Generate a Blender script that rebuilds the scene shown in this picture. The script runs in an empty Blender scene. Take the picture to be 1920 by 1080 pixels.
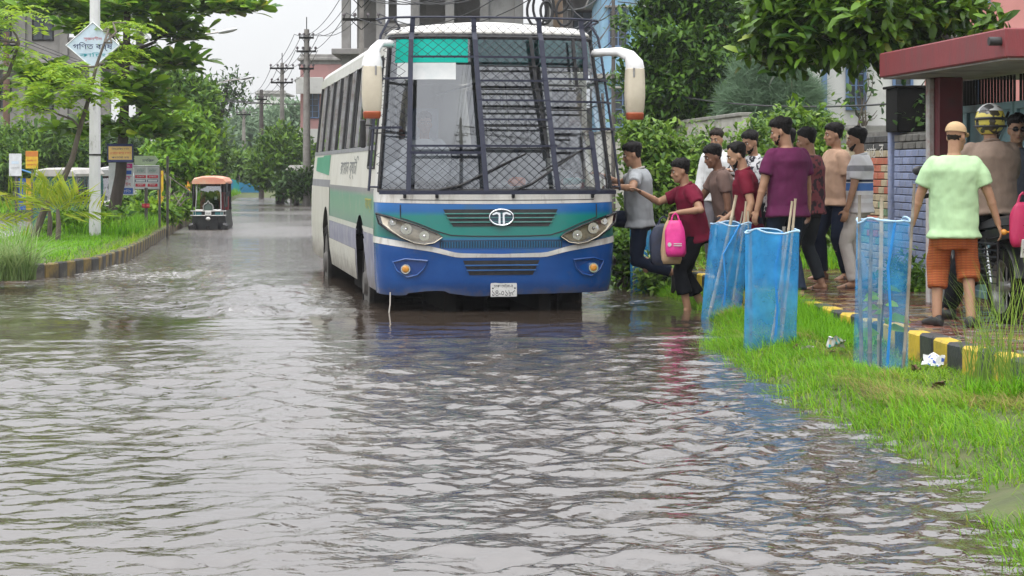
import bpy, bmesh, math, random
import numpy as np
from mathutils import Vector, Matrix, Euler
random.seed(11)
rng = np.random.default_rng(11)
SC = bpy.context.scene
COL = SC.collection
R = math.radians

# ------------------------------------------------------------------ camera
F, CX, HZ, H = 3700.0, 960.0, 318.0, 1.48        # focal length, optical centre, horizon row (1920 px wide picture), eye height
cam_d = bpy.data.cameras.new('camera')
cam = bpy.data.objects.new('camera', cam_d)
COL.objects.link(cam)
cam.location = (0, 0, H)
cam.rotation_euler = (R(90), 0, 0)
cam_d.sensor_width = 36
cam_d.lens = 36 * F / 1920
cam_d.shift_y = -(540 - HZ) / 1920
cam_d.clip_start, cam_d.clip_end = 0.1, 2000
SC.camera = cam

# ------------------------------------------------------------------ sky, sun, exposure
SUN_EL, SUN_AZ = R(68), R(205)
world = bpy.data.worlds.new('World')
SC.world = world
world.use_nodes = True
nt = world.node_tree
nt.nodes.clear()
w_out = nt.nodes.new('ShaderNodeOutputWorld')
w_bg = nt.nodes.new('ShaderNodeBackground')
w_sky = nt.nodes.new('ShaderNodeTexSky')
w_sky.sky_type = 'NISHITA'
w_sky.sun_disc = False
w_sky.sun_elevation = SUN_EL
w_sky.sun_rotation = SUN_AZ
w_sky.dust_density = 4.0
w_mix = nt.nodes.new('ShaderNodeMixRGB')
w_mix.inputs['Fac'].default_value = 0.93          # closed cloud cover in front of the blue sky
w_mix.inputs['Color2'].default_value = (3.26, 3.30, 3.37, 1)
nt.links.new(w_sky.outputs['Color'], w_mix.inputs['Color1'])
# soft cloud mottling over the whole sky
w_tc = nt.nodes.new('ShaderNodeTexCoord')
w_mp = nt.nodes.new('ShaderNodeMapping'); w_mp.inputs['Scale'].default_value = (1.2, 1.2, 3.0)
w_nz = nt.nodes.new('ShaderNodeTexNoise'); w_nz.inputs['Scale'].default_value = 2.2; w_nz.inputs['Detail'].default_value = 5
w_rp = nt.nodes.new('ShaderNodeMapRange'); w_rp.inputs['To Min'].default_value = 0.9; w_rp.inputs['To Max'].default_value = 1.1
w_ml = nt.nodes.new('ShaderNodeMixRGB'); w_ml.blend_type = 'MULTIPLY'; w_ml.inputs['Fac'].default_value = 1
nt.links.new(w_tc.outputs['Generated'], w_mp.inputs['Vector'])
nt.links.new(w_mp.outputs['Vector'], w_nz.inputs['Vector'])
nt.links.new(w_nz.outputs['Fac'], w_rp.inputs['Value'])
nt.links.new(w_mix.outputs['Color'], w_ml.inputs['Color1'])
nt.links.new(w_rp.outputs['Result'], w_ml.inputs['Color2'])
# a closed cloud deck is brighter overhead than at the horizon (CIE overcast distribution, softened)
w_sp = nt.nodes.new('ShaderNodeSeparateXYZ')
w_gr = nt.nodes.new('ShaderNodeMapRange'); w_gr.inputs['From Min'].default_value = 0.0; w_gr.inputs['From Max'].default_value = 1.0
w_gr.inputs['To Min'].default_value = 1.0; w_gr.inputs['To Max'].default_value = 3.0
w_m2 = nt.nodes.new('ShaderNodeMixRGB'); w_m2.blend_type = 'MULTIPLY'; w_m2.inputs['Fac'].default_value = 1
nt.links.new(w_tc.outputs['Generated'], w_sp.inputs['Vector'])
nt.links.new(w_sp.outputs['Z'], w_gr.inputs['Value'])
nt.links.new(w_ml.outputs['Color'], w_m2.inputs['Color1'])
nt.links.new(w_gr.outputs['Result'], w_m2.inputs['Color2'])
nt.links.new(w_m2.outputs['Color'], w_bg.inputs['Color'])
w_bg.inputs['Strength'].default_value = 0.10
nt.links.new(w_bg.outputs['Background'], w_out.inputs['Surface'])

sun_d = bpy.data.lights.new('sun', 'SUN')
sun_d.energy = 0.6
sun_d.angle = R(50)
sun_d.color = (1.0, 0.97, 0.92)
sun = bpy.data.objects.new('sun', sun_d)
COL.objects.link(sun)
sd = Vector((math.sin(SUN_AZ) * math.cos(SUN_EL), math.cos(SUN_AZ) * math.cos(SUN_EL), math.sin(SUN_EL)))
sun.rotation_euler = sd.to_track_quat('Z', 'Y').to_euler()
sun.location = (0, 0, 60)

vs = SC.view_settings
vs.view_transform = 'Standard'
vs.look = 'None'
vs.exposure = 1.40
vs.gamma = 1.0
vs.use_curve_mapping = False
SC.render.engine = 'CYCLES'
SC.cycles.use_denoising = True
SC.cycles.max_bounces = 6
SC.cycles.diffuse_bounces = 2
SC.cycles.glossy_bounces = 4
SC.cycles.transmission_bounces = 6
SC.cycles.transparent_max_bounces = 16
SC.cycles.caustics_reflective = False
SC.cycles.caustics_refractive = False
SC.cycles.sample_clamp_indirect = 6


# ------------------------------------------------------------------ helpers
def P(x, y, z=0.0):
    """world point on the level z that the photograph shows at column x, row y"""
    Y = F * (H - z) / (y - HZ)
    return Vector(((x - CX) / F * Y, Y, z))


def at(x, y, Y):
    return Vector(((x - CX) / F * Y, Y, H - (y - HZ) / F * Y))


MATS = {}


def mat(name, c, rough=0.55, metal=0.0, c2=None, scale=6.0, detail=5.0, lo=0.38, hi=0.66, bump=0.0, bscale=30.0,
        spec=0.5, dirt=None, dscale=2.5, dlo=0.5, dhi=0.75, stretch=(1, 1, 1), coat=0.0, vary=0.0, sheen=0.0, mud=None):
    """procedural Principled surface: two noise-mixed tones, optional dirt patches, optional relief"""
    if name in MATS:
        return MATS[name]
    m = bpy.data.materials.new(name)
    m.use_nodes = True
    t = m.node_tree
    N, L = t.nodes, t.links
    b = N['Principled BSDF']
    b.inputs['Roughness'].default_value = rough
    b.inputs['Metallic'].default_value = metal
    b.inputs['Specular IOR Level'].default_value = spec
    b.inputs['Coat Weight'].default_value = coat
    b.inputs['Sheen Weight'].default_value = sheen
    tc = N.new('ShaderNodeTexCoord')
    mp = N.new('ShaderNodeMapping')
    mp.inputs['Scale'].default_value = stretch
    L.new(tc.outputs['Object'], mp.inputs['Vector'])
    src = None
    if c2 is not None:
        nz = N.new('ShaderNodeTexNoise')
        nz.inputs['Scale'].default_value = scale
        nz.inputs['Detail'].default_value = detail
        nz.inputs['Roughness'].default_value = 0.65
        L.new(mp.outputs['Vector'], nz.inputs['Vector'])
        rp = N.new('ShaderNodeValToRGB')
        rp.color_ramp.elements[0].position = lo
        rp.color_ramp.elements[1].position = hi
        rp.color_ramp.elements[0].color = (*c, 1)
        rp.color_ramp.elements[1].color = (*c2, 1)
        L.new(nz.outputs['Fac'], rp.inputs['Fac'])
        src = rp.outputs['Color']
    else:
        b.inputs['Base Color'].default_value = (*c, 1)
    if dirt is not None:
        nz = N.new('ShaderNodeTexNoise')
        nz.inputs['Scale'].default_value = dscale
        nz.inputs['Detail'].default_value = 8
        nz.inputs['Roughness'].default_value = 0.7
        L.new(mp.outputs['Vector'], nz.inputs['Vector'])
        mr = N.new('ShaderNodeMapRange')
        mr.inputs['From Min'].default_value = dlo
        mr.inputs['From Max'].default_value = dhi
        L.new(nz.outputs['Fac'], mr.inputs['Value'])
        mx = N.new('ShaderNodeMixRGB')
        L.new(mr.outputs['Result'], mx.inputs['Fac'])
        if src:
            L.new(src, mx.inputs['Color1'])
        else:
            mx.inputs['Color1'].default_value = (*c, 1)
        mx.inputs['Color2'].default_value = (*dirt, 1)
        src = mx.outputs['Color']
    if mud:                    # splashed mud, thickest low down: (height where it is thick, height where it ends, colour)
        sx = N.new('ShaderNodeSeparateXYZ')
        L.new(tc.outputs['Object'], sx.inputs['Vector'])
        nz = N.new('ShaderNodeTexNoise')
        nz.inputs['Scale'].default_value = 5.0
        nz.inputs['Detail'].default_value = 9
        nz.inputs['Roughness'].default_value = 0.75
        L.new(tc.outputs['Object'], nz.inputs['Vector'])
        mr = N.new('ShaderNodeMapRange')
        mr.inputs['From Min'].default_value, mr.inputs['From Max'].default_value = mud[1], mud[0]
        mr.inputs['To Min'].default_value, mr.inputs['To Max'].default_value = -0.25, 0.35
        L.new(sx.outputs['Z'], mr.inputs['Value'])
        ad = N.new('ShaderNodeMath')
        ad.operation = 'ADD'
        L.new(mr.outputs['Result'], ad.inputs[0])
        L.new(nz.outputs['Fac'], ad.inputs[1])
        m3 = N.new('ShaderNodeMapRange')
        m3.inputs['From Min'].default_value, m3.inputs['From Max'].default_value = 0.52, 0.95
        L.new(ad.outputs['Value'], m3.inputs['Value'])
        mx = N.new('ShaderNodeMixRGB')
        L.new(m3.outputs['Result'], mx.inputs['Fac'])
        if src:
            L.new(src, mx.inputs['Color1'])
        else:
            mx.inputs['Color1'].default_value = (*c, 1)
        mx.inputs['Color2'].default_value = (*mud[2], 1)
        src = mx.outputs['Color']
    if vary > 0:
        oi = N.new('ShaderNodeObjectInfo')
        mr = N.new('ShaderNodeMapRange')
        mr.inputs['To Min'].default_value = 1 - vary
        mr.inputs['To Max'].default_value = 1 + vary
        L.new(oi.outputs['Random'], mr.inputs['Value'])
        mx = N.new('ShaderNodeMixRGB')
        mx.blend_type = 'MULTIPLY'
        mx.inputs['Fac'].default_value = 1
        if src:
            L.new(src, mx.inputs['Color1'])
        else:
            mx.inputs['Color1'].default_value = (*c, 1)
        L.new(mr.outputs['Result'], mx.inputs['Color2'])
        src = mx.outputs['Color']
    if src:
        L.new(src, b.inputs['Base Color'])
    if bump > 0:
        nz = N.new('ShaderNodeTexNoise')
        nz.inputs['Scale'].default_value = bscale
        nz.inputs['Detail'].default_value = 4
        L.new(mp.outputs['Vector'], nz.inputs['Vector'])
        bp = N.new('ShaderNodeBump')
        bp.inputs['Strength'].default_value = bump
        bp.inputs['Distance'].default_value = 0.02
        L.new(nz.outputs['Fac'], bp.inputs['Height'])
        L.new(bp.outputs['Normal'], b.inputs['Normal'])
    MATS[name] = m
    return m


def leaf_mat(name, c1, c2, rough=0.45, trans=0.35, c3=None):
    """leaf: colour varies from leaf to leaf (random per island), some light passes through"""
    if name in MATS:
        return MATS[name]
    m = bpy.data.materials.new(name)
    m.use_nodes = True
    t = m.node_tree
    N, L = t.nodes, t.links
    b = N['Principled BSDF']
    out = N['Material Output']
    g = N.new('ShaderNodeNewGeometry')
    rp = N.new('ShaderNodeValToRGB')
    rp.color_ramp.elements[0].color = (*c1, 1)
    rp.color_ramp.elements[1].color = (*c2, 1)
    if c3:
        e = rp.color_ramp.elements.new(0.95)
        e.color = (*c2, 1)
        rp.color_ramp.elements[2].position = 1.0
        rp.color_ramp.elements[2].color = (*c3, 1)
    L.new(g.outputs['Random Per Island'], rp.inputs['Fac'])
    L.new(rp.outputs['Color'], b.inputs['Base Color'])
    b.inputs['Roughness'].default_value = rough
    b.inputs['Specular IOR Level'].default_value = 0.22
    tr = N.new('ShaderNodeBsdfTranslucent')
    hs = N.new('ShaderNodeHueSaturation')
    hs.inputs['Value'].default_value = 1.5
    hs.inputs['Hue'].default_value = 0.485
    L.new(rp.outputs['Color'], hs.inputs['Color'])
    L.new(hs.outputs['Color'], tr.inputs['Color'])
    mx = N.new('ShaderNodeMixShader')
    mx.inputs['Fac'].default_value = trans
    L.new(b.outputs['BSDF'], mx.inputs[1])
    L.new(tr.outputs['BSDF'], mx.inputs[2])
    L.new(mx.outputs['Shader'], out.inputs['Surface'])
    MATS[name] = m
    return m


def glass_mat(name, tint=(0.6, 0.65, 0.68), refl=0.12, rough=0.02, tint_t=None):
    """thin pane: tinted see-through plus a sky-reflecting film"""
    if name in MATS:
        return MATS[name]
    m = bpy.data.materials.new(name)
    m.use_nodes = True
    t = m.node_tree
    N, L = t.nodes, t.links
    out = N['Material Output']
    N.remove(N['Principled BSDF'])
    tr = N.new('ShaderNodeBsdfTransparent')
    tr.inputs['Color'].default_value = (*tint, 1)
    gl = N.new('ShaderNodeBsdfGlossy')
    gl.inputs['Roughness'].default_value = rough
    gl.inputs['Color'].default_value = (0.95, 0.97, 1, 1)
    lw = N.new('ShaderNodeFresnel')
    lw.inputs['IOR'].default_value = 1.5
    ad = N.new('ShaderNodeMath')
    ad.operation = 'ADD'
    ad.use_clamp = True
    ad.inputs[1].default_value = refl
    L.new(lw.outputs['Fac'], ad.inputs[0])
    mx = N.new('ShaderNodeMixShader')
    L.new(ad.outputs['Value'], mx.inputs['Fac'])
    L.new(tr.outputs['BSDF'], mx.inputs[1])
    L.new(gl.outputs['BSDF'], mx.inputs[2])
    L.new(mx.outputs['Shader'], out.inputs['Surface'])
    MATS[name] = m
    return m


class MB:
    """collects shapes and links them as one mesh object"""

    def __init__(s):
        s.v, s.f, s.m, s.n = [], [], [], 0

    def add(s, verts, faces, m=0):
        o = s.n
        s.v.extend([tuple(map(float, p)) for p in verts])
        s.n += len(verts)
        for f in faces:
            s.f.append([i + o for i in f])
            s.m.append(m)

    def box(s, c, size, rot=None, b=0.0, m=0):
        hx, hy, hz = [d / 2 for d in size]
        c = Vector(c)
        M = rot.to_matrix() if isinstance(rot, Euler) else rot
        if b <= 0:
            vs_ = [(x * hx, y * hy, z * hz) for z in (-1, 1) for y in (-1, 1) for x in (-1, 1)]
            fs = [(0, 2, 3, 1), (4, 5, 7, 6), (0, 1, 5, 4), (2, 6, 7, 3), (0, 4, 6, 2), (1, 3, 7, 5)]
        else:
            b = min(b, hx * .9, hy * .9, hz * .9)
            vs_, ix = [], {}
            for z in (-1, 1):
                for y in (-1, 1):
                    for x in (-1, 1):
                        ix[(x, y, z)] = len(vs_)
                        vs_ += [(x * hx, y * (hy - b), z * (hz - b)), (x * (hx - b), y * hy, z * (hz - b)), (x * (hx - b), y * (hy - b), z * hz)]
            fs = []
            for sg in (-1, 1):
                fs.append([ix[(sg, a, d)] for a, d in ((-1, -1), (1, -1), (1, 1), (-1, 1))][::sg])
                fs.append([ix[(a, sg, d)] + 1 for a, d in ((-1, -1), (1, -1), (1, 1), (-1, 1))][::-sg])
                fs.append([ix[(a, d, sg)] + 2 for a, d in ((-1, -1), (1, -1), (1, 1), (-1, 1))][::sg])
            for a in (-1, 1):
                for d in (-1, 1):
                    w = a * d
                    fs.append([ix[(a, d, -1)], ix[(a, d, 1)], ix[(a, d, 1)] + 1, ix[(a, d, -1)] + 1][::w])
                    fs.append([ix[(a, -1, d)], ix[(a, -1, d)] + 2, ix[(a, 1, d)] + 2, ix[(a, 1, d)]][::w] if False else [ix[(a, -1, d)], ix[(a, 1, d)], ix[(a, 1, d)] + 2, ix[(a, -1, d)] + 2][::w])
                    fs.append([ix[(-1, a, d)] + 1, ix[(-1, a, d)] + 2, ix[(1, a, d)] + 2, ix[(1, a, d)] + 1][::w])
            for k, i in ix.items():
                fs.append([i, i + 1, i + 2][::k[0] * k[1] * k[2]])
        if M is not None:
            vs_ = [M @ Vector(p) for p in vs_]
        s.add([(p[0] + c.x, p[1] + c.y, p[2] + c.z) for p in vs_], fs, m)

    def tube(s, pts, r, n=8, m=0, cap=True, flat=1.0, up=None):
        pts = [Vector(p) for p in pts]
        k = len(pts)
        rs = [r] * k if not hasattr(r, '__len__') else list(r)
        t0 = (pts[1] - pts[0]).normalized()
        ref = Vector(up) if up else (Vector((0, 0, 1)) if abs(t0.z) < 0.9 else Vector((0, 1, 0)))
        a = t0.cross(ref)
        a = a.normalized() if a.length > 1e-6 else Vector((1, 0, 0))
        rings = []
        for i in range(k):
            t = (pts[min(i + 1, k - 1)] - pts[max(i - 1, 0)])
            t = t.normalized() if t.length > 1e-9 else t0
            a = a - t * a.dot(t)
            a = a.normalized() if a.length > 1e-6 else t.orthogonal().normalized()
            bb = t.cross(a)
            rings.append([pts[i] + a * (math.cos(2 * math.pi * j / n) * rs[i]) + bb * (math.sin(2 * math.pi * j / n) * rs[i] * flat) for j in range(n)])
        s.loft(rings, m=m, cap=cap)

    def loft(s, rings, m=0, cap=True, closed=True):
        n = len(rings[0])
        vs_ = [p for rg in rings for p in rg]
        fs = []
        for i in range(len(rings) - 1):
            for j in range(n if closed else n - 1):
                j2 = (j + 1) % n
                fs.append((i * n + j, i * n + j2, (i + 1) * n + j2, (i + 1) * n + j))
        if cap and closed:
            fs.append(tuple(range(n - 1, -1, -1)))
            fs.append(tuple((len(rings) - 1) * n + j for j in range(n)))
        s.add(vs_, fs, m)

    def grid(s, G, m=0, skip=None):
        r, c = len(G), len(G[0])
        vs_ = [p for row in G for p in row]
        fs = [(i * c + j, i * c + j + 1, (i + 1) * c + j + 1, (i + 1) * c + j) for i in range(r - 1) for j in range(c - 1)
              if not (skip and skip(i, j))]
        s.add(vs_, fs, m)

    def prism(s, poly, fa, fb, m=0):
        """poly: 2-D outline, fa/fb map a 2-D point to the two faces"""
        n = len(poly)
        s.add([fa(*p) for p in poly] + [fb(*p) for p in poly],
              [tuple(range(n)), tuple(range(2 * n - 1, n - 1, -1))] + [(i, (i + 1) % n, n + (i + 1) % n, n + i) for i in range(n)], m)

    def ellipsoid(s, c, r, n=12, k=8, M=None, m=0):
        rings = []
        for i in range(k + 1):
            a = -math.pi / 2 + math.pi * i / k
            cr = max(math.cos(a), 1e-3)
            rg = [Vector((r[0] * cr * math.cos(2 * math.pi * j / n), r[1] * cr * math.sin(2 * math.pi * j / n), r[2] * math.sin(a))) for j in range(n)]
            rings.append([(M @ p if M is not None else p) + Vector(c) for p in rg])
        s.loft(rings, m=m)

    def mesh(s, name, mats, smooth=False, recalc=True):
        me = bpy.data.meshes.new(name)
        me.from_pydata(s.v, [], s.f)
        for mm in (mats if isinstance(mats, (list, tuple)) else [mats]):
            me.materials.append(mm)
        if len(s.m) and max(s.m) > 0:
            me.polygons.foreach_set('material_index', s.m)
        if recalc:
            bm = bmesh.new()
            bm.from_mesh(me)
            bmesh.ops.recalc_face_normals(bm, faces=bm.faces)
            bm.to_mesh(me)
            bm.free()
        if smooth:
            me.polygons.foreach_set('use_smooth', [True] * len(me.polygons))
            if smooth != 'all':
                me.set_sharp_from_angle(angle=R(38))
        me.update()
        return me

    def build(s, name, mats, parent=None, smooth=False, recalc=True, **kw):
        return link(name, s.mesh(name, mats, smooth, recalc), parent, **kw)


def link(name, me, parent=None, loc=None, rot=None, **kw):
    o = bpy.data.objects.new(name, me)
    COL.objects.link(o)
    if parent is not None:
        o.parent = parent
    if loc is not None:
        o.location = loc
    if rot is not None:
        o.rotation_euler = rot
    tag(o, **kw)
    return o


def tag(o, label=None, cat=None, group=None, kind=None):
    if label: o['label'] = label
    if cat: o['category'] = cat
    if group: o['group'] = group
    if kind: o['kind'] = kind
    return o


def thing(name, label, cat, loc=(0, 0, 0), rz=0.0, group=None):
    o = bpy.data.objects.new(name, None)
    o.empty_display_size = 0.2
    COL.objects.link(o)
    o.location = loc
    o.rotation_euler = (0, 0, rz)
    return tag(o, label, cat, group)


def copy_tree(o, parent=None, label=None):
    c = o.copy()
    COL.objects.link(c)
    if parent is not None:
        c.parent = parent
    if label:
        c['label'] = label
    for ch in o.children:
        copy_tree(ch, c)
    return c


def raw_mesh(name, V, T, mats, smooth=False):
    """fast mesh from numpy arrays; T is (n, k) faces of equal size"""
    me = bpy.data.meshes.new(name)
    V = np.asarray(V, dtype=np.float32)
    T = np.asarray(T, dtype=np.int32)
    n, k = T.shape
    me.vertices.add(len(V))
    me.vertices.foreach_set('co', V.ravel())
    me.loops.add(n * k)
    me.loops.foreach_set('vertex_index', T.ravel())
    me.polygons.add(n)
    me.polygons.foreach_set('loop_start', np.arange(0, n * k, k, dtype=np.int32))
    me.polygons.foreach_set('loop_total', np.full(n, k, dtype=np.int32))
    if smooth:
        me.polygons.foreach_set('use_smooth', np.ones(n, dtype=bool))
    for mm in (mats if isinstance(mats, (list, tuple)) else [mats]):
        me.materials.append(mm)
    me.update(calc_edges=True)
    return me


def vnoise(x, y, seed=0):
    """smooth 2-D value noise, about -1..1"""
    xi, yi = np.floor(x).astype(int), np.floor(y).astype(int)
    fx, fy = x - xi, y - yi
    fx, fy = fx * fx * (3 - 2 * fx), fy * fy * (3 - 2 * fy)

    def h(a, b):
        n = (a * 374761393 + b * 668265263 + seed * 1442695041) & 0xffffffff
        n = ((n ^ (n >> 13)) * 1274126177) & 0xffffffff
        return ((n ^ (n >> 16)) & 0xffff) / 32767.5 - 1
    return (h(xi, yi) * (1 - fx) + h(xi + 1, yi) * fx) * (1 - fy) + (h(xi, yi + 1) * (1 - fx) + h(xi + 1, yi + 1) * fx) * fy


def fbm(x, y, o=4, seed=0):
    a, s_, t = 1.0, 0.0, 0.0
    for i in range(o):
        s_ = s_ + a * vnoise(x * 2 ** i, y * 2 ** i, seed + i)
        t += a
        a *= 0.5
    return s_ / t


# writing: all words are turned into outlines at once
WORDS = {'side': 'রংমান বৃষ্টি', 'side2': 'মায়া', 'plate1': 'ঢাকা েমট্রা-ব', 'plate2': '১৪-০১৮৫', 'diamond1': 'সৃজনশীল', 'diamond2': 'গিণত বর্ষ',
         'diamond3': 'কািচং', 'board1': 'িবজ্ঞিপ্ত ভািত', 'board2': 'এখােন বাসা ভাড়া', 'board3': 'পড়ােনা হয়', 'banner1': 'ভািত', 'banner2': 'চলেছ',
         'banner3': 'েকািচং', 'green': 'মসিজদ', 'arrow': 'হাসপাতাল', 'wall': 'পাঠ', 'wall2': 'র', 'rick': '১১২',
         'yel': 'ভািত চলেছ'}
TXT = {}


def make_words():
    os_ = []
    for k, body in WORDS.items():
        c = bpy.data.curves.new('w', 'FONT')
        c.body = body
        c.align_x = 'CENTER'
        c.align_y = 'CENTER'
        c.resolution_u = 2
        o = bpy.data.objects.new('w', c)
        COL.objects.link(o)
        os_.append((k, o))
    dg = bpy.context.evaluated_depsgraph_get()
    for k, o in os_:
        me = o.evaluated_get(dg).to_mesh()
        v = np.array([p.co[:] for p in me.vertices])
        v[:, :2] -= (v[:, :2].max(0) + v[:, :2].min(0)) / 2
        v[:, 0] /= max(np.ptp(v[:, 0]), 1e-6)
        v[:, 1] /= max(np.ptp(v[:, 1]), 1e-6)
        TXT[k] = (v, [tuple(p.vertices) for p in me.polygons])
        o.evaluated_get(dg).to_mesh_clear()
    for k, o in os_:
        c = o.data
        bpy.data.objects.remove(o)
        bpy.data.curves.remove(c)


make_words()


def write(mb, key, fn, w, h, cx=0, cy=0, m=0):
    """add a word w wide and h high; fn maps the flat (x, y) to 3-D"""
    v, f = TXT[key]
    mb.add([fn(cx + p[0] * w, cy + p[1] * h) for p in v], f, m)

# ================================================================== SETTING
# land / water edges as polylines X(Y)
VERGE_E = np.array([[0, 1.7], [7.4, 1.66], [8.8, 1.80], [10.7, 1.85], [12.4, 1.70], [14.7, 1.55], [16.5, 1.58], [18.2, 1.75], [19.4, 1.95], [22, 2.05], [24, 1.6], [40, -0.3], [60, -3.6], [70, -6.6], [76, -8.4], [82, -9.7], [92, -11.9], [104, -13.8]])
KERB = lambda Y: 3.19 - 0.1 * (Y - 13.9)
MED_R = np.array([[25.4, -7.9], [26.0, -7.0], [27.0, -6.35], [29, -6.15], [32, -6.35], [36, -6.8], [42, -7.55], [50, -8.45], [70, -10.6], [104, -14.2]])
MED_L = np.array([[25.4, -7.9], [26.0, -8.9], [27.0, -9.4], [36, -9.6], [50, -11.0], [70, -13.0], [104, -16.6]])


def pl(tab, y):
    return np.interp(y, tab[:, 0], tab[:, 1])


m_ground = mat('wet_soil', (0.075, 0.06, 0.045), 0.7, c2=(0.11, 0.09, 0.06), scale=0.6, bump=0.3, bscale=8)
mb = MB()
mb.grid([[(x, y, -0.35) for x in (-146, -60, 60, 146)] for y in (-36, 0, 100, 206)])
mb.build('ground', m_ground, kind='structure')

# ---- flood water: one sheet of real waves
def water_material():
    m = bpy.data.materials.new('flood_water')
    m.use_nodes = True
    N, L = m.node_tree.nodes, m.node_tree.links
    b = N['Principled BSDF']
    b.inputs['IOR'].default_value = 2.5
    b.inputs['Roughness'].default_value = 0.045
    b.inputs['Specular IOR Level'].default_value = 0.5
    tc = N.new('ShaderNodeTexCoord')
    # murky tone varies with drifting silt
    nz = N.new('ShaderNodeTexNoise'); nz.inputs['Scale'].default_value = 0.35; nz.inputs['Detail'].default_value = 4
    L.new(tc.outputs['Object'], nz.inputs['Vector'])
    rp = N.new('ShaderNodeValToRGB')
    rp.color_ramp.elements[0].position = 0.35; rp.color_ramp.elements[0].color = (0.048, 0.036, 0.027, 1)
    rp.color_ramp.elements[1].position = 0.7; rp.color_ramp.elements[1].color = (0.074, 0.056, 0.043, 1)
    L.new(nz.outputs['Fac'], rp.inputs['Fac'])
    # foam: amount is stored per vertex (churned wake), broken up by two noises
    at_ = N.new('ShaderNodeAttribute'); at_.attribute_name = 'foam'
    mpf = N.new('ShaderNodeMapping'); mpf.inputs['Scale'].default_value = (1.6, 0.8, 1)
    L.new(tc.outputs['Object'], mpf.inputs['Vector'])
    n2 = N.new('ShaderNodeTexNoise'); n2.inputs['Scale'].default_value = 5.5; n2.inputs['Detail'].default_value = 9; n2.inputs['Roughness'].default_value = 0.72; n2.inputs['Distortion'].default_value = 0.8
    L.new(mpf.outputs['Vector'], n2.inputs['Vector'])
    ad = N.new('ShaderNodeMath'); ad.operation = 'ADD'
    L.new(at_.outputs['Fac'], ad.inputs[0]); L.new(n2.outputs['Fac'], ad.inputs[1])
    mr = N.new('ShaderNodeMapRange'); mr.inputs['From Min'].default_value = 0.98; mr.inputs['From Max'].default_value = 1.25
    L.new(ad.outputs['Value'], mr.inputs['Value'])
    mx = N.new('ShaderNodeMixRGB'); mx.inputs['Color2'].default_value = (0.62, 0.60, 0.58, 1)
    L.new(mr.outputs['Result'], mx.inputs['Fac']); L.new(rp.outputs['Color'], mx.inputs['Color1'])
    L.new(mx.outputs['Color'], b.inputs['Base Color'])
    rr = N.new('ShaderNodeMapRange'); rr.inputs['To Min'].default_value = 0.035; rr.inputs['To Max'].default_value = 0.5
    L.new(mr.outputs['Result'], rr.inputs['Value'])
    at3 = N.new('ShaderNodeAttribute'); at3.attribute_name = 'chop'      # wind-ruffled water too fine to resolve
    r3 = N.new('ShaderNodeMapRange'); r3.inputs['From Min'].default_value = 1.6; r3.inputs['From Max'].default_value = 4.5; r3.inputs['To Min'].default_value = 0.0; r3.inputs['To Max'].default_value = 0.22
    L.new(at3.outputs['Fac'], r3.inputs['Value'])
    ra = N.new('ShaderNodeMath'); ra.operation = 'ADD'
    L.new(rr.outputs['Result'], ra.inputs[0]); L.new(r3.outputs['Result'], ra.inputs[1])
    L.new(ra.outputs['Value'], b.inputs['Roughness'])
    # fine ripples
    at2 = N.new('ShaderNodeAttribute'); at2.attribute_name = 'chop'
    mp1 = N.new('ShaderNodeMapping'); mp1.inputs['Scale'].default_value = (6.6, 8.4, 1); mp1.inputs['Rotation'].default_value = (0, 0, 0.25)
    L.new(tc.outputs['Object'], mp1.inputs['Vector'])
    w1 = N.new('ShaderNodeTexNoise'); w1.inputs['Scale'].default_value = 1.0; w1.inputs['Detail'].default_value = 3.5; w1.inputs['Roughness'].default_value = 0.5; w1.inputs['Distortion'].default_value = 0.5
    L.new(mp1.outputs['Vector'], w1.inputs['Vector'])
    mp2 = N.new('ShaderNodeMapping'); mp2.inputs['Scale'].default_value = (15, 18, 1); mp2.inputs['Rotation'].default_value = (0, 0, -0.35)
    L.new(tc.outputs['Object'], mp2.inputs['Vector'])
    w2 = N.new('ShaderNodeTexNoise'); w2.inputs['Scale'].default_value = 1.0; w2.inputs['Detail'].default_value = 2
    L.new(mp2.outputs['Vector'], w2.inputs['Vector'])
    s2 = N.new('ShaderNodeMath'); s2.operation = 'MULTIPLY_ADD'; s2.inputs[1].default_value = 0.3
    L.new(w2.outputs['Fac'], s2.inputs[0]); L.new(w1.outputs['Fac'], s2.inputs[2])
    s3 = N.new('ShaderNodeMath'); s3.operation = 'MULTIPLY'
    L.new(s2.outputs['Value'], s3.inputs[0]); L.new(at2.outputs['Fac'], s3.inputs[1])
    bp = N.new('ShaderNodeBump'); bp.inputs['Strength'].default_value = 1.0; bp.inputs['Distance'].default_value = 0.0145
    L.new(s3.outputs['Value'], bp.inputs['Height'])
    L.new(bp.outputs['Normal'], b.inputs['Normal'])
    return m


def smooth01(x):
    x = np.clip(x, 0, 1)
    return x * x * (3 - 2 * x)


BUS_A = R(9.6)
BUS_O = Vector((-0.11, 20.35, 0))


def bus_uv(X, Y):
    dx, dy = X - BUS_O.x, Y - BUS_O.y
    c, s_ = math.cos(BUS_A), math.sin(BUS_A)
    return dx * c + dy * s_, -dx * s_ + dy * c


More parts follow.
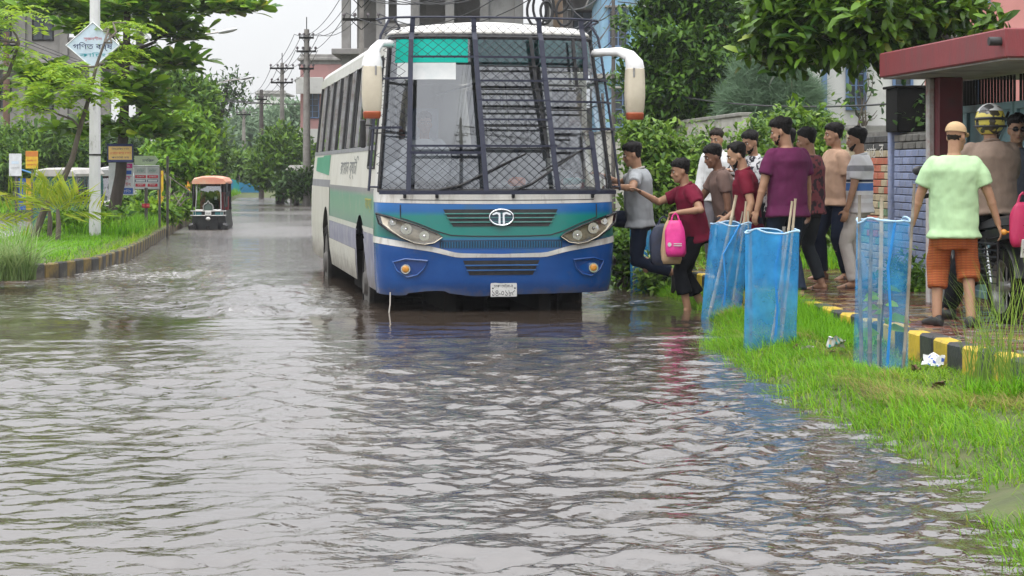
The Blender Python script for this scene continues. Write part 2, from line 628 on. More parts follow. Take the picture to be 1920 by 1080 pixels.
def water_state(X, Y):
    """wave size, ripple and foam at each point"""
    u, v = bus_uv(X, Y)
    calm = np.exp(-((Y - 19.2) / 1.5) ** 2) * smooth01((X + 7.5) / 2.0)          # the smooth pillow of water pushed ahead of the bus
    far = smooth01((Y - 21) / 6)
    # wakes peel off both front wheels and run back alongside
    n = fbm(X * 0.45, Y * 0.18, 4, 5)
    left = np.exp(-((u + 2.3 + 0.22 * v) / (1.3 + 0.08 * np.maximum(v, 0))) ** 2) * smooth01((v + 0.9) / 1.8)
    right = np.exp(-((u - 1.75) / 0.6) ** 2) * smooth01((v + 0.4) / 1.2)
    front_l = np.exp(-((v + 0.1 + 0.13 * (u + 1.4) + 0.25 * n) / 0.75) ** 2) * smooth01((-u - 1.1) / 0.8) * smooth01((u + 7.6) / 1.2)
    wake = np.clip(left * 0.95 + right * 0.9 + front_l * 0.62, 0, 1.2)
    road = smooth01((Y - 24) / 4) * smooth01((70 - Y) / 30) * 0.5
    bow = np.exp(-((Y - 17.15 - 0.05 * X - 0.12 * np.sin(X * 0.9)) / 0.16) ** 2)
    amp = 1.0 - 0.86 * calm + 1.1 * wake + 0.35 * road
    chop = 1.0 - 0.82 * calm + 0.9 * wake + 3.2 * smooth01((Y - 24) / 26)
    foam = np.clip(wake * 0.38 + road * 0.40 + 0.14 * n * (wake + road), 0, 0.8) + bow * 0.30
    return amp, chop, foam, bow, wake


def build_water():
    kr = 620
    rows = np.concatenate([np.linspace(1.2, 6.6, 24)[:-1], 3700 * H / (np.linspace(3700 * H / 6.6, 44, kr)), np.array([135, 155, 180, 204])])
    tn = np.concatenate([np.linspace(-0.70, -0.36, 12)[:-1], np.linspace(-0.36, 0.36, 430), np.linspace(0.36, 0.70, 12)[1:]])
    Yg, Tg = np.meshgrid(rows, tn, indexing='ij')
    X, Y = Tg * Yg, Yg
    amp, chop, foam, bow, wake = water_state(X, Y)
    step = np.gradient(rows)[:, None] * np.ones_like(X)
    r = np.random.default_rng(4)
    Z = np.zeros_like(X)
    wx = 0.9 * fbm(X * 0.5, Y * 0.35, 3, 21)
    wy = 0.9 * fbm(X * 0.4, Y * 0.5, 3, 31)
    gust = 0.45 + 0.75 * smooth01(0.5 + 0.9 * fbm(X * 0.28 + 3, Y * 0.22, 3, 77))
    for i in range(72):
        lam = 0.11 * (0.62 / 0.11) ** r.random()
        th = math.pi / 2 + r.normal(0, 0.8)
        if i % 6 == 0:
            th += r.choice([-1, 1]) * 0.9
        k = 2 * math.pi / lam
        a = 0.0031 * lam ** 0.85 * (0.6 + 0.8 * r.random())
        fade = smooth01((lam * abs(math.sin(th)) + 0.05) / (3.2 * step) - 0.5)
        ph = k * ((X + wx * 0.35) * math.cos(th) + (Y + wy * 0.35) * math.sin(th)) + r.random() * 6.28
        sn = np.sin(ph)
        Z += a * fade * (sn + 0.25 * np.cos(2 * ph))
    Z = Z * amp * gust
    chopz = fbm(X * 2.2, Y * 1.1, 4, 55) * 0.055 + fbm(X * 0.8, Y * 0.5, 3, 12) * 0.03
    Z += wake * chopz * smooth01(1.6 / (step * 3.2)) + bow * 0.018
    Z += 0.02 * np.exp(-((Y - 19.2) / 1.5) ** 2) * smooth01((X + 7.5) / 2)
    V = np.stack([X, Y, Z], -1).reshape(-1, 3)
    nr, nc = X.shape
    idx = np.arange(nr * nc).reshape(nr, nc)
    T = np.stack([idx[:-1, :-1], idx[:-1, 1:], idx[1:, 1:], idx[1:, :-1]], -1).reshape(-1, 4)
    me = raw_mesh('water', V, T, water_material(), smooth=True)
    for nm, arr in (('foam', foam), ('chop', chop * gust)):
        a_ = me.attributes.new(nm, 'FLOAT', 'POINT')
        a_.data.foreach_set('value', arr.astype(np.float32).ravel())
    return link('water', me, kind='structure')


build_water()

# ------------------------------------------------------------------ land, kerbs, pavement
WALL = lambda Y: 4.5 - 0.1 * (Y - 22)
PZ = 0.22
m_turf = mat('turf_soil', (0.07, 0.085, 0.03), 0.85, c2=(0.10, 0.13, 0.035), scale=4, dirt=(0.09, 0.07, 0.045), dscale=2.0, bump=0.5, bscale=12)
m_bed = mat('pavement_bed', (0.10, 0.085, 0.07), 0.4, c2=(0.15, 0.13, 0.11), scale=5, bump=0.2, bscale=20)
m_wetslab = mat('wet_concrete', (0.16, 0.15, 0.14), 0.14, c2=(0.22, 0.21, 0.19), scale=1.8, bump=0.15, bscale=9, dirt=(0.08, 0.07, 0.05), dscale=1.2)


def strip(name, y0, y1, fl, fr, zfun, m, ny=60, nx=12, **kw):
    V = np.zeros((ny, nx, 3))
    for i, y in enumerate(np.linspace(y0, y1, ny)):
        a, b_ = fl(y), fr(y)
        xs = np.linspace(a, b_, nx)
        V[i, :, 0], V[i, :, 1] = xs, y
        V[i, :, 2] = zfun(xs, np.full(nx, y), np.linspace(0, 1, nx))
    idx = np.arange(ny * nx).reshape(ny, nx)
    T_ = np.stack([idx[:-1, :-1], idx[:-1, 1:], idx[1:, 1:], idx[1:, :-1]], -1).reshape(-1, 4)
    return link(name, raw_mesh(name, V.reshape(-1, 3), T_, m, smooth=True), kind='structure', **kw)


def verge_z(x, y, t):
    return -0.12 + 0.17 * smooth01(t * 2.0) + 0.10 * fbm(x * 1.35, y * 0.95, 3, 3) * smooth01((1.1 - t) * 2)


strip('verge', 3, 25, lambda y: pl(VERGE_E, y) - 0.25, lambda y: KERB(y) - 0.0, verge_z, m_turf, 120, 24)
strip('roadside_bank', 25, 110, lambda y: pl(VERGE_E, y) - 0.3, lambda y: WALL(25) - 0.1 * (y - 25) + 0.3, lambda x, y, t: -0.15 + 0.34 * smooth01(t * 2.0) + 0.04 * fbm(x, y, 3, 8), m_turf, 60, 14)
strip('yard', 5, 130, lambda y: WALL(y) + 0.05, lambda y: WALL(y) + 60, lambda x, y, t: 0.16 + 0 * x, m_turf, 30, 6)
strip('pavement', 5, 27, lambda y: KERB(y) + 0.10, lambda y: WALL(y) + 0.1, lambda x, y, t: PZ - 0.035 + 0 * x, m_bed, 12, 4)
strip('path', 27, 48, lambda y: WALL(y) - 1.55, lambda y: WALL(y) + 0.1, lambda x, y, t: 0.225 + 0.006 * fbm(x, y, 2, 1), m_wetslab, 24, 6)
MEDZ = lambda x, y, t: -0.1 + 0.30 * smooth01(np.minimum(t, 1 - t) * 6) + 0.06 * fbm(x * 0.9, y * 0.9, 3, 2)
strip('median', 25.4, 112, lambda y: pl(MED_L, y), lambda y: pl(MED_R, y) - 0.06, MEDZ, m_turf, 110, 16)
strip('left_bank', 20, 130, lambda y: -90, lambda y: -15.2 - 0.1 * (y - 60), lambda x, y, t: -0.1 + 0.3 * smooth01((1 - t) * 60), m_turf, 30, 30)
strip('far_bank', 103, 160, lambda y: -60, lambda y: 40, lambda x, y, t: -0.1 + 0.35 * smooth01((y - 103) / 3), m_turf, 20, 20)

# kerb blocks, black and yellow by turns
m_ky = mat('kerb_yellow', (0.62, 0.43, 0.035), 0.55, c2=(0.48, 0.33, 0.04), scale=7, dirt=(0.13, 0.11, 0.07), dscale=6, dlo=0.53, dhi=0.72, bump=0.4, bscale=30)
m_kb = mat('kerb_black', (0.030, 0.030, 0.032), 0.5, c2=(0.055, 0.055, 0.055), scale=7, dirt=(0.16, 0.15, 0.12), dscale=6, dlo=0.56, dhi=0.78, bump=0.4, bscale=30)
m_oy = mat('old_kerb_yellow', (0.24, 0.165, 0.05), 0.7, c2=(0.15, 0.11, 0.045), scale=5, dirt=(0.07, 0.06, 0.045), dscale=4, dlo=0.45, dhi=0.62, bump=0.5, bscale=18)
m_ob = mat('old_kerb_black', (0.045, 0.042, 0.04), 0.7, c2=(0.08, 0.075, 0.065), scale=5, dirt=(0.16, 0.15, 0.12), dscale=4, dlo=0.52, dhi=0.7, bump=0.5, bscale=18)


def kerb_row(name, pts, hgt, wid, ln, mats, label, z0):
    root = tag(thing(name, None, None), label=label, kind='structure')
    pts = [Vector((p[0], p[1], 0)) for p in pts]
    d = [0]
    for a, b_ in zip(pts[:-1], pts[1:]):
        d.append(d[-1] + (b_ - a).length)

    def pos(s_):
        for i in range(len(d) - 1):
            if s_ <= d[i + 1]:
                t = (s_ - d[i]) / (d[i + 1] - d[i])
                return pts[i].lerp(pts[i + 1], t)
        return pts[-1]
    protos = []
    for k in range(2):
        g = MB()
        g.box((0, 0, 0), (ln - 0.012, wid, hgt), b=0.018)
        protos.append(g.mesh('kerb_block', mats[k]))
    n = int(d[-1] / ln)
    for i in range(n):
        a, b_ = pos(i * ln), pos((i + 1) * ln)
        c = (a + b_) / 2
        o = link('kerb_block', protos[i % 2], root)
        o.location = (c.x, c.y, z0 + hgt / 2 + random.uniform(-0.008, 0.008))
        o.rotation_euler = (random.uniform(-0.02, 0.02), random.uniform(-0.015, 0.015), math.atan2(b_.y - a.y, b_.x - a.x) + random.uniform(-0.015, 0.015))
    return root


kerb_row('kerb', [(KERB(y), y) for y in np.linspace(9.0, 27, 12)], 0.36, 0.14, 0.32, (m_ky, m_kb), 'black and yellow painted kerb along the brick pavement', -0.10)
kerb_row('median_kerb', [(x, y) for y, x in MED_R[0:9]], 0.42, 0.16, 0.36, (m_oy, m_ob), 'faded black and ochre kerb round the grassy median', -0.22)

# brick paving: courses across the pavement
m_brick = [mat('paver_red', (0.20, 0.075, 0.05), 0.13, c2=(0.13, 0.055, 0.04), scale=9, dirt=(0.07, 0.055, 0.04), dscale=7, vary=0.3),
           mat('paver_brown', (0.15, 0.085, 0.06), 0.12, c2=(0.10, 0.065, 0.05), scale=9, dirt=(0.05, 0.045, 0.035), dscale=7, vary=0.3),
           mat('paver_grey', (0.19, 0.18, 0.16), 0.13, c2=(0.13, 0.12, 0.10), scale=9, dirt=(0.07, 0.06, 0.04), dscale=7, vary=0.3),
           mat('paver_ochre', (0.28, 0.19, 0.06), 0.25, c2=(0.2, 0.13, 0.05), scale=9, dirt=(0.08, 0.06, 0.04), dscale=7, vary=0.3)]
pav = bpy.data.objects['pavement']
pm_ = []
for k in range(4):
    g = MB()
    g.box((0, 0, 0), (0.206, 0.100, 0.06), b=0.007)
    pm_.append(g.mesh('paving_brick', m_brick[k]))
cells = []
y = 11.6
row = 0
while y < 27:
    x = KERB(y) + 0.10 + 0.105 + (0.105 if row % 2 else 0)
    while x < WALL(y) - 0.05:
        cells.append((x, y, row))
        x += 0.212
    y += 0.106
    row += 1
cells.sort(key=lambda c: (c[1] if c[0] / c[1] < 0.275 else 99))
rest = [MB() for _ in range(4)]
for i, (x, y, row) in enumerate(cells):
    k = random.choices(range(4), (5, 4, 2, 1))[0] if row % 6 else random.choices(range(4), (1, 1, 2, 3))[0]
    z = PZ - 0.03 + random.uniform(-0.004, 0.004)
    rt = (random.uniform(-0.02, 0.02), random.uniform(-0.02, 0.02), random.uniform(-0.02, 0.02) + 0.1)
    if i < 300:
        link('paving_brick', pm_[k], pav, (x, y, z), rt)
    else:
        rest[k].box((x, y, z), (0.206, 0.100, 0.06), Euler(rt))
for k in range(4):
    if rest[k].n:
        rest[k].build('paving_brick', m_brick[k], pav, recalc=False, kind='stuff')


# ------------------------------------------------------------------ grass
def blades(name, pts, h, w, m, bend=0.6, segs=3, seed=1, kind='stuff', lean=None, label=None, parent=None):
    """pts (n,3); every blade is a tapering strip that arches over"""
    r = np.random.default_rng(seed)
    n = len(pts)
    hh = h * (0.5 + 0.9 * r.random(n))
    ww = w * (0.6 + 0.8 * r.random(n))
    az = r.random(n) * 2 * np.pi
    if lean is not None:
        az = lean + r.normal(0, 0.7, n)
    bd = bend * (0.3 + 1.1 * r.random(n))
    dx, dy = np.cos(az), np.sin(az)
    sx, sy = -dy, dx
    V = []
    for s_ in range(segs + 1):
        t = s_ / segs
        rad = hh * bd * t ** 1.8
        up = hh * (t - 0.45 * np.minimum(bd, 1.4) * t * t)
        wd = ww * (1 - t) ** 0.7 * 0.5
        cx, cy, cz = pts[:, 0] + dx * rad, pts[:, 1] + dy * rad, pts[:, 2] + up
        if s_ < segs:
            V.append(np.stack([cx - sx * wd, cy - sy * wd, cz], -1))
            V.append(np.stack([cx + sx * wd, cy + sy * wd, cz], -1))
        else:
            V.append(np.stack([cx, cy, cz], -1))
    k = 2 * segs + 1
    V = np.stack(V, 1).reshape(-1, 3)
    base = (np.arange(n) * k)[:, None]
    tris = []
    for s_ in range(segs - 1):
        a = 2 * s_
        tris += [[a, a + 1, a + 3], [a, a + 3, a + 2]]
    tris.append([2 * segs - 2, 2 * segs - 1, 2 * segs])
    T_ = (base[:, None, :] + np.array(tris)[None]).reshape(-1, 3)
    return link(name, raw_mesh(name, V, T_, m), parent, kind=kind, label=label)


m_grass = leaf_mat('grass_blade', (0.055, 0.17, 0.008), (0.26, 0.44, 0.020), 0.5, 0.35, (0.36, 0.33, 0.10))
m_grass2 = leaf_mat('grass_bright', (0.06, 0.21, 0.006), (0.21, 0.47, 0.015), 0.5, 0.35)
m_grassd = leaf_mat('grass_dry', (0.24, 0.23, 0.07), (0.36, 0.30, 0.10), 0.6, 0.3, (0.2, 0.12, 0.05))
r_ = np.random.default_rng(2)


def scatter_verge(n, y0, y1, t0, t1, seed, dens=None):
    r = np.random.default_rng(seed)
    y = y0 + (y1 - y0) * r.random(n)
    t = t0 + (t1 - t0) * r.random(n)
    a, b_ = pl(VERGE_E, y) - 0.25, KERB(y) - 0.08
    x = a + (b_ - a) * t
    z = verge_z(x, y, t)
    keep = np.ones(n, bool)
    if dens is not None:
        keep = r.random(n) < dens(x, y, t)
    return np.stack([x, y, z - 0.01], -1)[keep]


edge = lambda x, y, t: smooth01((t - 0.10 + 0.32 * fbm(x * 1.6, y * 0.8, 3, 9)) * 4) * (0.35 + 0.65 * smooth01(0.6 + fbm(x * 1.1, y * 0.9, 2, 15)))
blades('grass', scatter_verge(66000, 6.2, 25, 0.02, 1.0, 3, edge), 0.095, 0.0075, m_grass, 1.3, 3, 4)
blades('grass', scatter_verge(26000, 6.5, 25, 0.06, 0.62, 6, edge), 0.115, 0.007, m_grass2, 0.7, 3, 7, lean=2.8)
blades('grass', scatter_verge(15000, 9, 20, 0.4, 1.0, 11, lambda x, y, t: smooth01(fbm(x * 1.2, y * 0.9, 3, 40) * 2.5)), 0.13, 0.007, m_grassd, 1.5, 3, 12, lean=2.9)
blades('grass', scatter_verge(5000, 15.4, 19, 0.70, 1.0, 13), 0.30, 0.009, m_grass2, 0.6, 3, 13)


def scatter_strip(n, tabl, tabr, y0, y1, seed, zf, power=2.0):
    r = np.random.default_rng(seed)
    y = y0 + (y1 - y0) * r.random(n) ** power
    t = r.random(n)
    a, b_ = tabl(y), tabr(y)
    x = a + (b_ - a) * t
    return np.stack([x, y, zf(x, y, t) - 0.02], -1)


blades('grass', scatter_strip(42000, lambda y: pl(MED_L, y), lambda y: pl(MED_R, y) - 0.1, 25.8, 60, 5, MEDZ, 1.5), 0.11, 0.015, m_grass2, 0.8, 2, 21)
blades('grass', scatter_strip(2600, lambda y: pl(MED_R, y) - 0.14, lambda y: pl(MED_R, y) + 0.02, 26.2, 60, 17, lambda x, y, t: 0.13 + 0 * x, 1.0), 0.26, 0.014, m_grass, 1.1, 3, 27)
blades('grass', scatter_strip(9000, lambda y: pl(MED_R, y) - 1.6, lambda y: pl(MED_R, y) - 0.15, 38, 105, 6, lambda x, y, t: 0.22 + 0 * x, 1.6), 0.36, 0.022, m_grass2, 0.6, 2, 22)
blades('grass', scatter_strip(16000, lambda y: pl(VERGE_E, y) - 0.1, lambda y: pl(VERGE_E, y) + 4.0, 25, 60, 8, lambda x, y, t: -0.1 + 0.3 * smooth01(t * 2), 1.4), 0.3, 0.018, m_grass2, 0.7, 2, 25)
blades('grass', scatter_strip(6000, lambda y: np.full_like(y, -24.0), lambda y: -15.3 - 0.1 * (y - 60), 55, 100, 9, lambda x, y, t: 0.15 + 0 * x, 1.4), 0.4, 0.03, m_grass2, 0.7, 2, 26)

# ================================================================== BUS
m_white = mat('bus_white_paint', (0.74, 0.73, 0.69), 0.32, c2=(0.66, 0.64, 0.59), scale=3, dirt=(0.30, 0.26, 0.21), dscale=2.6, dlo=0.53, dhi=0.82, coat=0.2, stretch=(4, 4, 0.6))
m_cream = mat('bus_cream_plastic', (0.66, 0.60, 0.47), 0.4, c2=(0.57, 0.51, 0.39), scale=4, dirt=(0.32, 0.27, 0.2), dscale=5, dlo=0.58, dhi=0.85)
m_blue = mat('bus_blue_paint', (0.003, 0.062, 0.26), 0.25, c2=(0.005, 0.082, 0.32), scale=2.5, dirt=(0.07, 0.085, 0.12), dscale=4.5, dlo=0.58, dhi=0.88, coat=0.15, mud=(0.14, 0.36, (0.085, 0.075, 0.065)))
m_navy = mat('cage_navy_paint', (0.012, 0.015, 0.036), 0.55, c2=(0.02, 0.024, 0.048), scale=9, dirt=(0.10, 0.07, 0.05), dscale=14, dlo=0.62, dhi=0.8)
m_black = mat('black_rubber', (0.012, 0.012, 0.013), 0.55, c2=(0.03, 0.03, 0.03), scale=8)
m_blackgloss = mat('black_gloss', (0.01, 0.01, 0.012), 0.2)
m_tyre = mat('tyre_rubber', (0.010, 0.0095, 0.009), 0.85, c2=(0.020, 0.018, 0.016), scale=12, bump=0.3, bscale=60, spec=0.15)
m_chrome = mat('chrome', (0.75, 0.76, 0.78), 0.18, metal=1.0)
m_steel = mat('dull_steel', (0.38, 0.38, 0.38), 0.45, metal=0.7, c2=(0.25, 0.22, 0.2), scale=9)
m_amber = mat('amber_lens', (0.55, 0.22, 0.03), 0.25, c2=(0.7, 0.34, 0.06), scale=30)
m_orange = mat('orange_reflector', (0.42, 0.10, 0.035), 0.35, c2=(0.34, 0.07, 0.03), scale=8)
m_dark = mat('underbody_dark', (0.008, 0.0075, 0.007), 0.9, c2=(0.016, 0.014, 0.012), scale=5, spec=0.15)
m_grey = mat('bus_grey_trim', (0.23, 0.23, 0.25), 0.5, c2=(0.17, 0.17, 0.18), scale=5)
m_seat = mat('seat_cloth', (0.36, 0.40, 0.47), 0.85, c2=(0.29, 0.33, 0.40), scale=6)
m_cover = mat('seat_cover_white', (0.62, 0.62, 0.60), 0.85, c2=(0.5, 0.5, 0.5), scale=6)
m_bagw = mat('plastic_sack_white', (0.66, 0.67, 0.68), 0.45, c2=(0.42, 0.43, 0.45), scale=9, bump=0.9, bscale=14)
m_wind = glass_mat('windscreen_glass', (0.80, 0.84, 0.87), 0.13, 0.015)
m_pane = glass_mat('side_pane_dark', (0.16, 0.17, 0.18), 0.10, 0.03)
m_teal = glass_mat('teal_sun_strip', (0.0, 0.72, 0.58), 0.04, 0.1)
m_ink = mat('ink_black', (0.02, 0.02, 0.025), 0.6)
m_platew = mat('number_plate_white', (0.72, 0.72, 0.70), 0.4, c2=(0.6, 0.6, 0.58), scale=20)


def ramp_paint(name, stops, axis='Z', rough=0.25, coat=0.5, dirt=(0.1, 0.1, 0.1), noise=0.0):
    """spray-painted fade between colours along the panel's own height"""
    m = bpy.data.materials.new(name)
    m.use_nodes = True
    N, L = m.node_tree.nodes, m.node_tree.links
    b = N['Principled BSDF']
    b.inputs['Roughness'].default_value = rough
    b.inputs['Coat Weight'].default_value = coat
    tc = N.new('ShaderNodeTexCoord')
    sx = N.new('ShaderNodeSeparateXYZ')
    L.new(tc.outputs['Object'], sx.inputs['Vector'])
    lo, hi = stops[0][0], stops[-1][0]
    mr = N.new('ShaderNodeMapRange')
    mr.inputs['From Min'].default_value = lo
    mr.inputs['From Max'].default_value = hi
    L.new(sx.outputs[axis], mr.inputs['Value'])
    rp = N.new('ShaderNodeValToRGB')
    el = rp.color_ramp.elements
    while len(el) < len(stops):
        el.new(0.5)
    for e, (p, c) in zip(el, stops):
        e.position = (p - lo) / (hi - lo)
        e.color = (*c, 1)
    L.new(mr.outputs['Result'], rp.inputs['Fac'])
    nz = N.new('ShaderNodeTexNoise')
    nz.inputs['Scale'].default_value = 4.0
    nz.inputs['Detail'].default_value = 8
    L.new(tc.outputs['Object'], nz.inputs['Vector'])
    m2 = N.new('ShaderNodeMapRange')
    m2.inputs['From Min'].default_value = 0.55 - noise
    m2.inputs['From Max'].default_value = 0.9 - noise
    L.new(nz.outputs['Fac'], m2.inputs['Value'])
    mx = N.new('ShaderNodeMixRGB')
    L.new(m2.outputs['Result'], mx.inputs['Fac'])
    L.new(rp.outputs['Color'], mx.inputs['Color1'])
    mx.inputs['Color2'].default_value = (*dirt, 1)
    L.new(mx.outputs['Color'], b.inputs['Base Color'])
    return m


G_, B_ = (0.0, 0.17, 0.14), (0.003, 0.08, 0.32)
m_mask = ramp_paint('bus_green_blue_fade', [(0.62, B_), (0.73, B_), (0.80, G_), (1.00, (0.0, 0.20, 0.165)), (1.055, (0.0, 0.12, 0.36)), (1.12, (0.0, 0.14, 0.45))], dirt=(0.04, 0.12, 0.13), rough=0.3, coat=0.2)
m_sidegreen = ramp_paint('bus_side_faded_green', [(0.7, (0.16, 0.17, 0.20)), (0.85, (0.17, 0.26, 0.22)), (1.0, (0.17, 0.32, 0.22)), (1.18, (0.13, 0.30, 0.20)), (1.24, (0.21, 0.21, 0.22)), (1.3, (0.24, 0.23, 0.24))], dirt=(0.34, 0.33, 0.28), rough=0.45, coat=0.1)
m_sidepurple = mat('bus_side_slate', (0.19, 0.19, 0.27), 0.5, c2=(0.30, 0.30, 0.36), scale=4, dirt=(0.42, 0.41, 0.4), dscale=3, dlo=0.5, dhi=0.8, mud=(0.2, 0.8, (0.14, 0.12, 0.10)))
m_sidewhite = mat('bus_side_white', (0.62, 0.61, 0.55), 0.4, c2=(0.55, 0.53, 0.46), scale=2, dirt=(0.36, 0.33, 0.27), dscale=2.2, dlo=0.52, dhi=0.85, stretch=(1, 1, 0.4), mud=(0.2, 0.75, (0.15, 0.125, 0.10)))

bus = thing('bus', 'large blue, green and white bus with caged windscreen wading through flood water', 'bus', BUS_O, BUS_A)
D_, N_ = 0.52, 3.1
BL = 10.2


def fz(w):
    return float(np.interp(w, [0.15, 0.2, 0.3, 0.56, 0.63, 0.8, 1.1, 1.24, 1.8, 2.9, 2.98, 3.05], [0.09, 0.07, 0.02, -0.005, -0.02, 0.0, 0.03, 0.06, 0.16, 0.42, 0.50, 0.62]))


def hw(w):
    return float(np.interp(w, [0.15, 0.2, 0.35, 0.7, 1.24, 2.88, 3.05], [1.215, 1.235, 1.255, 1.27, 1.262, 1.105, 1.03]))


def fv(u, w):
    q = min(abs(u) / hw(w), 1.0)
    return fz(w) + D_ * (1 - (1 - q ** N_) ** (1 / N_))


def S(u, w, off=0.0):
    """point on the bus front, off metres proud of it"""
    p = Vector((u, fv(u, w), w))
    if off:
        e = 0.01
        h_ = hw(w) - 2 * e
        uu = max(-h_, min(h_, u))
        du = Vector((2 * e, fv(uu + e, w) - fv(uu - e, w), 0))
        dw = Vector((0, fv(uu, w + e) - fv(uu, w - e), 2 * e))
        p += dw.cross(du).normalized() * -off if dw.cross(du).y > 0 else dw.cross(du).normalized() * off
    return p


def T(th, w, off=0.0):
    """front outline by angle th in -1..1 (+-1 is where the flat side begins)"""
    a = th * math.pi / 2
    sg = 1 if a >= 0 else -1
    h_ = hw(w)
    return Vector((sg * h_ * abs(math.sin(a)) ** (2 / N_), fz(w) + D_ * (1 - abs(math.cos(a)) ** (2 / N_)), w)) if not off else \
        Vector((sg * (h_ + off * abs(math.sin(a)) ** 1.5) * abs(math.sin(a)) ** (2 / N_), fz(w) - off * math.cos(a) + D_ * (1 - abs(math.cos(a)) ** (2 / N_)), w))


def un(th, w):
    return T(th, w).x


def b1(u):   # lower edge of the white stripe
    a = abs(u)
    return 0.575 if a < 0.45 else 0.575 + (a - 0.45) * 0.155 + 0.02 * smooth01((a - 0.45) / 0.3)


def b2(u):
    return b1(u) + 0.036 + 0.03 * min(1, abs(u) / 1.25)


def b5(u):   # lower edge of the white sill
    return 1.125 + 0.016 * (abs(u) / 1.25) ** 2


TH = np.linspace(-1, 1, 71)


def band(name, lo, hi, mats, rows=6, th=TH, off=0.0, sm=True, par=bus):
    g = MB()
    G = []
    for i in range(rows + 1):
        row = []
        for t in th:
            w = 0
            u0 = un(t, 0.7)
            a, b_ = lo(u0), hi(u0)
            w = a + (b_ - a) * i / rows
            row.append(T(t, w, off))
        G.append(row)
    g.grid(G)
    return g.build(name, mats, par, smooth='all' if sm else False)


def bump_low(u):   # slightly battered lower lip
    return 0.185 + 0.018 * math.sin(u * 7) * (u < 0) + (0.02 if -1.0 < u < -0.55 else 0) + 0.012 * abs(u)


bumper = band('bumper', bump_low, b1, m_blue, rows=8)
band('trim_stripe', b1, b2, m_white, rows=2, off=0.006)
mask = band('front_mask', b2, b5, m_mask, rows=10)
band('windscreen_sill', b5, lambda u: 1.262, m_white, rows=3, off=0.004)
TG = 0.82
wind = band('windscreen', lambda u: 1.262, lambda u: 2.87 + 0.0 * u, m_wind, rows=14, th=np.linspace(-TG, TG, 51))
for sg in (-1, 1):
    band('front_pillar', lambda u: 1.262, lambda u: 2.87, m_white, rows=10, th=np.linspace(sg * TG, sg * 1.0, 9))
band('front_header', lambda u: 2.87, lambda u: 2.905, m_blackgloss, rows=1, off=0.002)
# rubber seal
g = MB()
path = [T(t, 1.262, 0.004) for t in np.linspace(-TG, TG, 40)] + [T(TG, w, 0.004) for w in np.linspace(1.3, 2.86, 14)] + \
       [T(t, 2.87, 0.004) for t in np.linspace(TG, -TG, 40)] + [T(-TG, w, 0.004) for w in np.linspace(2.86, 1.3, 14)]
g.tube(path + path[:2], 0.022, 6)
g.build('rubber_seal', m_black, wind, smooth=True)
# teal sun strip and paper banner inside the glass
g = MB()
g.grid([[T(t, w, 0.006) for t in np.linspace(-0.68, -0.08, 16)] for w in np.linspace(2.60, 2.86, 4)])
g.build('sun_strip', mat('teal_film', (0.0, 0.42, 0.33), 0.5, c2=(0.0, 0.47, 0.38), scale=3, spec=0.2), wind)
g = MB()
g.grid([[T(t, w, 0.006) for t in np.linspace(-0.06, 0.70, 16)] for w in np.linspace(2.56, 2.86, 4)])
g.build('sun_strip', glass_mat('teal_film_thin', (0.15, 0.42, 0.42), 0.03, 0.1), wind)
g = MB()
g.grid([[T(t, w, 0.006) for t in np.linspace(-0.64, -0.14, 12)] for w in (2.42, 2.50, 2.597)])
g.build('paper_banner', mat('paper_white', (0.74, 0.75, 0.74), 0.7, c2=(0.62, 0.66, 0.66), scale=5), wind)

# ---- roof
def outline(w, inset=0.0, k=31):
    pts = []
    for t in np.linspace(-1, 1, k):
        p = T(t, w)
        pts.append(Vector((p.x * (1 - inset / hw(w)), p.y + inset * 0.9 * (1 - abs(t) ** 3), w)))
    h_ = hw(w) - inset
    for v in np.linspace(1.2, BL - 0.25, 8):
        pts.append(Vector((h_, v, w)))
    for a in np.linspace(0, math.pi / 2, 5)[1:]:
        pts.append(Vector((h_ - 0.25 * (1 - math.cos(a)), BL - inset - 0.25 + 0.25 * math.sin(a), w)))
    q = [Vector((-p.x, p.y, p.z)) for p in pts[k:]][::-1]
    return pts + q


g = MB()
rings = []
base = 2.80
for a in np.linspace(0, math.pi / 2, 7):
    ins = 0.26 * (1 - math.cos(a))
    wz = 2.80 + 0.17 * math.sin(a)
    rg = outline(2.80, ins)
    # the front edge sits on the windscreen header
    for p in rg:
        fr = smooth01((1.4 - p.y) / 0.7)
        p.z = wz * (1 - fr) + (2.905 + 0.10 * math.sin(a)) * fr
        if fr > 0:
            p.y += fr * (fz(2.905) - fz(2.80)) * 0.9
            p.x *= 1 - 0.01 * fr
    rings.append(rg)
cen = []
for sc, dz in ((0.72, 0.035), (0.4, 0.055), (0.1, 0.06)):
    cen.append([Vector((p.x * sc, 5.2 + (p.y - 5.2) * (0.97 - 0.02 * (1 - sc)), p.z + dz)) for p in rings[-1]])
g.loft(rings + cen, cap=True)
g.build('roof', m_white, bus, smooth='all')

# ---- sides
def arch(v):
    lo = 0.21
    for c in (2.15, 7.3):
        d = abs(v - c)
        if d < 0.60:
            lo = max(lo, 0.42 + math.sqrt(max(0, 0.60 ** 2 - d * d)) * 0.92)
    return lo


def side_panel(name, sg, v0, v1, w0, w1, mats, off=0.0, parent=bus, cut=True):
    vs_ = sorted(set([round(x, 3) for x in np.linspace(v0, v1, max(3, int((v1 - v0) / 0.12)))]))
    g = MB()
    rows = 4
    G = []
    for i in range(rows + 1):
        row = []
        for v in vs_:
            a = max(w0, arch(v)) if cut else w0
            a = min(a, w1)
            w = a + (w1 - a) * i / rows
            row.append(Vector((sg * (hw(w) + off), max(v, fz(w) + D_) if v < 1.0 else v, w)))
        G.append(row)
    top = [arch(v) >= w1 for v in vs_]
    g.grid(G, skip=lambda i, j: cut and top[j] and top[j + 1])
    return g.build(name, mats, parent, recalc=False)


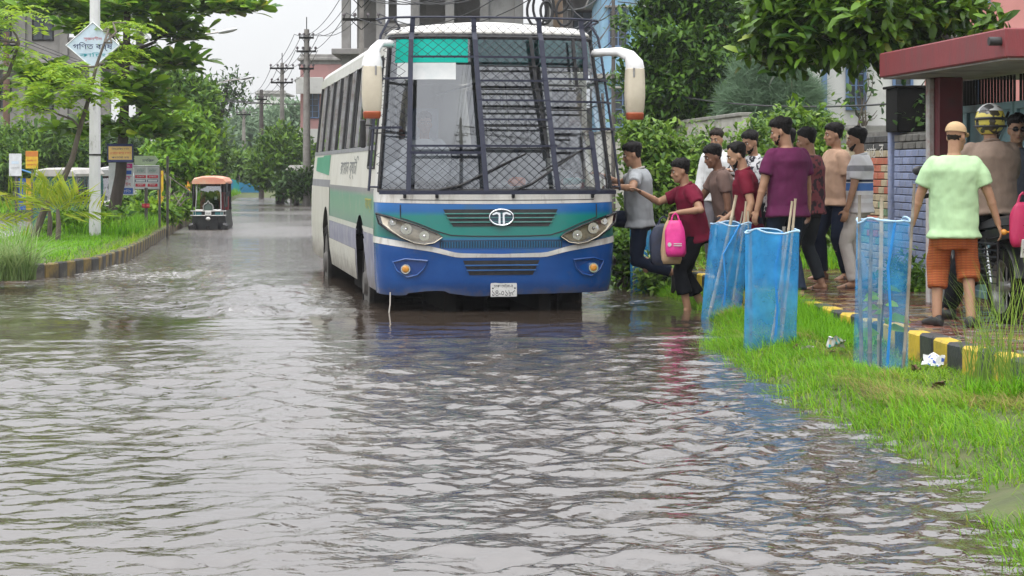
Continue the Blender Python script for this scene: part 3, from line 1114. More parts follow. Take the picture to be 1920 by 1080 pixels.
W0, W1 = 1.74, 2.70
for sg in (-1, 1):
    v_start = 0.5 if sg < 0 else 1.75
    side_panel('skirt_panel', sg, 2.75, 6.7, 0.21, 0.56, m_sidewhite, 0.004)
    side_panel('skirt_panel', sg, v_start, 2.75, 0.21, 0.72, m_sidepurple)
    side_panel('side_band', sg, 2.6, 6.7, 0.56, 0.80, m_sidepurple)
    side_panel('trim_stripe', sg, v_start, 6.7, 0.72 if False else 0.80, 0.86, m_white, 0.003)
    side_panel('side_band', sg, v_start, 2.6, 0.72, 0.80, m_sidepurple)
    side_panel('side_panel', sg, v_start, 6.7, 0.86, 1.28, m_sidegreen)
    side_panel('rear_side_panel', sg, 6.7, BL, 0.21, 1.24, m_sidewhite, 0.006)
    side_panel('side_band', sg, 6.7, BL, 1.24, 1.34, m_grey, cut=False)
    side_panel('waist_panel', sg, v_start, 6.7, 1.28, W0 - 0.05, m_sidewhite, cut=False)
    side_panel('waist_panel', sg, 6.7, BL, 1.34, W0 - 0.05, m_sidewhite, cut=False)
    side_panel('window_rail', sg, v_start, BL, W0 - 0.05, W0, m_grey, 0.006, cut=False)
    side_panel('cant_rail', sg, v_start, BL, W1, 2.82, m_white, cut=False)
    # windows: seven bays between black pillars
    vs_ = np.linspace(1.55 if sg < 0 else 1.80, BL - 0.3, 8)
    for k in range(7):
        a, b_ = vs_[k], vs_[k + 1]
        tw = random.uniform(-0.02, 0.02)
        g = MB()
        q = [Vector((sg * (hw(w) - 0.012 + (tw if v == a + 0.05 else -tw)), v, w)) for v, w in ((a + 0.05, W0), (b_ - 0.05, W0), (b_ - 0.05, W1), (a + 0.05, W1))]
        g.add(q, [(0, 1, 2, 3)])
        mid = (a + b_) / 2
        wd = g.build('window', m_pane, bus, recalc=False)
        g = MB()
        g.box((sg * (hw(2.2) - 0.005), mid, 2.22), (0.02, 0.04, W1 - W0 - 0.01), Euler((0, -sg * 0.095, 0)))
        g.build('sash', m_steel, wd)
        g = MB()   # curtain bunched behind the pane
        side = random.choice((-1, 1))
        G = []
        for w in (W0 + 0.02, 2.2, W1 - 0.02):
            G.append([Vector((sg * (hw(w) - 0.05 - 0.018 * (j % 2)), mid + side * (0.12 + 0.05 * j), w)) for j in range(8)])
        g.grid(G)
        g.build('curtain', m_cover, wd, recalc=False)
    for v in vs_:
        g = MB()
        g.box((sg * (hw(2.22) - 0.002), v, 2.22), (0.03, 0.10, W1 - W0), Euler((0, -sg * 0.095, 0)))
        g.build('window_pillar', m_black, bus)
# driver's door window on the visible side
g = MB()
q = [Vector((-(hw(w) + 0.002), v, w)) for v, w in ((0.72, 1.50), (1.42, 1.50), (1.42, 2.66), (0.80, 2.66))]
g.add(q, [(0, 1, 2, 3)])
dw_ = g.build('driver_window', m_pane, bus, recalc=False)
g = MB()
g.tube(q + q[:2], 0.018, 6)
g.build('rubber_seal', m_black, dw_)
side_panel('cab_panel', -1, 0.5, 0.78, W0 - 0.05, W1, m_white, cut=False)
side_panel('cab_panel', -1, 1.40, 1.55, W0 - 0.05, W1, m_white, cut=False)
# doorway on the kerb side with steps
g = MB()
for k in range(2):
    g.box((0.95 - 0.22 * k, 1.15, 0.30 + 0.25 * k), (0.52, 1.0, 0.04), b=0.008)
g.build('door_step', m_steel, bus)
g = MB()
g.box((1.02, 1.70, 1.45), (0.46, 0.035, 2.25), b=0.01)
dr = g.build('door', m_sidewhite, bus)
g = MB()
g.box((1.02, 1.678, 1.9), (0.34, 0.012, 1.0))
g.build('pane', m_pane, dr)
g = MB()
g.tube([(1.24, 0.62, 0.75), (1.26, 0.62, 1.2), (1.2, 0.62, 2.3)], 0.016, 6)
g.tube([(1.20, 1.62, 0.7), (1.20, 1.62, 1.9)], 0.016, 6)
g.build('grab_rail', m_steel, bus, smooth=True)
# rear
g = MB()
g.grid([[Vector((x * hw(w) / 4, BL - 0.05 + 0.04 * (1 - (x / 4) ** 2), w)) for x in range(-4, 5)] for w in np.linspace(0.21, 2.82, 12)])
g.build('rear_panel', m_sidewhite, bus, recalc=False)
# floor, chassis
g = MB()
g.box((0, 5.4, 0.52), (2.36, 9.2, 0.05))
g.build('floor', m_dark, bus)
g = MB()
g.box((0, 0.62, 0.36), (1.9, 0.12, 0.22), b=0.01)
g.box((-0.5, 4.9, 0.12), (0.12, 9.3, 0.26)); g.box((0.5, 4.9, 0.12), (0.12, 9.3, 0.26))
g.box((0, 3.9, 0.25), (2.2, 1.6, 0.42)); g.box((0, 9.0, 0.3), (2.2, 1.6, 0.4))
g.build('chassis', m_dark, bus)
for c in (2.15, 7.3):
    g = MB()
    g.tube([(-0.95, c, 0.12), (-0.2, c, 0.12), (-0.12, c, 0.12), (0.12, c, 0.12), (0.2, c, 0.12), (0.95, c, 0.12)], [0.09, 0.09, 0.22, 0.22, 0.09, 0.09], 12)
    g.build('axle', m_dark, bus, smooth=True)
# wheels
def wheel(u, c, w_):
    rings = []
    for x, r in ((-w_ / 2, 0.40), (-w_ / 2, 0.49), (-w_ / 2 + 0.04, 0.525), (w_ / 2 - 0.04, 0.525), (w_ / 2, 0.49), (w_ / 2, 0.40)):
        rings.append([Vector((u + x, c + r * math.cos(2 * math.pi * j / 32), 0.20 + r * math.sin(2 * math.pi * j / 32))) for j in range(32)])
    e = MB(); e.loft(rings, cap=False)
    t = e.build('wheel', m_tyre, bus, smooth=True)
    sg = 1 if u > 0 else -1
    e = MB()
    e.loft([[Vector((u + sg * x, c + r * math.cos(2 * math.pi * j / 24), 0.20 + r * math.sin(2 * math.pi * j / 24))) for j in range(24)]
            for x, r in ((w_ / 2 - 0.01, 0.40), (w_ / 2 - 0.02, 0.34), (w_ / 2 - 0.08, 0.30), (w_ / 2 - 0.02, 0.16), (w_ / 2 + 0.03, 0.12), (w_ / 2 + 0.03, 0.02))])
    e.build('rim', mat('rim_dark', (0.06, 0.055, 0.05), 0.6, c2=(0.10, 0.09, 0.08), scale=9), t, smooth=True)


for u in (-1.06, 1.06):
    wheel(u, 2.15, 0.27)
    wheel(u * 0.97, 7.3, 0.48)

# ---- lights, grille, badge, plate
for sg in (-1, 1):
    poly = [(1.222, 1.022), (1.10, 0.985), (0.85, 0.90), (0.66, 0.815), (0.615, 0.785), (0.70, 0.728), (0.80, 0.712), (0.90, 0.728), (1.02, 0.78), (1.12, 0.85), (1.20, 0.92)]
    poly = [(sg * a, b_) for a, b_ in poly]
    cen = (sg * 0.93, 0.85)
    g = MB()
    out = [S(*p, 0.012) for p in poly]
    n = len(out)
    inn = [S(cen[0] + (p[0] - cen[0]) * 0.86, cen[1] + (p[1] - cen[1]) * 0.80, -0.012) for p in poly]
    low = [S(cen[0] + (p[0] - cen[0]) * 0.5, cen[1] + (p[1] - cen[1]) * 0.45, -0.05) for p in poly]
    g.add(out + inn + low + [S(*cen, -0.055)], [(i, (i + 1) % n, n + (i + 1) % n, n + i) for i in range(n)] +
          [(n + i, n + (i + 1) % n, 2 * n + (i + 1) % n, 2 * n + i) for i in range(n)] + [(2 * n + i, 2 * n + (i + 1) % n, 3 * n) for i in range(n)])
    # the mask is cut away by setting the lamp bowl in front of it
    off = MB()
    for p in g.v:
        off.v.append((p[0], p[1] - 0.062, p[2]))
    off.f, off.m, off.n = g.f, g.m, g.n
    hl = off.build('headlight', mat('headlight_bowl', (0.60, 0.54, 0.42), 0.35, c2=(0.46, 0.40, 0.30), scale=14, dirt=(0.25, 0.2, 0.14), dscale=18, dlo=0.55, dhi=0.8), bus, smooth=True)
    g = MB()
    g.tube([S(*p, 0.055) + Vector((0, 0.0, 0)) for p in poly + poly[:2]], 0.013, 6)
    g.build('rim', m_blackgloss, hl, smooth=True)
    g = MB()
    g.prism(poly, lambda a, b_: S(a, b_, 0.0), lambda a, b_: S(a, b_, 0.052))
    g.f = g.f[2:]; g.m = g.m[2:]
    g.build('surround', m_blackgloss, hl)
    for (a, b_, r) in ((0.80, 0.80, 0.052), (0.98, 0.87, 0.058), (1.11, 0.94, 0.035)):
        g = MB()
        c = S(sg * a, b_, 0.0) + Vector((0, -0.045, 0))
        for k in range(3):
            rr, dd = r * (1 - 0.3 * k), 0.012 * k
            g.tube([c + Vector((0, dd, 0)), c + Vector((0, dd + 0.012, 0))], rr, 16)
        g.ellipsoid(c + Vector((0, -0.004, 0)), (r * 0.32, 0.02, r * 0.32), 10, 6)
        g.build('reflector', m_chrome, hl, smooth=True)
    g = MB()
    g.add([S(*p, 0.060) for p in poly] + [S(*cen, 0.072)], [(i, (i + 1) % n, n) for i in range(n)])
    g.build('lens', glass_mat('headlight_lens', (0.93, 0.90, 0.82), 0.06, 0.08), hl, smooth='all')
    # fog lamp in its almond recess
    fp = [(0.76, 0.545), (0.98, 0.565), (1.10, 0.53), (1.06, 0.44), (0.96, 0.375), (0.86, 0.40), (0.80, 0.46)]
    fp = [(sg * (2 * 0.96 - a if sg < 0 else a) if False else sg * a, b_) for a, b_ in fp]
    g = MB()
    n = len(fp)
    pp = [S(*p, 0.014) for p in fp]
    g.tube(pp + pp[:2], 0.011, 6)
    fo = g.build('fog_lamp', m_blue, bus, smooth=True)
    g = MB()
    g.add([S(*p, 0.004) for p in fp], [tuple(range(n))])
    g.build('recess', mat('bus_blue_deep', (0.008, 0.05, 0.22), 0.3, coat=0.3), fo)
    g = MB()
    c = S(sg * 0.985, 0.458, 0.0)
    g.tube([c + Vector((0, 0.02, 0)), c + Vector((0, -0.035, 0))], 0.05, 20)
    g.build('bezel', m_chrome, fo, smooth=True)
    g = MB()
    g.ellipsoid(c + Vector((0, -0.035, 0)), (0.038, 0.016, 0.038), 16, 6)
    g.build('lens', m_amber, fo, smooth=True)


def slot_grille(name, hw_top, hw_bot, z1, z0, k, m_slat, parent):
    g = MB()
    zs = np.linspace(z1, z0, 5)
    G = []
    for z in zs:
        h_ = hw_top + (hw_bot - hw_top) * (z1 - z) / (z1 - z0)
        G.append([S(h_ * q, z, 0.007) for q in np.linspace(-1, 1, 21)])
    g.grid(G)
    gr = g.build(name, m_black, parent, recalc=False)
    for i in range(1, k):
        z = z1 + (z0 - z1) * i / k
        h_ = hw_top + (hw_bot - hw_top) * i / k + 0.01
        g = MB()
        us = np.linspace(-h_, h_, 15)
        g.loft([[S(u, z + 0.006, 0.008), S(u, z + 0.004, 0.026), S(u, z - 0.006, 0.022), S(u, z - 0.008, 0.008)] for u in us])
        g.build('slat', m_slat, gr, smooth=False)
    return gr


slot_grille('upper_grille', 0.60, 0.50, 1.070, 0.895, 4, mat('slat_green', (0.10, 0.38, 0.34), 0.25, c2=(0.25, 0.48, 0.45), scale=6), bus)
slot_grille('lower_grille', 0.40, 0.33, 0.545, 0.395, 3, mat('slat_blue', (0.05, 0.17, 0.45), 0.25), bus)
# ribbed air slot under the bonnet edge
g = MB()
for u in np.linspace(-0.62, 0.62, 46):
    top = 0.745 - 0.02 * (u / 0.62) ** 2
    g.box(S(u, 0.705, 0.006), (0.010, 0.016, (top - 0.665)))
g.build('ribbed_air_slot', mat('slat_teal', (0.01, 0.12, 0.24), 0.4), bus, kind='stuff')
g = MB()
us = np.linspace(-0.64, 0.64, 17)
g.loft([[S(u, 0.675, 0.001), S(u, 0.675, 0.004), S(u, 0.755, 0.004), S(u, 0.755, 0.001)] for u in us])
g.build('air_slot', mat('slot_dark', (0.006, 0.03, 0.07), 0.5), bus)
# bonnet shut line
g = MB()
pts = [(-1.03, 1.118), (-1.03, 0.985), (-0.85, 0.925), (-0.66, 0.845), (-0.52, 0.805), (-0.3, 0.795), (0, 0.793), (0.3, 0.795), (0.52, 0.805), (0.66, 0.845), (0.85, 0.925), (1.03, 0.985), (1.03, 1.118)]
fine = []
for a, b_ in zip(pts[:-1], pts[1:]):
    for k in range(4):
        fine.append((a[0] + (b_[0] - a[0]) * k / 4, a[1] + (b_[1] - a[1]) * k / 4))
g.tube([S(*p, 0.002) for p in fine + [pts[-1]]], 0.0065, 5)
g.tube([S(u, 1.163 + 0.006 * (u / 1.1) ** 2, 0.005) for u in np.linspace(-1.03, 1.0, 20)], 0.004, 5)
g.build('bonnet_seam', m_ink, bus)
# oval badge
g = MB()
for k in range(32):
    pass
cz = 0.985
ring = [S(0.125 * math.cos(a), cz + 0.082 * math.sin(a), 0.032) for a in np.linspace(0, 2 * math.pi, 33)]
g.tube(ring, 0.0095, 8)
bd = g.build('badge', m_chrome, bus, smooth=True)
g = MB()
g.prism([(0.12 * math.cos(a), cz + 0.078 * math.sin(a)) for a in np.linspace(0, 2 * math.pi, 33)[:-1]], lambda a, b_: S(a, b_, 0.012), lambda a, b_: S(a, b_, 0.024))
g.build('badge_plate', mat('badge_dark', (0.02, 0.05, 0.08), 0.3), bd)
g = MB()
for sg in (-1, 1):
    bar = [(sg * 0.012, cz + 0.045), (sg * 0.012, cz - 0.072), (sg * 0.034, cz - 0.064), (sg * 0.030, cz + 0.02), (sg * 0.045, cz + 0.035), (sg * 0.092, cz + 0.022), (sg * 0.098, cz + 0.034), (sg * 0.055, cz + 0.056)]
    g.prism(bar, lambda a, b_: S(a, b_, 0.024), lambda a, b_: S(a, b_, 0.036))
g.build('badge_mark', m_chrome, bd)
# number plate
PLT = lambda x, y: Vector((0.03 + x, fv(0.03, 0.26) - 0.022 - 0.10 * (0.245 - y) * 0.0, y))
g = MB()
g.box((0.03, fv(0.03, 0.26) - 0.012, 0.243), (0.275, 0.010, 0.155), b=0.004)
npl = g.build('number_plate', m_platew, bus)
g = MB()
f_ = lambda x, y: Vector((0.03 + x, fv(0.03, 0.26) - 0.019, 0.243 + y))
write(g, 'plate1', f_, 0.20, 0.048, -0.005, 0.034)
write(g, 'plate2', f_, 0.245, 0.058, 0.0, -0.038)
for x, y in ((-0.115, 0.012), (0.115, 0.012)):
    g.prism([(x + 0.009 * math.cos(a), y + 0.009 * math.sin(a)) for a in np.linspace(0, 6.283, 9)[:-1]], f_, lambda a, b_: f_(a, b_) + Vector((0, -0.002, 0)))
g.build('lettering', m_ink, npl, recalc=False)
# side lettering, tall and narrow
g = MB()
write(g, 'side', lambda x, y: Vector((-(hw(1.5 + y) + 0.003), 3.9 - x, 1.5 + y)), 2.5, 0.28)
g.build('lettering', mat('ink_grey', (0.16, 0.17, 0.17), 0.6), bus, recalc=False)
g = MB()
write(g, 'side2', lambda x, y: Vector((-(hw(1.1) + 0.004), 1.15 - x, 1.1 + y)), 0.75, 0.16)
g.build('lettering', mat('ink_yellow', (0.45, 0.42, 0.06), 0.6, c2=(0.3, 0.33, 0.12), scale=8), bus, recalc=False)
g = MB()
g.add([Vector((-(hw(w) + 0.003), v, w)) for v, w in ((7.0, 1.40), (9.6, 1.46), (9.6, 1.66), (8.3, 1.66), (8.3, 1.68), (7.0, 1.68))], [tuple(range(6))])
g.build('painted_block', mat('side_green_block', (0.03, 0.25, 0.14), 0.4, c2=(0.06, 0.30, 0.18), scale=4), bus, recalc=False)

# ---- mirrors
for sg, ox in ((-1, -1.335), (1, 1.415)):
    cy = 0.02
    g = MB()
    rings = []
    for z, a, b_ in ((2.065, 0.088, 0.06), (2.12, 0.098, 0.085), (2.25, 0.104, 0.10), (2.42, 0.100, 0.10), (2.53, 0.094, 0.09), (2.545, 0.075, 0.07)):
        rings.append([Vector((ox + a * sgn(math.cos(q)) * abs(math.cos(q)) ** 0.6, cy + b_ * sgn(math.sin(q)) * abs(math.sin(q)) ** 0.6, z)) for q in np.linspace(0, 2 * math.pi, 25)[:-1]]) if False else None
    rings = [r_ for r_ in rings if r_]
    def sq(c, e):
        return math.copysign(abs(c) ** e, c)
    rings = [[Vector((ox + a * sq(math.cos(q), 0.6), cy + b_ * sq(math.sin(q), 0.6), z)) for q in np.linspace(0, 2 * math.pi, 25)[:-1]]
             for z, a, b_ in ((2.075, 0.086, 0.07), (2.12, 0.096, 0.085), (2.25, 0.104, 0.10), (2.42, 0.101, 0.10), (2.53, 0.096, 0.09), (2.545, 0.07, 0.06))]
    g.loft(rings)
    mr_ = g.build('mirror', m_cream, bus, smooth=True)
    g = MB()
    g.loft([[Vector((ox + a * sq(math.cos(q), 0.6), cy + b_ * sq(math.sin(q), 0.6), z)) for q in np.linspace(0, 2 * math.pi, 25)[:-1]]
            for z, a, b_ in ((2.00, 0.078, 0.055), (2.015, 0.088, 0.07), (2.065, 0.092, 0.078), (2.077, 0.084, 0.07))])
    g.build('reflector', m_orange, mr_, smooth=True)
    g = MB()
    g.box((ox - sg * 0.03, cy - 0.094, 2.49), (0.018, 0.02, 0.10), b=0.005)
    g.build('clip', m_steel, mr_)
    g = MB()
    if sg < 0:
        pts = [(ox, cy, 2.53), (ox + 0.005, cy, 2.60), (ox + 0.03, cy + 0.03, 2.71), (ox + 0.10, cy + 0.16, 2.78), (-1.09, 0.55, 2.80)]
        rad = [0.108, 0.10, 0.055, 0.045, 0.05]
    else:
        pts = [(ox, cy, 2.53), (ox - 0.005, cy, 2.58), (ox - 0.05, cy + 0.03, 2.67), (ox - 0.14, cy + 0.10, 2.715), (ox - 0.24, cy + 0.25, 2.72), (1.09, 0.5, 2.72)]
        rad = [0.105, 0.10, 0.068, 0.055, 0.045, 0.05]
    g.tube(pts, rad, 14, flat=0.85)
    g.build('arm', mat('bus_white_clean', (0.76, 0.76, 0.75), 0.3, c2=(0.7, 0.7, 0.69), scale=4, coat=0.3), mr_, smooth=True)
g = MB()
g.box((-1.36, 0.75, 1.86), (0.06, 0.05, 0.30), b=0.015)
g.tube([(-1.26, 0.7, 1.95), (-1.36, 0.75, 1.95)], 0.012, 6)
g.build('wing_mirror', m_black, bus)

# ---- windscreen cage
def K(u, w, off=0.13):
    h_ = hw(min(w, 2.9))
    q = max(-0.995 * h_, min(0.995 * h_, u))
    p = S(q, min(w, 2.95), off)
    p.z = w
    if w > 2.95:
        p.y = fz(2.95) + (fv(q, 2.95) - fz(2.95)) - off + (w - 2.95) * 0.1
    return p


def bar(pts, wd, name='cage_bar', dp=0.018, off=0.13, par=None, m=None):
    """flat steel strap through (u, w) points"""
    fine = []
    for a, b_ in zip(pts[:-1], pts[1:]):
        n = max(2, int((abs(a[0] - b_[0]) + abs(a[1] - b_[1])) / 0.08))
        fine += [(a[0] + (b_[0] - a[0]) * k / n, a[1] + (b_[1] - a[1]) * k / n) for k in range(n)]
    fine.append(pts[-1])
    g = MB()
    P3 = [K(u, w, off) for u, w in fine]
    vert = abs(pts[0][1] - pts[-1][1]) > abs(pts[0][0] - pts[-1][0])
    rings = []
    for p in P3:
        if vert:
            rings.append([p + Vector((sx * wd / 2, sy * dp / 2, 0)) for sx, sy in ((-1, -1), (1, -1), (1, 1), (-1, 1))])
        else:
            rings.append([p + Vector((0, sy * dp / 2, sx * wd / 2)) for sx, sy in ((-1, -1), (1, -1), (1, 1), (-1, 1))])
    g.loft(rings)
    return g.build(name, m or m_navy, par or cage)


g = MB()
lp = [K(u, 3.075, 0.14) for u in np.linspace(-1.09, 1.09, 41)]
lp = [Vector((-1.14, 1.0, 3.05))] + lp + [Vector((1.14, 1.0, 3.05))]
g.tube(lp, 0.013, 6)
cage = g.build('windscreen_cage', m_navy, bus, smooth=True)
EB = 1.20
for pts, wd in [([(-0.83, 3.075), (-0.86, 2.6), (-0.925, 1.25)], 0.05), ([(-0.235, 3.075), (-0.225, 2.6), (-0.20, 2.0), (-0.165, 1.25)], 0.052),
                ([(0.45, 3.075), (0.475, 2.6), (0.51, 2.1), (0.55, 1.55), (0.58, 1.25)], 0.052), ([(0.89, 3.06), (0.90, 2.7), (0.90, 2.42)], 0.05),
                ([(0.93, 1.88), (0.96, 1.55), (0.985, 1.25)], 0.052)]:
    bar(pts, wd, 'cage_upright_and_reflection')
for a, b_, z, wd in [(-0.86, 0.92, 2.655, 0.016), (-1.14, -0.87, 2.43, 0.016), (0.45, 1.13, 2.43, 0.016), (-0.23, 0.50, 2.405, 0.015), (-0.22, 0.52, 2.20, 0.015), (0.50, 1.17, 2.19, 0.016),
                     (-0.2, 0.53, 2.0, 0.015), (0.54, 1.2, 1.905, 0.016), (-0.92, 0.58, 1.725, 0.016), (-0.93, -0.2, 1.655, 0.02), (0.58, 0.95, 1.70, 0.016),
                     (-1.22, -0.96, 1.915, 0.018), (-1.16, 1.16, 1.245, 0.03)]:
    bar([(a, z), (b_, z)], wd * 1.35, 'cage_rail_and_reflection')
for a, b_, z in [(-0.25, 0.42, 2.56), (0.46, 0.85, 2.555), (-0.24, 0.46, 2.315), (0.48, 0.9, 2.36), (-0.22, 0.49, 2.11), (0.5, 0.92, 2.10), (-0.2, 0.51, 1.93), (0.55, 0.8, 1.83), (-0.2, 0.55, 1.70), (-1.2, -0.96, 1.86)]:  # black bars standing in for the rails' reflections and shadows on the glass
    bar([(a, z), (b_, z)], 0.014, 'cage_rail_and_reflection', off=0.10, m=m_black)
bar([(0.36, 2.87), (0.40, 2.4), (0.46, 2.0), (0.50, 1.6)], 0.035, 'cage_upright_and_reflection', off=0.08, m=m_black)  # dark double of an upright, imitating its reflection in the windscreen
bar([(0.81, 2.86), (0.83, 2.37)], 0.03, 'cage_upright_and_reflection', off=0.08, m=m_black)  # likewise a built reflection, not a second steel bar
for sg in (-1, 1):
    g = MB()
    pts = [T(sg * 0.86, w, 0.10) for w in np.linspace(1.26, 2.9, 12)]
    pts.append(Vector((sg * 1.08, pts[-1].y + 0.05, 3.07)))
    g.tube(pts, 0.014, 6)
    g.build('cage_side_bar', m_navy, cage, smooth=True)
    g = MB()
    for z in (2.43, 1.915, 1.30):
        g.tube([T(sg * 0.70, z, 0.11), T(sg * 0.8, z, 0.10), T(sg * 0.9, z, 0.09), T(sg * 0.97, z, 0.0)], 0.011, 6)
    g.tube([Vector((sg * 1.06, 0.46, 3.06)), Vector((sg * 0.98, 0.62, 2.97)), Vector((sg * 1.1, 0.9, 2.93))], 0.010, 6)
    g.build('cage_bracket', m_navy, cage, smooth=True)
# expanded wire mesh, diamonds about 5 cm
g = MB()
DXM, DZM = 0.052, 0.046


def mesh_open(u, w):
    if -0.89 < u < -0.21 and 1.74 < w < 2.62:
        return True          # the driver's view is left clear
    return False


u_n, w_n = int(2.34 / DXM), int((3.03 - 1.26) / DZM)
mv, mf = [], []
for i in range(u_n + 1):
    for j in range(w_n + 1):
        if (i + j) % 2:
            continue
        for di in (-1, 1):
            u0, w0 = -1.17 + i * DXM, 1.26 + j * DZM
            u1, w1 = u0 + di * DXM, w0 + DZM
            lim = 1.19 - 0.085 * max(0, (w1 - 1.3) / 1.6)
            if abs(u0) > lim or abs(u1) > lim or w1 > 3.03 or mesh_open((u0 + u1) / 2, (w0 + w1) / 2):
                continue
            a, b_ = K(u0, w0, 0.118), K(u1, w1, 0.118)
            dx = Vector((1, 0, -di)).normalized() * 0.0027
            dy = Vector((0, 0.0025, 0))
            o = len(mv)
            mv += [a - dx, a + dx * 0.3 - dy, a + dx, b_ - dx, b_ + dx * 0.3 - dy, b_ + dx]
            mf += [(o, o + 1, o + 4, o + 3), (o + 1, o + 2, o + 5, o + 4), (o + 2, o, o + 3, o + 5)]
link('wire_mesh', raw_mesh('wire_mesh', [tuple(p) for p in mv], mf, mat('wire_dark', (0.018, 0.02, 0.032), 0.6)), cage, kind='stuff')

# ---- wipers
for a, b_, c in (((-0.66, 1.262), (-0.42, 1.31), (0.18, 1.60)), ((0.13, 1.262), (0.33, 1.33), (0.87, 1.68))):
    g = MB()
    g.tube([S(*a, 0.03), S(*b_, 0.05), S((b_[0] + c[0]) / 2, (b_[1] + c[1]) / 2, 0.055), S(*c, 0.05)], [0.016, 0.014, 0.011, 0.008], 6)
    wp = g.build('wiper', m_black, bus, smooth=True)
    g = MB()
    e0 = (c[0] - 0.42, c[1] - 0.215)
    g.tube([S(e0[0] + (c[0] + 0.1 - e0[0]) * t, e0[1] + (c[1] + 0.045 - e0[1]) * t, 0.03) for t in np.linspace(0, 1, 8)], 0.009, 5)
    g.build('wiper_blade', m_black, wp)
for u in (-0.98, -0.66, 0.13, 0.98):
    g = MB()
    g.box(S(u, 1.205, 0.02), (0.03, 0.05, 0.05), b=0.008)
    g.tube([S(u, 1.21, 0.02), K(u, 1.25)], 0.010, 6)
    g.build('cage_foot', m_black, cage)

# ---- inside the cab
g = MB()
g.loft([[Vector((u, fv(u, 1.2) + a, z)) for a, z in ((0.06, 1.16), (0.10, 1.28), (0.45, 1.30), (0.62, 1.18), (0.62, 0.6), (0.1, 0.6))] for u in np.linspace(-1.08, 1.08, 13)])
g.build('dashboard', mat('dash_dark', (0.02, 0.02, 0.024), 0.6, c2=(0.035, 0.035, 0.04), scale=6), bus, smooth=True)
g = MB()
ctr = Vector((-0.62, 0.98, 1.30))
Mr = Euler((R(-32), 0, 0)).to_matrix()
rp_ = [ctr + Mr @ Vector((0.24 * math.cos(a), 0, 0.24 * math.sin(a))) if False else ctr + Euler((R(35), 0, 0)).to_matrix() @ Vector((0.24 * math.cos(a), 0.24 * math.sin(a), 0)) for a in np.linspace(0, 2 * math.pi, 29)]
g.tube(rp_, 0.017, 8)
for a in (0.5, 2.6, 4.7):
    g.tube([ctr, ctr + Euler((R(35), 0, 0)).to_matrix() @ Vector((0.24 * math.cos(a), 0.24 * math.sin(a), 0))], 0.013, 6)
g.tube([ctr, ctr + Vector((0, -0.35, -0.55))], 0.03, 8)
g.build('steering_wheel', m_black, bus, smooth=True)


def coach_seat(u, v, w0=0.55, tall=1.0, m=None):
    e = MB()
    e.box((u, v, w0 + 0.42), (0.44, 0.46, 0.13), b=0.04)
    e.loft([[Vector((u + sx * a, v + 0.22 + 0.12 * (z - 0.45) + sy * 0.06, w0 + z)) for sx, sy in ((-1, -0.6), (-0.8, -1), (0.8, -1), (1, -0.6), (1, 0.6), (0.8, 1), (-0.8, 1), (-1, 0.6))]
            for z, a in ((0.40, 0.20), (0.60, 0.225), (0.95, 0.225), (1.05 * tall, 0.20), (1.13 * tall, 0.15), (1.17 * tall, 0.06))])
    e.tube([(u, v, w0), (u, v, w0 + 0.36)], 0.05, 8)
    return e.build('coach_seat', m or m_seat, bus, smooth=True)


coach_seat(-0.62, 1.45, 0.70, 1.0, m_seat)
e = MB()
e.box((0.1, 0.9, 1.0), (0.8, 0.9, 0.5), b=0.1)
e.build('engine_cover', mat('dash_dark', (0, 0, 0)), bus)
for r_ in range(7):
    for u in (-0.88, -0.44, 0.44, 0.88):
        if r_ == 0 and u < 0:
            continue
        coach_seat(u, 2.6 + r_ * 0.92, 0.62, 1.0, m_cover if (r_ + int(u > 0)) % 2 else m_seat)
e = MB()
e.box((0, 2.05, 1.5), (0.02, 0.02, 0.02))
e = MB()
e.box((-0.75, 2.02, 1.72), (0.72, 0.03, 0.9), b=0.01)
e.build('partition', mat('partition_pale', (0.36, 0.39, 0.46), 0.5, c2=(0.28, 0.31, 0.37), scale=3), bus)
e = MB()
for u in (-0.6, 0.6):
    e.tube([(u, 1.9, 2.62), (u, 9.8, 2.62)], 0.016, 6)
e.build('ceiling_rail', m_steel, bus)
e = MB()   # slim visor mirror by the left corner
e.box((-0.98, 0.55, 1.98), (0.09, 0.03, 0.36), b=0.012)
e.box((-1.06, 0.6, 2.12), (0.06, 0.03, 0.5), b=0.012)
e.build('cab_mirror', m_black, bus)


def lump(c, r, seed, name, m, par=None, **kw):
    rr = np.random.default_rng(seed)
    e = MB()
    e.ellipsoid((0, 0, 0), r, 18, 12)
    V = np.array(e.v)
    d = 1 + 0.22 * fbm(V[:, 0] * 6 / max(r) * 0.3 + seed, V[:, 2] * 6 / max(r) * 0.3 + V[:, 1] * 5, 3, seed)
    V = V * d[:, None] + np.array(c)
    V[:, 2] = np.maximum(V[:, 2], c[2] - r[2] * 0.75)
    e.v = [tuple(p) for p in V]
    return e.build(name, m, par, smooth='all', **kw)


lump((-0.98, 0.42, 1.43), (0.20, 0.13, 0.15), 3, 'plastic_sack', m_bagw, bus)
lump((-0.60, 0.30, 1.46), (0.26, 0.14, 0.18), 5, 'plastic_sack', m_bagw, bus)
lump((-0.34, 0.32, 1.42), (0.14, 0.12, 0.14), 8, 'plastic_sack', mat('sack_grey', (0.22, 0.23, 0.26), 0.4, c2=(0.4, 0.42, 0.45), scale=9, bump=0.8, bscale=16), bus)
lump((0.22, 0.30, 1.35), (0.10, 0.06, 0.06), 9, 'dust_cloth', mat('cloth_orange', (0.75, 0.16, 0.03), 0.8), bus)
lump((0.68, 0.36, 1.39), (0.17, 0.1, 0.10), 14, 'plastic_sack', mat('sack_clear', (0.42, 0.46, 0.46), 0.3, c2=(0.25, 0.3, 0.3), scale=12, bump=0.8, bscale=20), bus)
e = MB()
e.tube([(0.70, 0.28, 1.36), (0.86, 0.30, 1.36), (0.90, 0.31, 1.36), (0.94, 0.31, 1.36)], [0.04, 0.04, 0.02, 0.018], 10)
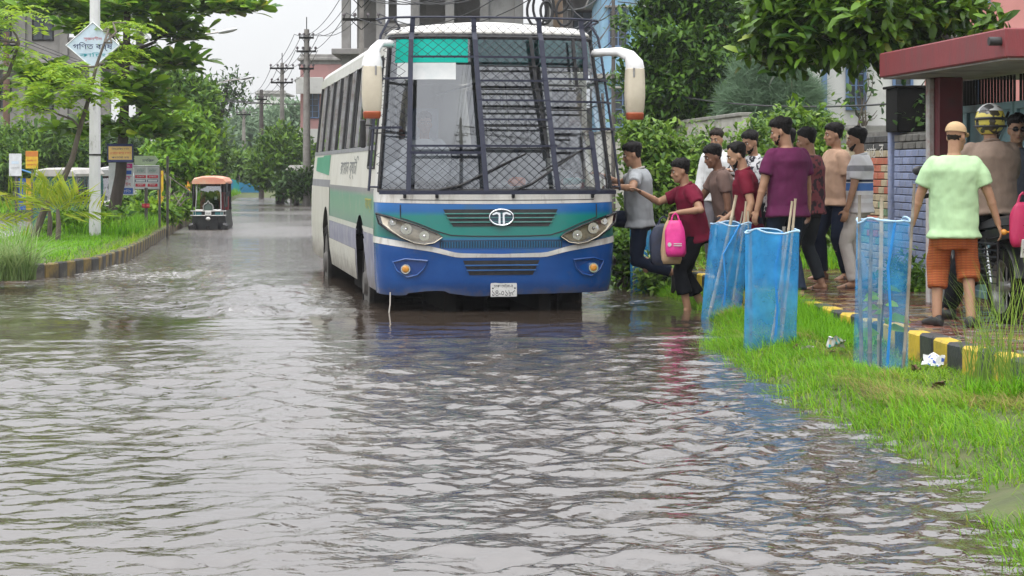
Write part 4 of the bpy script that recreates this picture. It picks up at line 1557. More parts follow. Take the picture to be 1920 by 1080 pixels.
e.build('water_bottle', mat('bottle_teal', (0.25, 0.5, 0.45), 0.15), bus, smooth=True)
e = MB()
e.box((0.05, 0.26, 1.33), (0.12, 0.03, 0.03), b=0.006)
e.build('toll_ticket_clip', m_platew, bus)
# rope hanging from the bumper corner
e = MB()
e.tube([(-1.14, 0.10, 0.22), (-1.145, 0.06, 0.10), (-1.16, 0.03, 0.02), (-1.165, 0.02, -0.1)], 0.007, 5)
e.build('rope', mat('rope_pale', (0.45, 0.42, 0.38), 0.8), bus)

# ================================================================== WALLS, GATE, HOUSES
WA = math.atan(0.1)                       # the street runs a little to the left


def wall_thing(name, label, cat, y0):
    """local x runs back along the street, local y points to the road"""
    return thing(name, label, cat, (WALL(y0), y0, 0), WA + math.pi / 2)


m_plaster = mat('white_plaster_wall', (0.52, 0.50, 0.45), 0.8, c2=(0.40, 0.38, 0.33), scale=2, dirt=(0.16, 0.15, 0.12), dscale=1.3, dlo=0.5, dhi=0.72, bump=0.3, bscale=20)
m_mortar = mat('mortar', (0.22, 0.21, 0.19), 0.85, c2=(0.14, 0.135, 0.12), scale=8)
m_pb = mat('brick_sky_blue', (0.30, 0.37, 0.58), 0.7, c2=(0.38, 0.44, 0.62), scale=9, dirt=(0.30, 0.33, 0.42), dscale=8, dlo=0.5, dhi=0.75, bump=0.4, bscale=40, vary=0.12)
m_pg = mat('brick_bare_grey', (0.26, 0.255, 0.23), 0.85, c2=(0.16, 0.155, 0.135), scale=7, dirt=(0.05, 0.05, 0.04), dscale=6, bump=0.6, bscale=30, vary=0.2)
m_pd = mat('brick_sooty', (0.055, 0.055, 0.055), 0.8, c2=(0.09, 0.09, 0.085), scale=7, bump=0.5, bscale=30, vary=0.2)
m_pc = mat('brick_cream', (0.58, 0.50, 0.33), 0.75, c2=(0.48, 0.41, 0.28), scale=8, dirt=(0.3, 0.25, 0.17), dscale=8, bump=0.4, bscale=40, vary=0.12)
m_pr = mat('brick_coral', (0.58, 0.16, 0.10), 0.75, c2=(0.52, 0.22, 0.13), scale=8, bump=0.4, bscale=40, vary=0.12)
m_pgn = mat('brick_green', (0.20, 0.36, 0.20), 0.75, c2=(0.30, 0.42, 0.26), scale=8, bump=0.4, bscale=40, vary=0.12)
m_pw = mat('brick_white', (0.66, 0.64, 0.60), 0.75, c2=(0.58, 0.56, 0.5), scale=8, bump=0.4, bscale=40, vary=0.1)
m_pv = mat('brick_violet', (0.13, 0.09, 0.13), 0.75, bump=0.4, bscale=40, vary=0.12)


def brick_panel(name, label, y0, ln, top, pick, cap=True):
    root = wall_thing(name, label, 'wall', y0)
    g = MB()
    g.box((ln / 2, -0.075, (top + 0.10) / 2), (ln, 0.09, top - 0.10))
    g.build('core', m_mortar, root)
    meshes = {}
    BW, BH = 0.245, 0.086
    rows = int((top - 0.16) / BH)
    for r in range(rows):
        off = -BW / 2 if r % 2 else 0
        x = off
        c = 0
        while x < ln - 0.01:
            a, b_ = max(0, x), min(ln, x + BW)
            if b_ - a > 0.05:
                m = pick(r, rows, (a + b_) / 2 / ln, c)
                key = (m.name, round(b_ - a, 3))
                if key not in meshes:
                    e = MB()
                    e.box((0, 0, 0), (b_ - a - 0.010, 0.075, BH - 0.010), b=0.006)
                    meshes[key] = e.mesh('brick', m)
                link('brick', meshes[key], root, ((a + b_) / 2, 0.0 + random.uniform(-0.004, 0.004), 0.16 + BH * (r + 0.5)), (random.uniform(-.01, .01), 0, random.uniform(-.008, .008)))
            x += BW
            c += 1
    return root


blue_w = brick_panel('brick_wall', 'sky blue painted brick wall panel with bare grey top beside the gate', 21.15, 1.55, 1.90, lambda r, n, t, c: m_pg if r >= n - 2 else m_pb)


def pick_art(r, n, t, c):
    k = n - 1 - r
    if k < 2:
        return m_pd
    if k in (2, 8):
        return m_pc if t < 0.8 else m_pgn
    if 3 <= k <= 7:
        if t > 0.62 and t < 0.85:
            return m_pw if k in (4, 5) else m_pv
        return random.choice((m_pr, m_pr, m_pc))
    if 9 <= k <= 14:
        return m_pgn if t > 0.62 else (m_pr if k in (11, 13) and t > 0.25 else random.choice((m_pc, m_pc, m_pgn)))
    return m_pc


art_w = brick_panel('brick_wall', 'brick wall panel painted cream, coral and green under a sooty top', 22.86, 1.5, 1.93, pick_art)
g = MB()
write(g, 'wall', lambda x, y: Vector((0.75 - x, 0.046, 1.70 + y)), 0.42, 0.16)
write(g, 'wall2', lambda x, y: Vector((0.32 - x, 0.046, 1.70 + y)), 0.18, 0.15)
g.build('lettering', m_pw, art_w, recalc=False)
for yy, cl in ((21.02, 0), (22.73, 1), (24.5, 2)):
    rt = wall_thing('wall_pier', ['pale blue pier between gate and blue brick wall', 'blue and grey pier between the two painted brick panels', 'cream pier at the far end of the painted brick panels'][cl], 'pier', yy)
    g = MB()
    g.box((0.06, -0.03, 1.03), (0.12, 0.20, 1.86), b=0.012)
    g.build('shaft', m_pb if cl < 2 else m_pc, rt)
    g = MB()
    g.box((0.06, -0.03, 1.99), (0.15, 0.23, 0.05), b=0.01)
    g.build('cap', m_pg, rt)
rt = wall_thing('boundary_wall', 'long stained white plaster boundary wall behind the bushes', 'wall', 31.0)
g = MB()
for k in range(7):
    g = MB()
    g.box((0.0 + 3.0 * k + 1.5, -0.08, 1.22), (2.98, 0.14, 2.2), b=0.01)
    g.build('panel', m_plaster, rt)
    g = MB()
    g.box((3.0 * k + 1.5, -0.08, 2.35), (3.0, 0.22, 0.06), b=0.01)
    g.build('coping', mat('coping_grey', (0.3, 0.29, 0.26), 0.8, c2=(0.16, 0.15, 0.13), scale=4), rt)
# black box on the wall head
rt = wall_thing('meter_box', 'tall black metal box standing on the painted brick wall', 'box', 22.45)
g = MB()
g.box((0.14, -0.07, 2.16), (0.46, 0.34, 0.50), b=0.012)
g.build('case', mat('box_black', (0.004, 0.004, 0.004), 0.8, c2=(0.010, 0.009, 0.008), scale=5, spec=0.2), rt)
g = MB()
g.box((0.14, -0.07, 2.42), (0.52, 0.40, 0.03), b=0.008)
g.build('lid', m_dark, rt)

# gatehouse
m_red = mat('gate_red_paint', (0.24, 0.040, 0.045), 0.6, c2=(0.19, 0.034, 0.04), scale=3, dirt=(0.16, 0.07, 0.065), dscale=3, dlo=0.52, dhi=0.78, bump=0.15, bscale=30, stretch=(2, 2, 0.5))
m_maroon = mat('gate_maroon_paint', (0.12, 0.022, 0.028), 0.6, c2=(0.16, 0.03, 0.035), scale=4, dirt=(0.07, 0.03, 0.03), dscale=4)
m_soffit = mat('soffit_plaster', (0.36, 0.35, 0.33), 0.8, c2=(0.26, 0.25, 0.24), scale=3, dirt=(0.12, 0.12, 0.11), dscale=2.5)
m_gate = mat('gate_teal_paint', (0.20, 0.34, 0.36), 0.5, c2=(0.15, 0.27, 0.29), scale=4, dirt=(0.09, 0.08, 0.07), dscale=5, dlo=0.56, dhi=0.8)
gh = thing('gatehouse', 'dark red gateway canopy on maroon columns with a teal metal gate', 'gateway', (3.90, 15.6, 0), WA + math.pi / 2)
g = MB()
g.box((1.75, -1.30, 2.485), (3.5, 2.60, 0.235), b=0.012)
g.build('canopy', m_red, gh)
g = MB()
g.box((1.75, -1.30, 2.362), (3.44, 2.54, 0.02))
g.build('soffit', m_soffit, gh)
g = MB()
g.tube([(0.10, 0.10, 2.50), (0.10, -0.1, 2.50)], 0.035, 12)
g.build('drain_pipe', m_black, gh, smooth=True)
for xx in (3.12, -0.2):
    g = MB()
    g.box((xx, -0.54, 1.27), (0.28, 0.24, 2.17), b=0.012)
    g.build('column', m_maroon, gh)
    g = MB()
    g.box((xx + 0.02, -0.39, 1.27), (0.10, 0.06, 2.15), b=0.01)
    g.build('column_strip', mat('strip_white', (0.55, 0.54, 0.52), 0.7, c2=(0.4, 0.38, 0.36), scale=5, dirt=(0.35, 0.12, 0.1), dscale=6), gh)
for k in range(2):
    x0 = 0.15 + k * 1.95
    gy = -0.86
    g = MB()
    g.box((x0 + 0.95, gy, 1.18), (1.84, 0.02, 1.80))
    leaf = g.build('gate_leaf', m_gate, gh)
    for zz in (0.30, 1.2, 2.06):
        g = MB(); g.box((x0 + 0.95, gy + 0.02, zz), (1.88, 0.05, 0.07), b=0.006); g.build('rail', m_gate, leaf)
    for xx in (0.03, 0.65, 1.27, 1.87):
        g = MB(); g.box((x0 + xx, gy + 0.022, 1.18), (0.05, 0.045, 1.80), b=0.006); g.build('stile', m_gate, leaf)
    g = MB()
    g.tube([(x0 + 0.1, gy + 0.04, 2.0), (x0 + 1.0, gy + 0.04, 1.3)], 0.014, 6)
    g.build('brace', m_dark, leaf)
    for j in range(22):
        g = MB()
        g.box((x0 + 0.06 + j * 0.085, gy, 2.21), (0.022, 0.022, 0.26), b=0.003)
        g.build('bar', m_dark, leaf)

# ---- houses
m_glassd = mat('house_glass', (0.03, 0.04, 0.05), 0.08, c2=(0.06, 0.07, 0.08), scale=3)
m_bluefr = mat('frame_blue', (0.12, 0.20, 0.36), 0.5)


def window(parent, cx, cz, w, h, y=0.0, m_fr=None, bars=0, sill=True):
    """window on a facade whose outer face is local y = y, looking to -y"""
    e = MB()
    e.box((cx, y - 0.012, cz), (w, 0.02, h))
    wo = e.build('window', m_glassd, parent)
    e = MB()
    t = 0.055
    for dx in (-1, 1):
        e.box((cx + dx * w / 2, y - 0.02, cz), (t, 0.09, h + t), b=0.005)
    for dz in (-1, 1):
        e.box((cx, y - 0.022, cz + dz * h / 2), (w - t, 0.086, t), b=0.005)
    e.box((cx, y - 0.026, cz), (t * 0.7, 0.05, h - t))
    for k in range(bars):
        e.box((cx, y - 0.04, cz - h / 2 + h * (k + 1) / (bars + 1)), (w - t, 0.02, 0.02))
    e.build('frame', m_fr or m_bluefr, wo)
    if sill:
        e = MB()
        e.box((cx, y - 0.10, cz + h / 2 + 0.12), (w + 0.3, 0.36, 0.07), b=0.01)
        e.build('sunshade', m_soffit, wo)
    return wo


def house(name, label, x, y, w, d, h, m_wall, wins, rz=0.0, slabs=(), m_fr=None, parapet=0.5, cat='house', ww=0.9, wh=1.2):
    rt = thing(name, label, cat, (x, y, 0), rz)
    e = MB()
    e.box((w / 2, d / 2, h / 2), (w, d, h), b=0.02)
    e.build('wall', m_wall, rt)
    e = MB()
    e.box((w / 2, d / 2, h + parapet / 2 + 0.003), (w + 0.25, d + 0.25, 0.14), b=0.02)
    e.box((w / 2, 0.06, h + parapet / 2), (w, 0.14, parapet), b=0.02)
    e.build('roof', m_soffit, rt)
    for z in slabs:
        e = MB()
        e.box((w / 2, d / 2, z), (w + 0.5, d + 0.5, 0.16), b=0.02)
        e.build('floor_slab', m_soffit, rt)
    for (cx, cz) in wins:
        window(rt, cx, cz, ww, wh, 0.0, m_fr, bars=3)
    return rt


m_wh = mat('house_white', (0.66, 0.66, 0.64), 0.75, c2=(0.58, 0.58, 0.56), scale=1.5, dirt=(0.33, 0.32, 0.3), dscale=0.9, dlo=0.55, dhi=0.85)
m_pink = mat('house_pink', (0.60, 0.26, 0.24), 0.8, c2=(0.54, 0.23, 0.21), scale=1.5, dirt=(0.3, 0.15, 0.13), dscale=1.0, dlo=0.55, dhi=0.85)
m_farpink = mat('far_pink', (0.50, 0.27, 0.26), 0.8, c2=(0.44, 0.24, 0.23), scale=1.0, dirt=(0.3, 0.2, 0.19), dscale=0.8)
m_conc = mat('raw_concrete', (0.30, 0.285, 0.27), 0.9, c2=(0.22, 0.21, 0.20), scale=0.8, dirt=(0.13, 0.12, 0.11), dscale=0.5, dlo=0.5, dhi=0.75, bump=0.3, bscale=4)
m_bluew = mat('house_blue', (0.27, 0.47, 0.64), 0.8, c2=(0.22, 0.40, 0.57), scale=1.2, dirt=(0.2, 0.26, 0.3), dscale=0.8)
m_raw = mat('raw_brick', (0.30, 0.15, 0.11), 0.9, c2=(0.24, 0.13, 0.10), scale=3, dirt=(0.2, 0.18, 0.16), dscale=1)

wh = house('house', 'white plastered house with narrow blue windows behind the painted wall', 6.0, 38, 1.95, 6, 4.7, m_wh, [(0.62, 3.1), (1.52, 3.1), (0.62, 1.3), (1.52, 1.3)], 0.0, slabs=(2.25,), ww=0.34, wh=0.9)
e = MB()
e.box((-0.02, -0.2, 2.4), (0.10, 0.12, 4.6), b=0.01)
e.build('corner_pilaster', m_bluefr, wh)
house('house', 'salmon pink house with dark windows behind the gate canopy', 8.1, 41, 9, 7, 7.2, m_pink, [(1.2, 3.2), (3.2, 3.2), (1.4, 5.6), (3.3, 5.6), (5.6, 5.6)], 0.0, slabs=(4.3,), ww=0.8, wh=1.3)
house('apartment_block', 'light blue apartment block above the leafy tree', 3.0, 66, 3.0, 8, 12, m_bluew, [(0.7, 3.5), (0.55, 6.2), (1.7, 6.2), (0.55, 9.2)], 0.0, slabs=(4.6, 7.6), ww=0.6, wh=1.2)
house('apartment_block', 'raw red brick block rising over the big tree', 7.0, 75, 7, 8, 11, m_raw, [(1.5, 6.0), (4.0, 6.0), (1.5, 9.0), (4.0, 9.0)], 0.0, slabs=(7.5,), ww=1.0, wh=1.3)
pk = house('apartment_block', 'faded pink apartment block with balconies behind the bus', -10.3, 96, 6, 8, 6.6, m_farpink, [(0.6, 2.1), (0.6, 4.6), (2.2, 2.1), (2.2, 4.6), (3.9, 4.6)], 0.0, slabs=(3.3, 5.8), ww=0.6, wh=1.2)
for z in (3.4, 5.9):
    e = MB(); e.box((0.5, -0.55, z - 0.35), (1.3, 0.06, 0.8), b=0.01); e.build('balcony', m_wh, pk)


def frame_building(name, label, x, y, w, d, floors, fh, bays, rz, cut, infill, seed):
    """unfinished concrete frame: slabs, columns, some brick infill"""
    r = random.Random(seed)
    rt = thing(name, label, 'building', (x, y, 0), rz)
    for k in range(1, floors + 1):
        x1 = w if k < cut[0] else cut[1]
        x0 = 0 if k < cut[0] else cut[2]
        e = MB(); e.box(((x0 + x1) / 2, d / 2, k * fh), (x1 - x0 + 1.0, d + 1.2, 0.22), b=0.02); e.build('floor_slab', m_conc, rt)
    for k in range(floors + 1):
        x1 = w if k < cut[0] else cut[1]
        x0 = 0 if k < cut[0] else cut[2]
        for j in range(bays + 1):
            xx = w * j / bays
            if xx < x0 - 0.1 or xx > x1 + 0.1:
                continue
            hh = fh - 0.24 if k < floors else r.uniform(0.8, 1.5)
            for yy in (0.2, d - 0.2):
                e = MB(); e.box((xx, yy, k * fh + 0.12 + hh / 2), (0.34, 0.34, hh), b=0.01); e.build('column', m_conc, rt)
            if k < floors and j < bays and xx + w / bays <= x1 + 0.1:
                t = r.random()
                bw = w / bays - 0.36
                if t < infill:
                    e = MB(); e.box((xx + w / bays / 2, 0.24, k * fh + 0.12 + hh / 2), (bw, 0.14, hh)); e.build('infill_wall', m_conc, rt)
                    if r.random() < 0.7:
                        window(rt, xx + w / bays / 2, k * fh + 1.6, min(1.1, bw * 0.6), 1.2, 0.17, m_fr=m_dark, bars=2)
                elif t < infill + 0.25:
                    e = MB(); e.box((xx + w / bays / 2, 0.24, k * fh + 0.12 + 0.5), (bw, 0.14, 1.0)); e.build('parapet', m_conc, rt)
                else:
                    e = MB(); e.box((xx + w / bays / 2, d * 0.7, k * fh + 0.12 + hh / 2), (bw, 0.14, hh)); e.build('back_wall', m_conc, rt)
    return rt


frame_building('unfinished_building', 'grey concrete frame building under construction rising behind the bus', -6.4, 76, 8.0, 8, 5, 3.0, 6, 0, (9, 8, 0), 0.38, 3)
frame_building('unfinished_building', 'tall brownish concrete frame building behind overhead cables', 2.2, 84, 8.0, 8, 5, 3.0, 5, 0, (9, 8, 0), 0.45, 8)
frame_building('unfinished_building', 'weathered grey concrete block behind the large-leaved tree', -24.5, 84, 7.2, 8, 4, 3.0, 4, 0, (9, 7.2, 0), 0.75, 12)
house('tower_block', 'distant pale tower block above the hazy trees', -19.4, 150, 2.2, 5, 7.0, m_wh, [(0.6, 5.5), (1.5, 5.5), (0.6, 3.5), (1.5, 3.5)], ww=0.5, wh=0.8)
house('tower_block', 'distant low cream block among the hazy trees', -16.6, 160, 2.0, 5, 5.2, m_pc, [(0.5, 4.2), (1.4, 4.2)], ww=0.5, wh=0.8)

# ---- poles and wires
m_pole = mat('pole_concrete', (0.30, 0.28, 0.26), 0.85, c2=(0.22, 0.205, 0.19), scale=3, dirt=(0.13, 0.12, 0.11), dscale=2)
m_polew = mat('pole_whitewash', (0.70, 0.70, 0.71), 0.6, c2=(0.60, 0.60, 0.61), scale=2.5, dirt=(0.22, 0.21, 0.19), dscale=1.6, dlo=0.56, dhi=0.68, stretch=(2, 2, 0.8))
m_poled = mat('pole_dark', (0.09, 0.08, 0.075), 0.8, c2=(0.13, 0.12, 0.11), scale=3)
m_wire = mat('wire_black', (0.02, 0.02, 0.022), 0.6)
m_insul = mat('insulator', (0.06, 0.045, 0.05), 0.3)


def util_pole(label, x, top, Y, arms, m=m_pole, r=0.11, zb=-0.3, name='utility_pole', ext=None):
    b = at(x, top, Y)
    rt = thing(name, label, 'pole', (b.x, Y, 0))
    e = MB()
    e.tube([(0, 0, zb), (0, 0, b.z * 0.5), (0, 0, b.z)], [r, r * 0.85, r * 0.62], 10)
    e.build('shaft', m, rt, smooth=True)
    if ext:
        e = MB(); e.tube([(0, 0, b.z - 0.1), (0, 0, b.z + ext)], 0.02, 5); e.build('spike', m_dark, rt)
    for (dz, half) in arms:
        e = MB()
        e.box((0, -0.1, b.z - dz), (half * 2, 0.07, 0.08), b=0.006)
        e.tube([(-half * 0.6, -0.1, b.z - dz), (0, -0.06, b.z - dz - 0.3)], 0.014, 5)
        e.tube([(half * 0.6, -0.1, b.z - dz), (0, -0.06, b.z - dz - 0.3)], 0.014, 5)
        ar = e.build('crossarm', m_dark, rt)
        for t in (-0.92, -0.35, 0.35, 0.92):
            e = MB()
            q = b.z - dz + 0.04
            e.tube([(t * half, -0.1, q), (t * half, -0.1, q + 0.06), (t * half, -0.1, q + 0.07), (t * half, -0.1, q + 0.13), (t * half, -0.1, q + 0.16)], [0.02, 0.02, 0.06, 0.05, 0.02], 8)
            e.build('insulator', m_insul, ar, smooth=True)
    return rt, b


u1, p1 = util_pole('concrete power pole with stacked crossarms beside the pink block', 575, 55, 80, [(0.35, 0.3), (0.9, 0.4), (1.6, 0.3)], r=0.17, ext=0.5)
u2, p2 = util_pole('slim concrete power pole with two wide crossarms over the roadside trees', 529, 118, 90, [(0.25, 0.55), (0.9, 0.5)], r=0.13, ext=0.45)
u3, p3 = util_pole('dark plain power pole between the hazy trees', 490, 168, 100, [(0.5, 0.3)], m=m_poled, r=0.14)
u4, p4 = util_pole('pale distant pole standing in the hazy trees', 457, 205, 112, [(0.3, 0.4)], r=0.13)
u5, p5 = util_pole('thin distant pole leaning into the hazy crowns', 438, 220, 126, [(0.3, 0.4)], r=0.13)
u6, p6 = util_pole('brown wooden pole before the weathered concrete block', 12, 60, 72, [(0.5, 0.4)], m=mat('pole_brown', (0.17, 0.10, 0.07), 0.85, c2=(0.12, 0.07, 0.05), scale=3), r=0.16)
u7, p7 = util_pole('tall pole with tangled cables rising behind the bus roof', 1046, -130, 48, [(0.5, 0.6), (3.1, 0.5)], m=mat('pole_tan', (0.26, 0.19, 0.13), 0.85, c2=(0.2, 0.15, 0.11), scale=3), r=0.16)
u8, p8 = util_pole('grey pole with insulators in front of the concrete frame building', 678, -30, 58, [(0.4, 0.5), (1.05, 0.55)], r=0.10)
u9, p9 = util_pole('black cable pole in front of the big layered tree', 1150, -120, 42, [(0.6, 0.5)], m=m_poled, r=0.05)


u0, p0 = util_pole('tall power pole on the verge whose mirror image shows in the bus windscreen', CX + F * 3.38 / 4.0, HZ - (11.0 - H) / 4.0 * F, 4.0, [(1.1, 0.75), (1.9, 0.5)], m=m_poled, r=0.25)


def wires(owner, a, b_, offs, sag, name='wire', r=0.012):
    for (dx, dz) in offs:
        e = MB()
        A, B = Vector((a.x + dx, a.y, a.z + dz)), Vector((b_.x + dx, b_.y, b_.z + dz))
        e.tube([A.lerp(B, t) - Vector((0, 0, sag * 4 * t * (1 - t))) for t in np.linspace(0, 1, 12)], r, 4, cap=False)
        o = e.build(name, m_wire, owner, recalc=False)
        o.matrix_parent_inverse = Matrix.Translation(owner.location).inverted()


OF = [(-0.5, -0.2), (-0.2, -0.2), (0.2, -0.2), (0.5, -0.2), (-0.45, -0.85), (0.45, -0.85)]
wires(u1, p1, p2, OF, 0.25)
wires(u2, p2, p3, OF[:4], 0.3)
wires(u3, p3, p4, OF[:4], 0.3)
wires(u8, p8, p1, OF[:5], 0.5)
wires(u7, p7, p8, OF, 0.9, r=0.015)
wires(u7, p7, p9, [(0, -0.4), (0.1, -1.5), (0, -2.2), (-0.1, -2.9), (0, -3.4)], 0.5, r=0.014)
wires(u7, Vector((p7.x, p7.y, p7.z - 2.4)), Vector((3.2, 62, 7.2)), [(0, 0), (0, -0.3), (0.2, -0.6), (0, -0.9), (0.1, 0.5)], 0.4, r=0.018)
wires(u0, p0, p9, OF, 0.6, r=0.014)
wires(u0, p0, Vector((4.6, -30, 10.4)), OF, 0.6, r=0.02)
wires(u0, p0, Vector((20.0, 9.0, 9.4)), OF, 0.7, r=0.02)
wires(u0, p0, Vector((16.0, -2.0, 12.0)), OF, 0.5, r=0.02)
wires(u9, p9, Vector((9.0, 20, 5.6)), [(0, -0.3), (0, -0.8), (0.1, -1.4)], 0.5)
wires(u9, Vector((p9.x, p9.y, 3.4)), Vector((4.9, 24, 2.3)), [(0, 0)], 0.25)
wires(u6, p6, Vector((-9.0, 110, 5.6)), OF[:4], 1.1)
wires(u6, p6, Vector((-26, 60, 6.0)), OF[:4], 0.8)
for k in range(9):   # coils of spare cable on the crowded pole
    e = MB()
    cx, cz, rr_ = random.uniform(-0.7, 0.5), random.uniform(5.2, 6.3), random.uniform(0.18, 0.36)
    e.tube([Vector((cx + rr_ * math.cos(a) * 0.8, -0.2 - 0.04 * k, cz + rr_ * 1.3 * math.sin(a))) for a in np.linspace(0, 6.4, 20)], 0.035, 5)
    e.build('cable_coil', m_wire, u7)

# ---- street lamps on the median
def lamp(label, x, ybase, Y, hgt, arm, r=0.11):
    X = (x - CX) / F * Y
    rt = thing('street_lamp', label, 'street lamp', (X, Y, 0.15), 0)
    e = MB()
    e.tube([(0, 0, -0.3), (0, 0, hgt * 0.5), (0, 0, hgt)], [r, r * 0.92, r * 0.8], 8)
    e.build('post', m_polew, rt, smooth=True)
    for zz in (hgt * 0.25, hgt * 0.6):
        e = MB(); e.tube([(0, 0, zz), (0, 0, zz + 0.03)], r * 1.03, 8); e.build('band', m_dark, rt)
    e = MB()
    e.tube([(0, 0, hgt - 0.4), (arm * 0.3, 0, hgt + 0.05), (arm * 0.7, 0, hgt + 0.28), (arm, 0, hgt + 0.36)], 0.03, 6)
    e.build('arm', m_steel, rt, smooth=True)
    e = MB()
    e.ellipsoid((arm + 0.25, 0, hgt + 0.40), (0.32, 0.12, 0.07), 12, 6, Euler((0, -0.2, 0)).to_matrix())
    e.build('lamp_head', mat('lamp_grey', (0.45, 0.46, 0.47), 0.4), rt, smooth=True)
    return rt


lp1 = lamp('whitewashed street lamp post carrying the diamond sign', 178, 442, 38, 6.4, 2.2, 0.115)
lp2 = lamp('white street lamp with curved arm over the flooded road', 288, 400, 60, 5.15, 2.0, 0.12)
lamp('pale street lamp far along the median', 372, 380, 92, 5.2, 2.0, 0.12)

# ------------------------------------------------------------------ signs
def paint(name, c, rough=0.55):
    return mat('print_' + name, c, rough, c2=tuple(v * 0.82 for v in c), scale=6)


w_white, w_blue, w_red, w_pinkp, w_yel, w_grn = paint('white', (0.72, 0.74, 0.76)), paint('blue', (0.03, 0.12, 0.50)), paint('red', (0.55, 0.03, 0.06)), paint('pink', (0.70, 0.05, 0.28)), paint('yellow', (0.75, 0.48, 0.03)), paint('green', (0.30, 0.42, 0.20))
w_sky, w_navy, w_org, w_grey = paint('sky', (0.60, 0.72, 0.84)), paint('navy', (0.02, 0.03, 0.12)), paint('orange', (0.60, 0.20, 0.03)), paint('grey', (0.5, 0.52, 0.52))


def board(name, label, x0, y0, x1, y1, Y, m, deco, post=None, cat='sign', rz=0.0, thick=0.03, m_edge=None, shape=None):
    """flat sign; deco(add, W, Hh) prints on it in metres from its centre"""
    a, b_ = at(x0, y1, Y), at(x1, y0, Y)
    W, Hh = b_.x - a.x, b_.z - a.z
    c = (a + b_) / 2
    rt = thing(name, label, cat, (c.x, Y, 0.1), rz)
    cz = c.z - 0.1
    poly = shape(W, Hh) if shape else [(-W / 2, -Hh / 2), (W / 2, -Hh / 2), (W / 2, Hh / 2), (-W / 2, Hh / 2)]
    e = MB()
    e.prism(poly, lambda p, q: Vector((p, 0, cz + q)), lambda p, q: Vector((p, thick, cz + q)))
    panel = e.build('panel', m, rt)
    if m_edge:
        e = MB()
        pp = [Vector((p, 0.0, cz + q)) for p, q in poly]
        e.tube(pp + pp[:2], 0.018, 4)
        e.build('frame', m_edge, rt)

    lay = [0]

    def rect(cx, cy, w, h, mm, name='printed_field'):
        lay[0] += 1
        o = -0.002 - 0.0012 * lay[0]
        e = MB()
        e.add([(cx - w / 2, o, cz + cy - h / 2), (cx + w / 2, o, cz + cy - h / 2), (cx + w / 2, o, cz + cy + h / 2), (cx - w / 2, o, cz + cy + h / 2)], [(0, 1, 2, 3)])
        e.build(name, mm, panel, recalc=False)

    def word(key, cx, cy, w, h, mm):
        lay[0] += 1
        o = -0.002 - 0.0012 * lay[0]
        e = MB()
        write(e, key, lambda p, q: Vector((p, o, cz + q)), w, h, cx, cy)
        e.build('lettering', mm, panel, recalc=False)
    deco(rect, word, W, Hh)
    if post is not None:
        for px in (post if hasattr(post, '__len__') else [post]):
            e = MB()
            e.tube([(px, thick + 0.03, -0.3), (px, thick + 0.03, cz + Hh * 0.45)], 0.028, 6)
            e.build('post', m_poled, rt)
    return rt


def d_diamond(rect, word, W, Hh):
    word('diamond1', 0, Hh * 0.14, W * 0.34, Hh * 0.10, w_red)
    word('diamond2', 0, -Hh * 0.03, W * 0.74, Hh * 0.20, w_navy)
    word('diamond3', 0, -Hh * 0.20, W * 0.5, Hh * 0.10, paint('teal', (0.02, 0.35, 0.42)))


board('diamond_sign', 'pale blue diamond sign with Bengali lettering on the lamp post', 124, 42, 224, 128, 37.8, w_sky, d_diamond, m_edge=w_white,
      shape=lambda W, Hh: [(0, -Hh / 2), (W / 2, 0), (0, Hh / 2), (-W / 2, 0)])


def d_board1(rect, word, W, Hh):
    rect(0, 0, W * 0.93, Hh * 0.78, paint('sand', (0.62, 0.42, 0.14)))
    word('board1', 0, Hh * 0.24, W * 0.7, Hh * 0.16, w_navy)
    word('board2', 0, -Hh * 0.02, W * 0.84, Hh * 0.18, w_red)
    word('board3', 0, -Hh * 0.27, W * 0.7, Hh * 0.14, w_navy)


board('notice_board', 'sandy yellow notice board in a dark frame nailed to the tree trunk', 202, 271, 249, 303, 40.6, w_navy, d_board1, m_edge=w_navy)


def d_banner(rect, word, W, Hh):
    rect(W * 0.2, Hh * 0.40, W * 0.5, Hh * 0.14, w_pinkp)
    word('banner1', W * 0.2, Hh * 0.40, W * 0.3, Hh * 0.08, w_white)
    rect(W * 0.22, Hh * 0.2, W * 0.4, Hh * 0.12, w_blue)
    word('banner2', W * 0.15, Hh * 0.02, W * 0.55, Hh * 0.13, w_pinkp)
    word('banner3', W * 0.1, -Hh * 0.15, W * 0.6, Hh * 0.12, w_red)
    rect(W * 0.18, -Hh * 0.37, W * 0.6, Hh * 0.18, w_blue)
    word('banner1', W * 0.18, -Hh * 0.37, W * 0.45, Hh * 0.1, w_white)


board('banner', 'white tuition banner printed pink and blue hanging behind the tree trunk', 204, 305, 250, 366, 41.3, w_white, d_banner, rz=0.1)


def d_arrow(rect, word, W, Hh):
    word('green', W * 0.08, 0, W * 0.5, Hh * 0.4, w_navy)


board('direction_sign', 'pale green arrow sign on a thin post above the white board', 252, 292, 297, 309, 43, paint('palegreen', (0.45, 0.55, 0.36)), d_arrow, post=[0.45],
      shape=lambda W, Hh: [(-W / 2, -Hh / 2), (W * 0.36, -Hh / 2), (W / 2, 0), (W * 0.36, Hh / 2), (-W / 2, Hh / 2)])


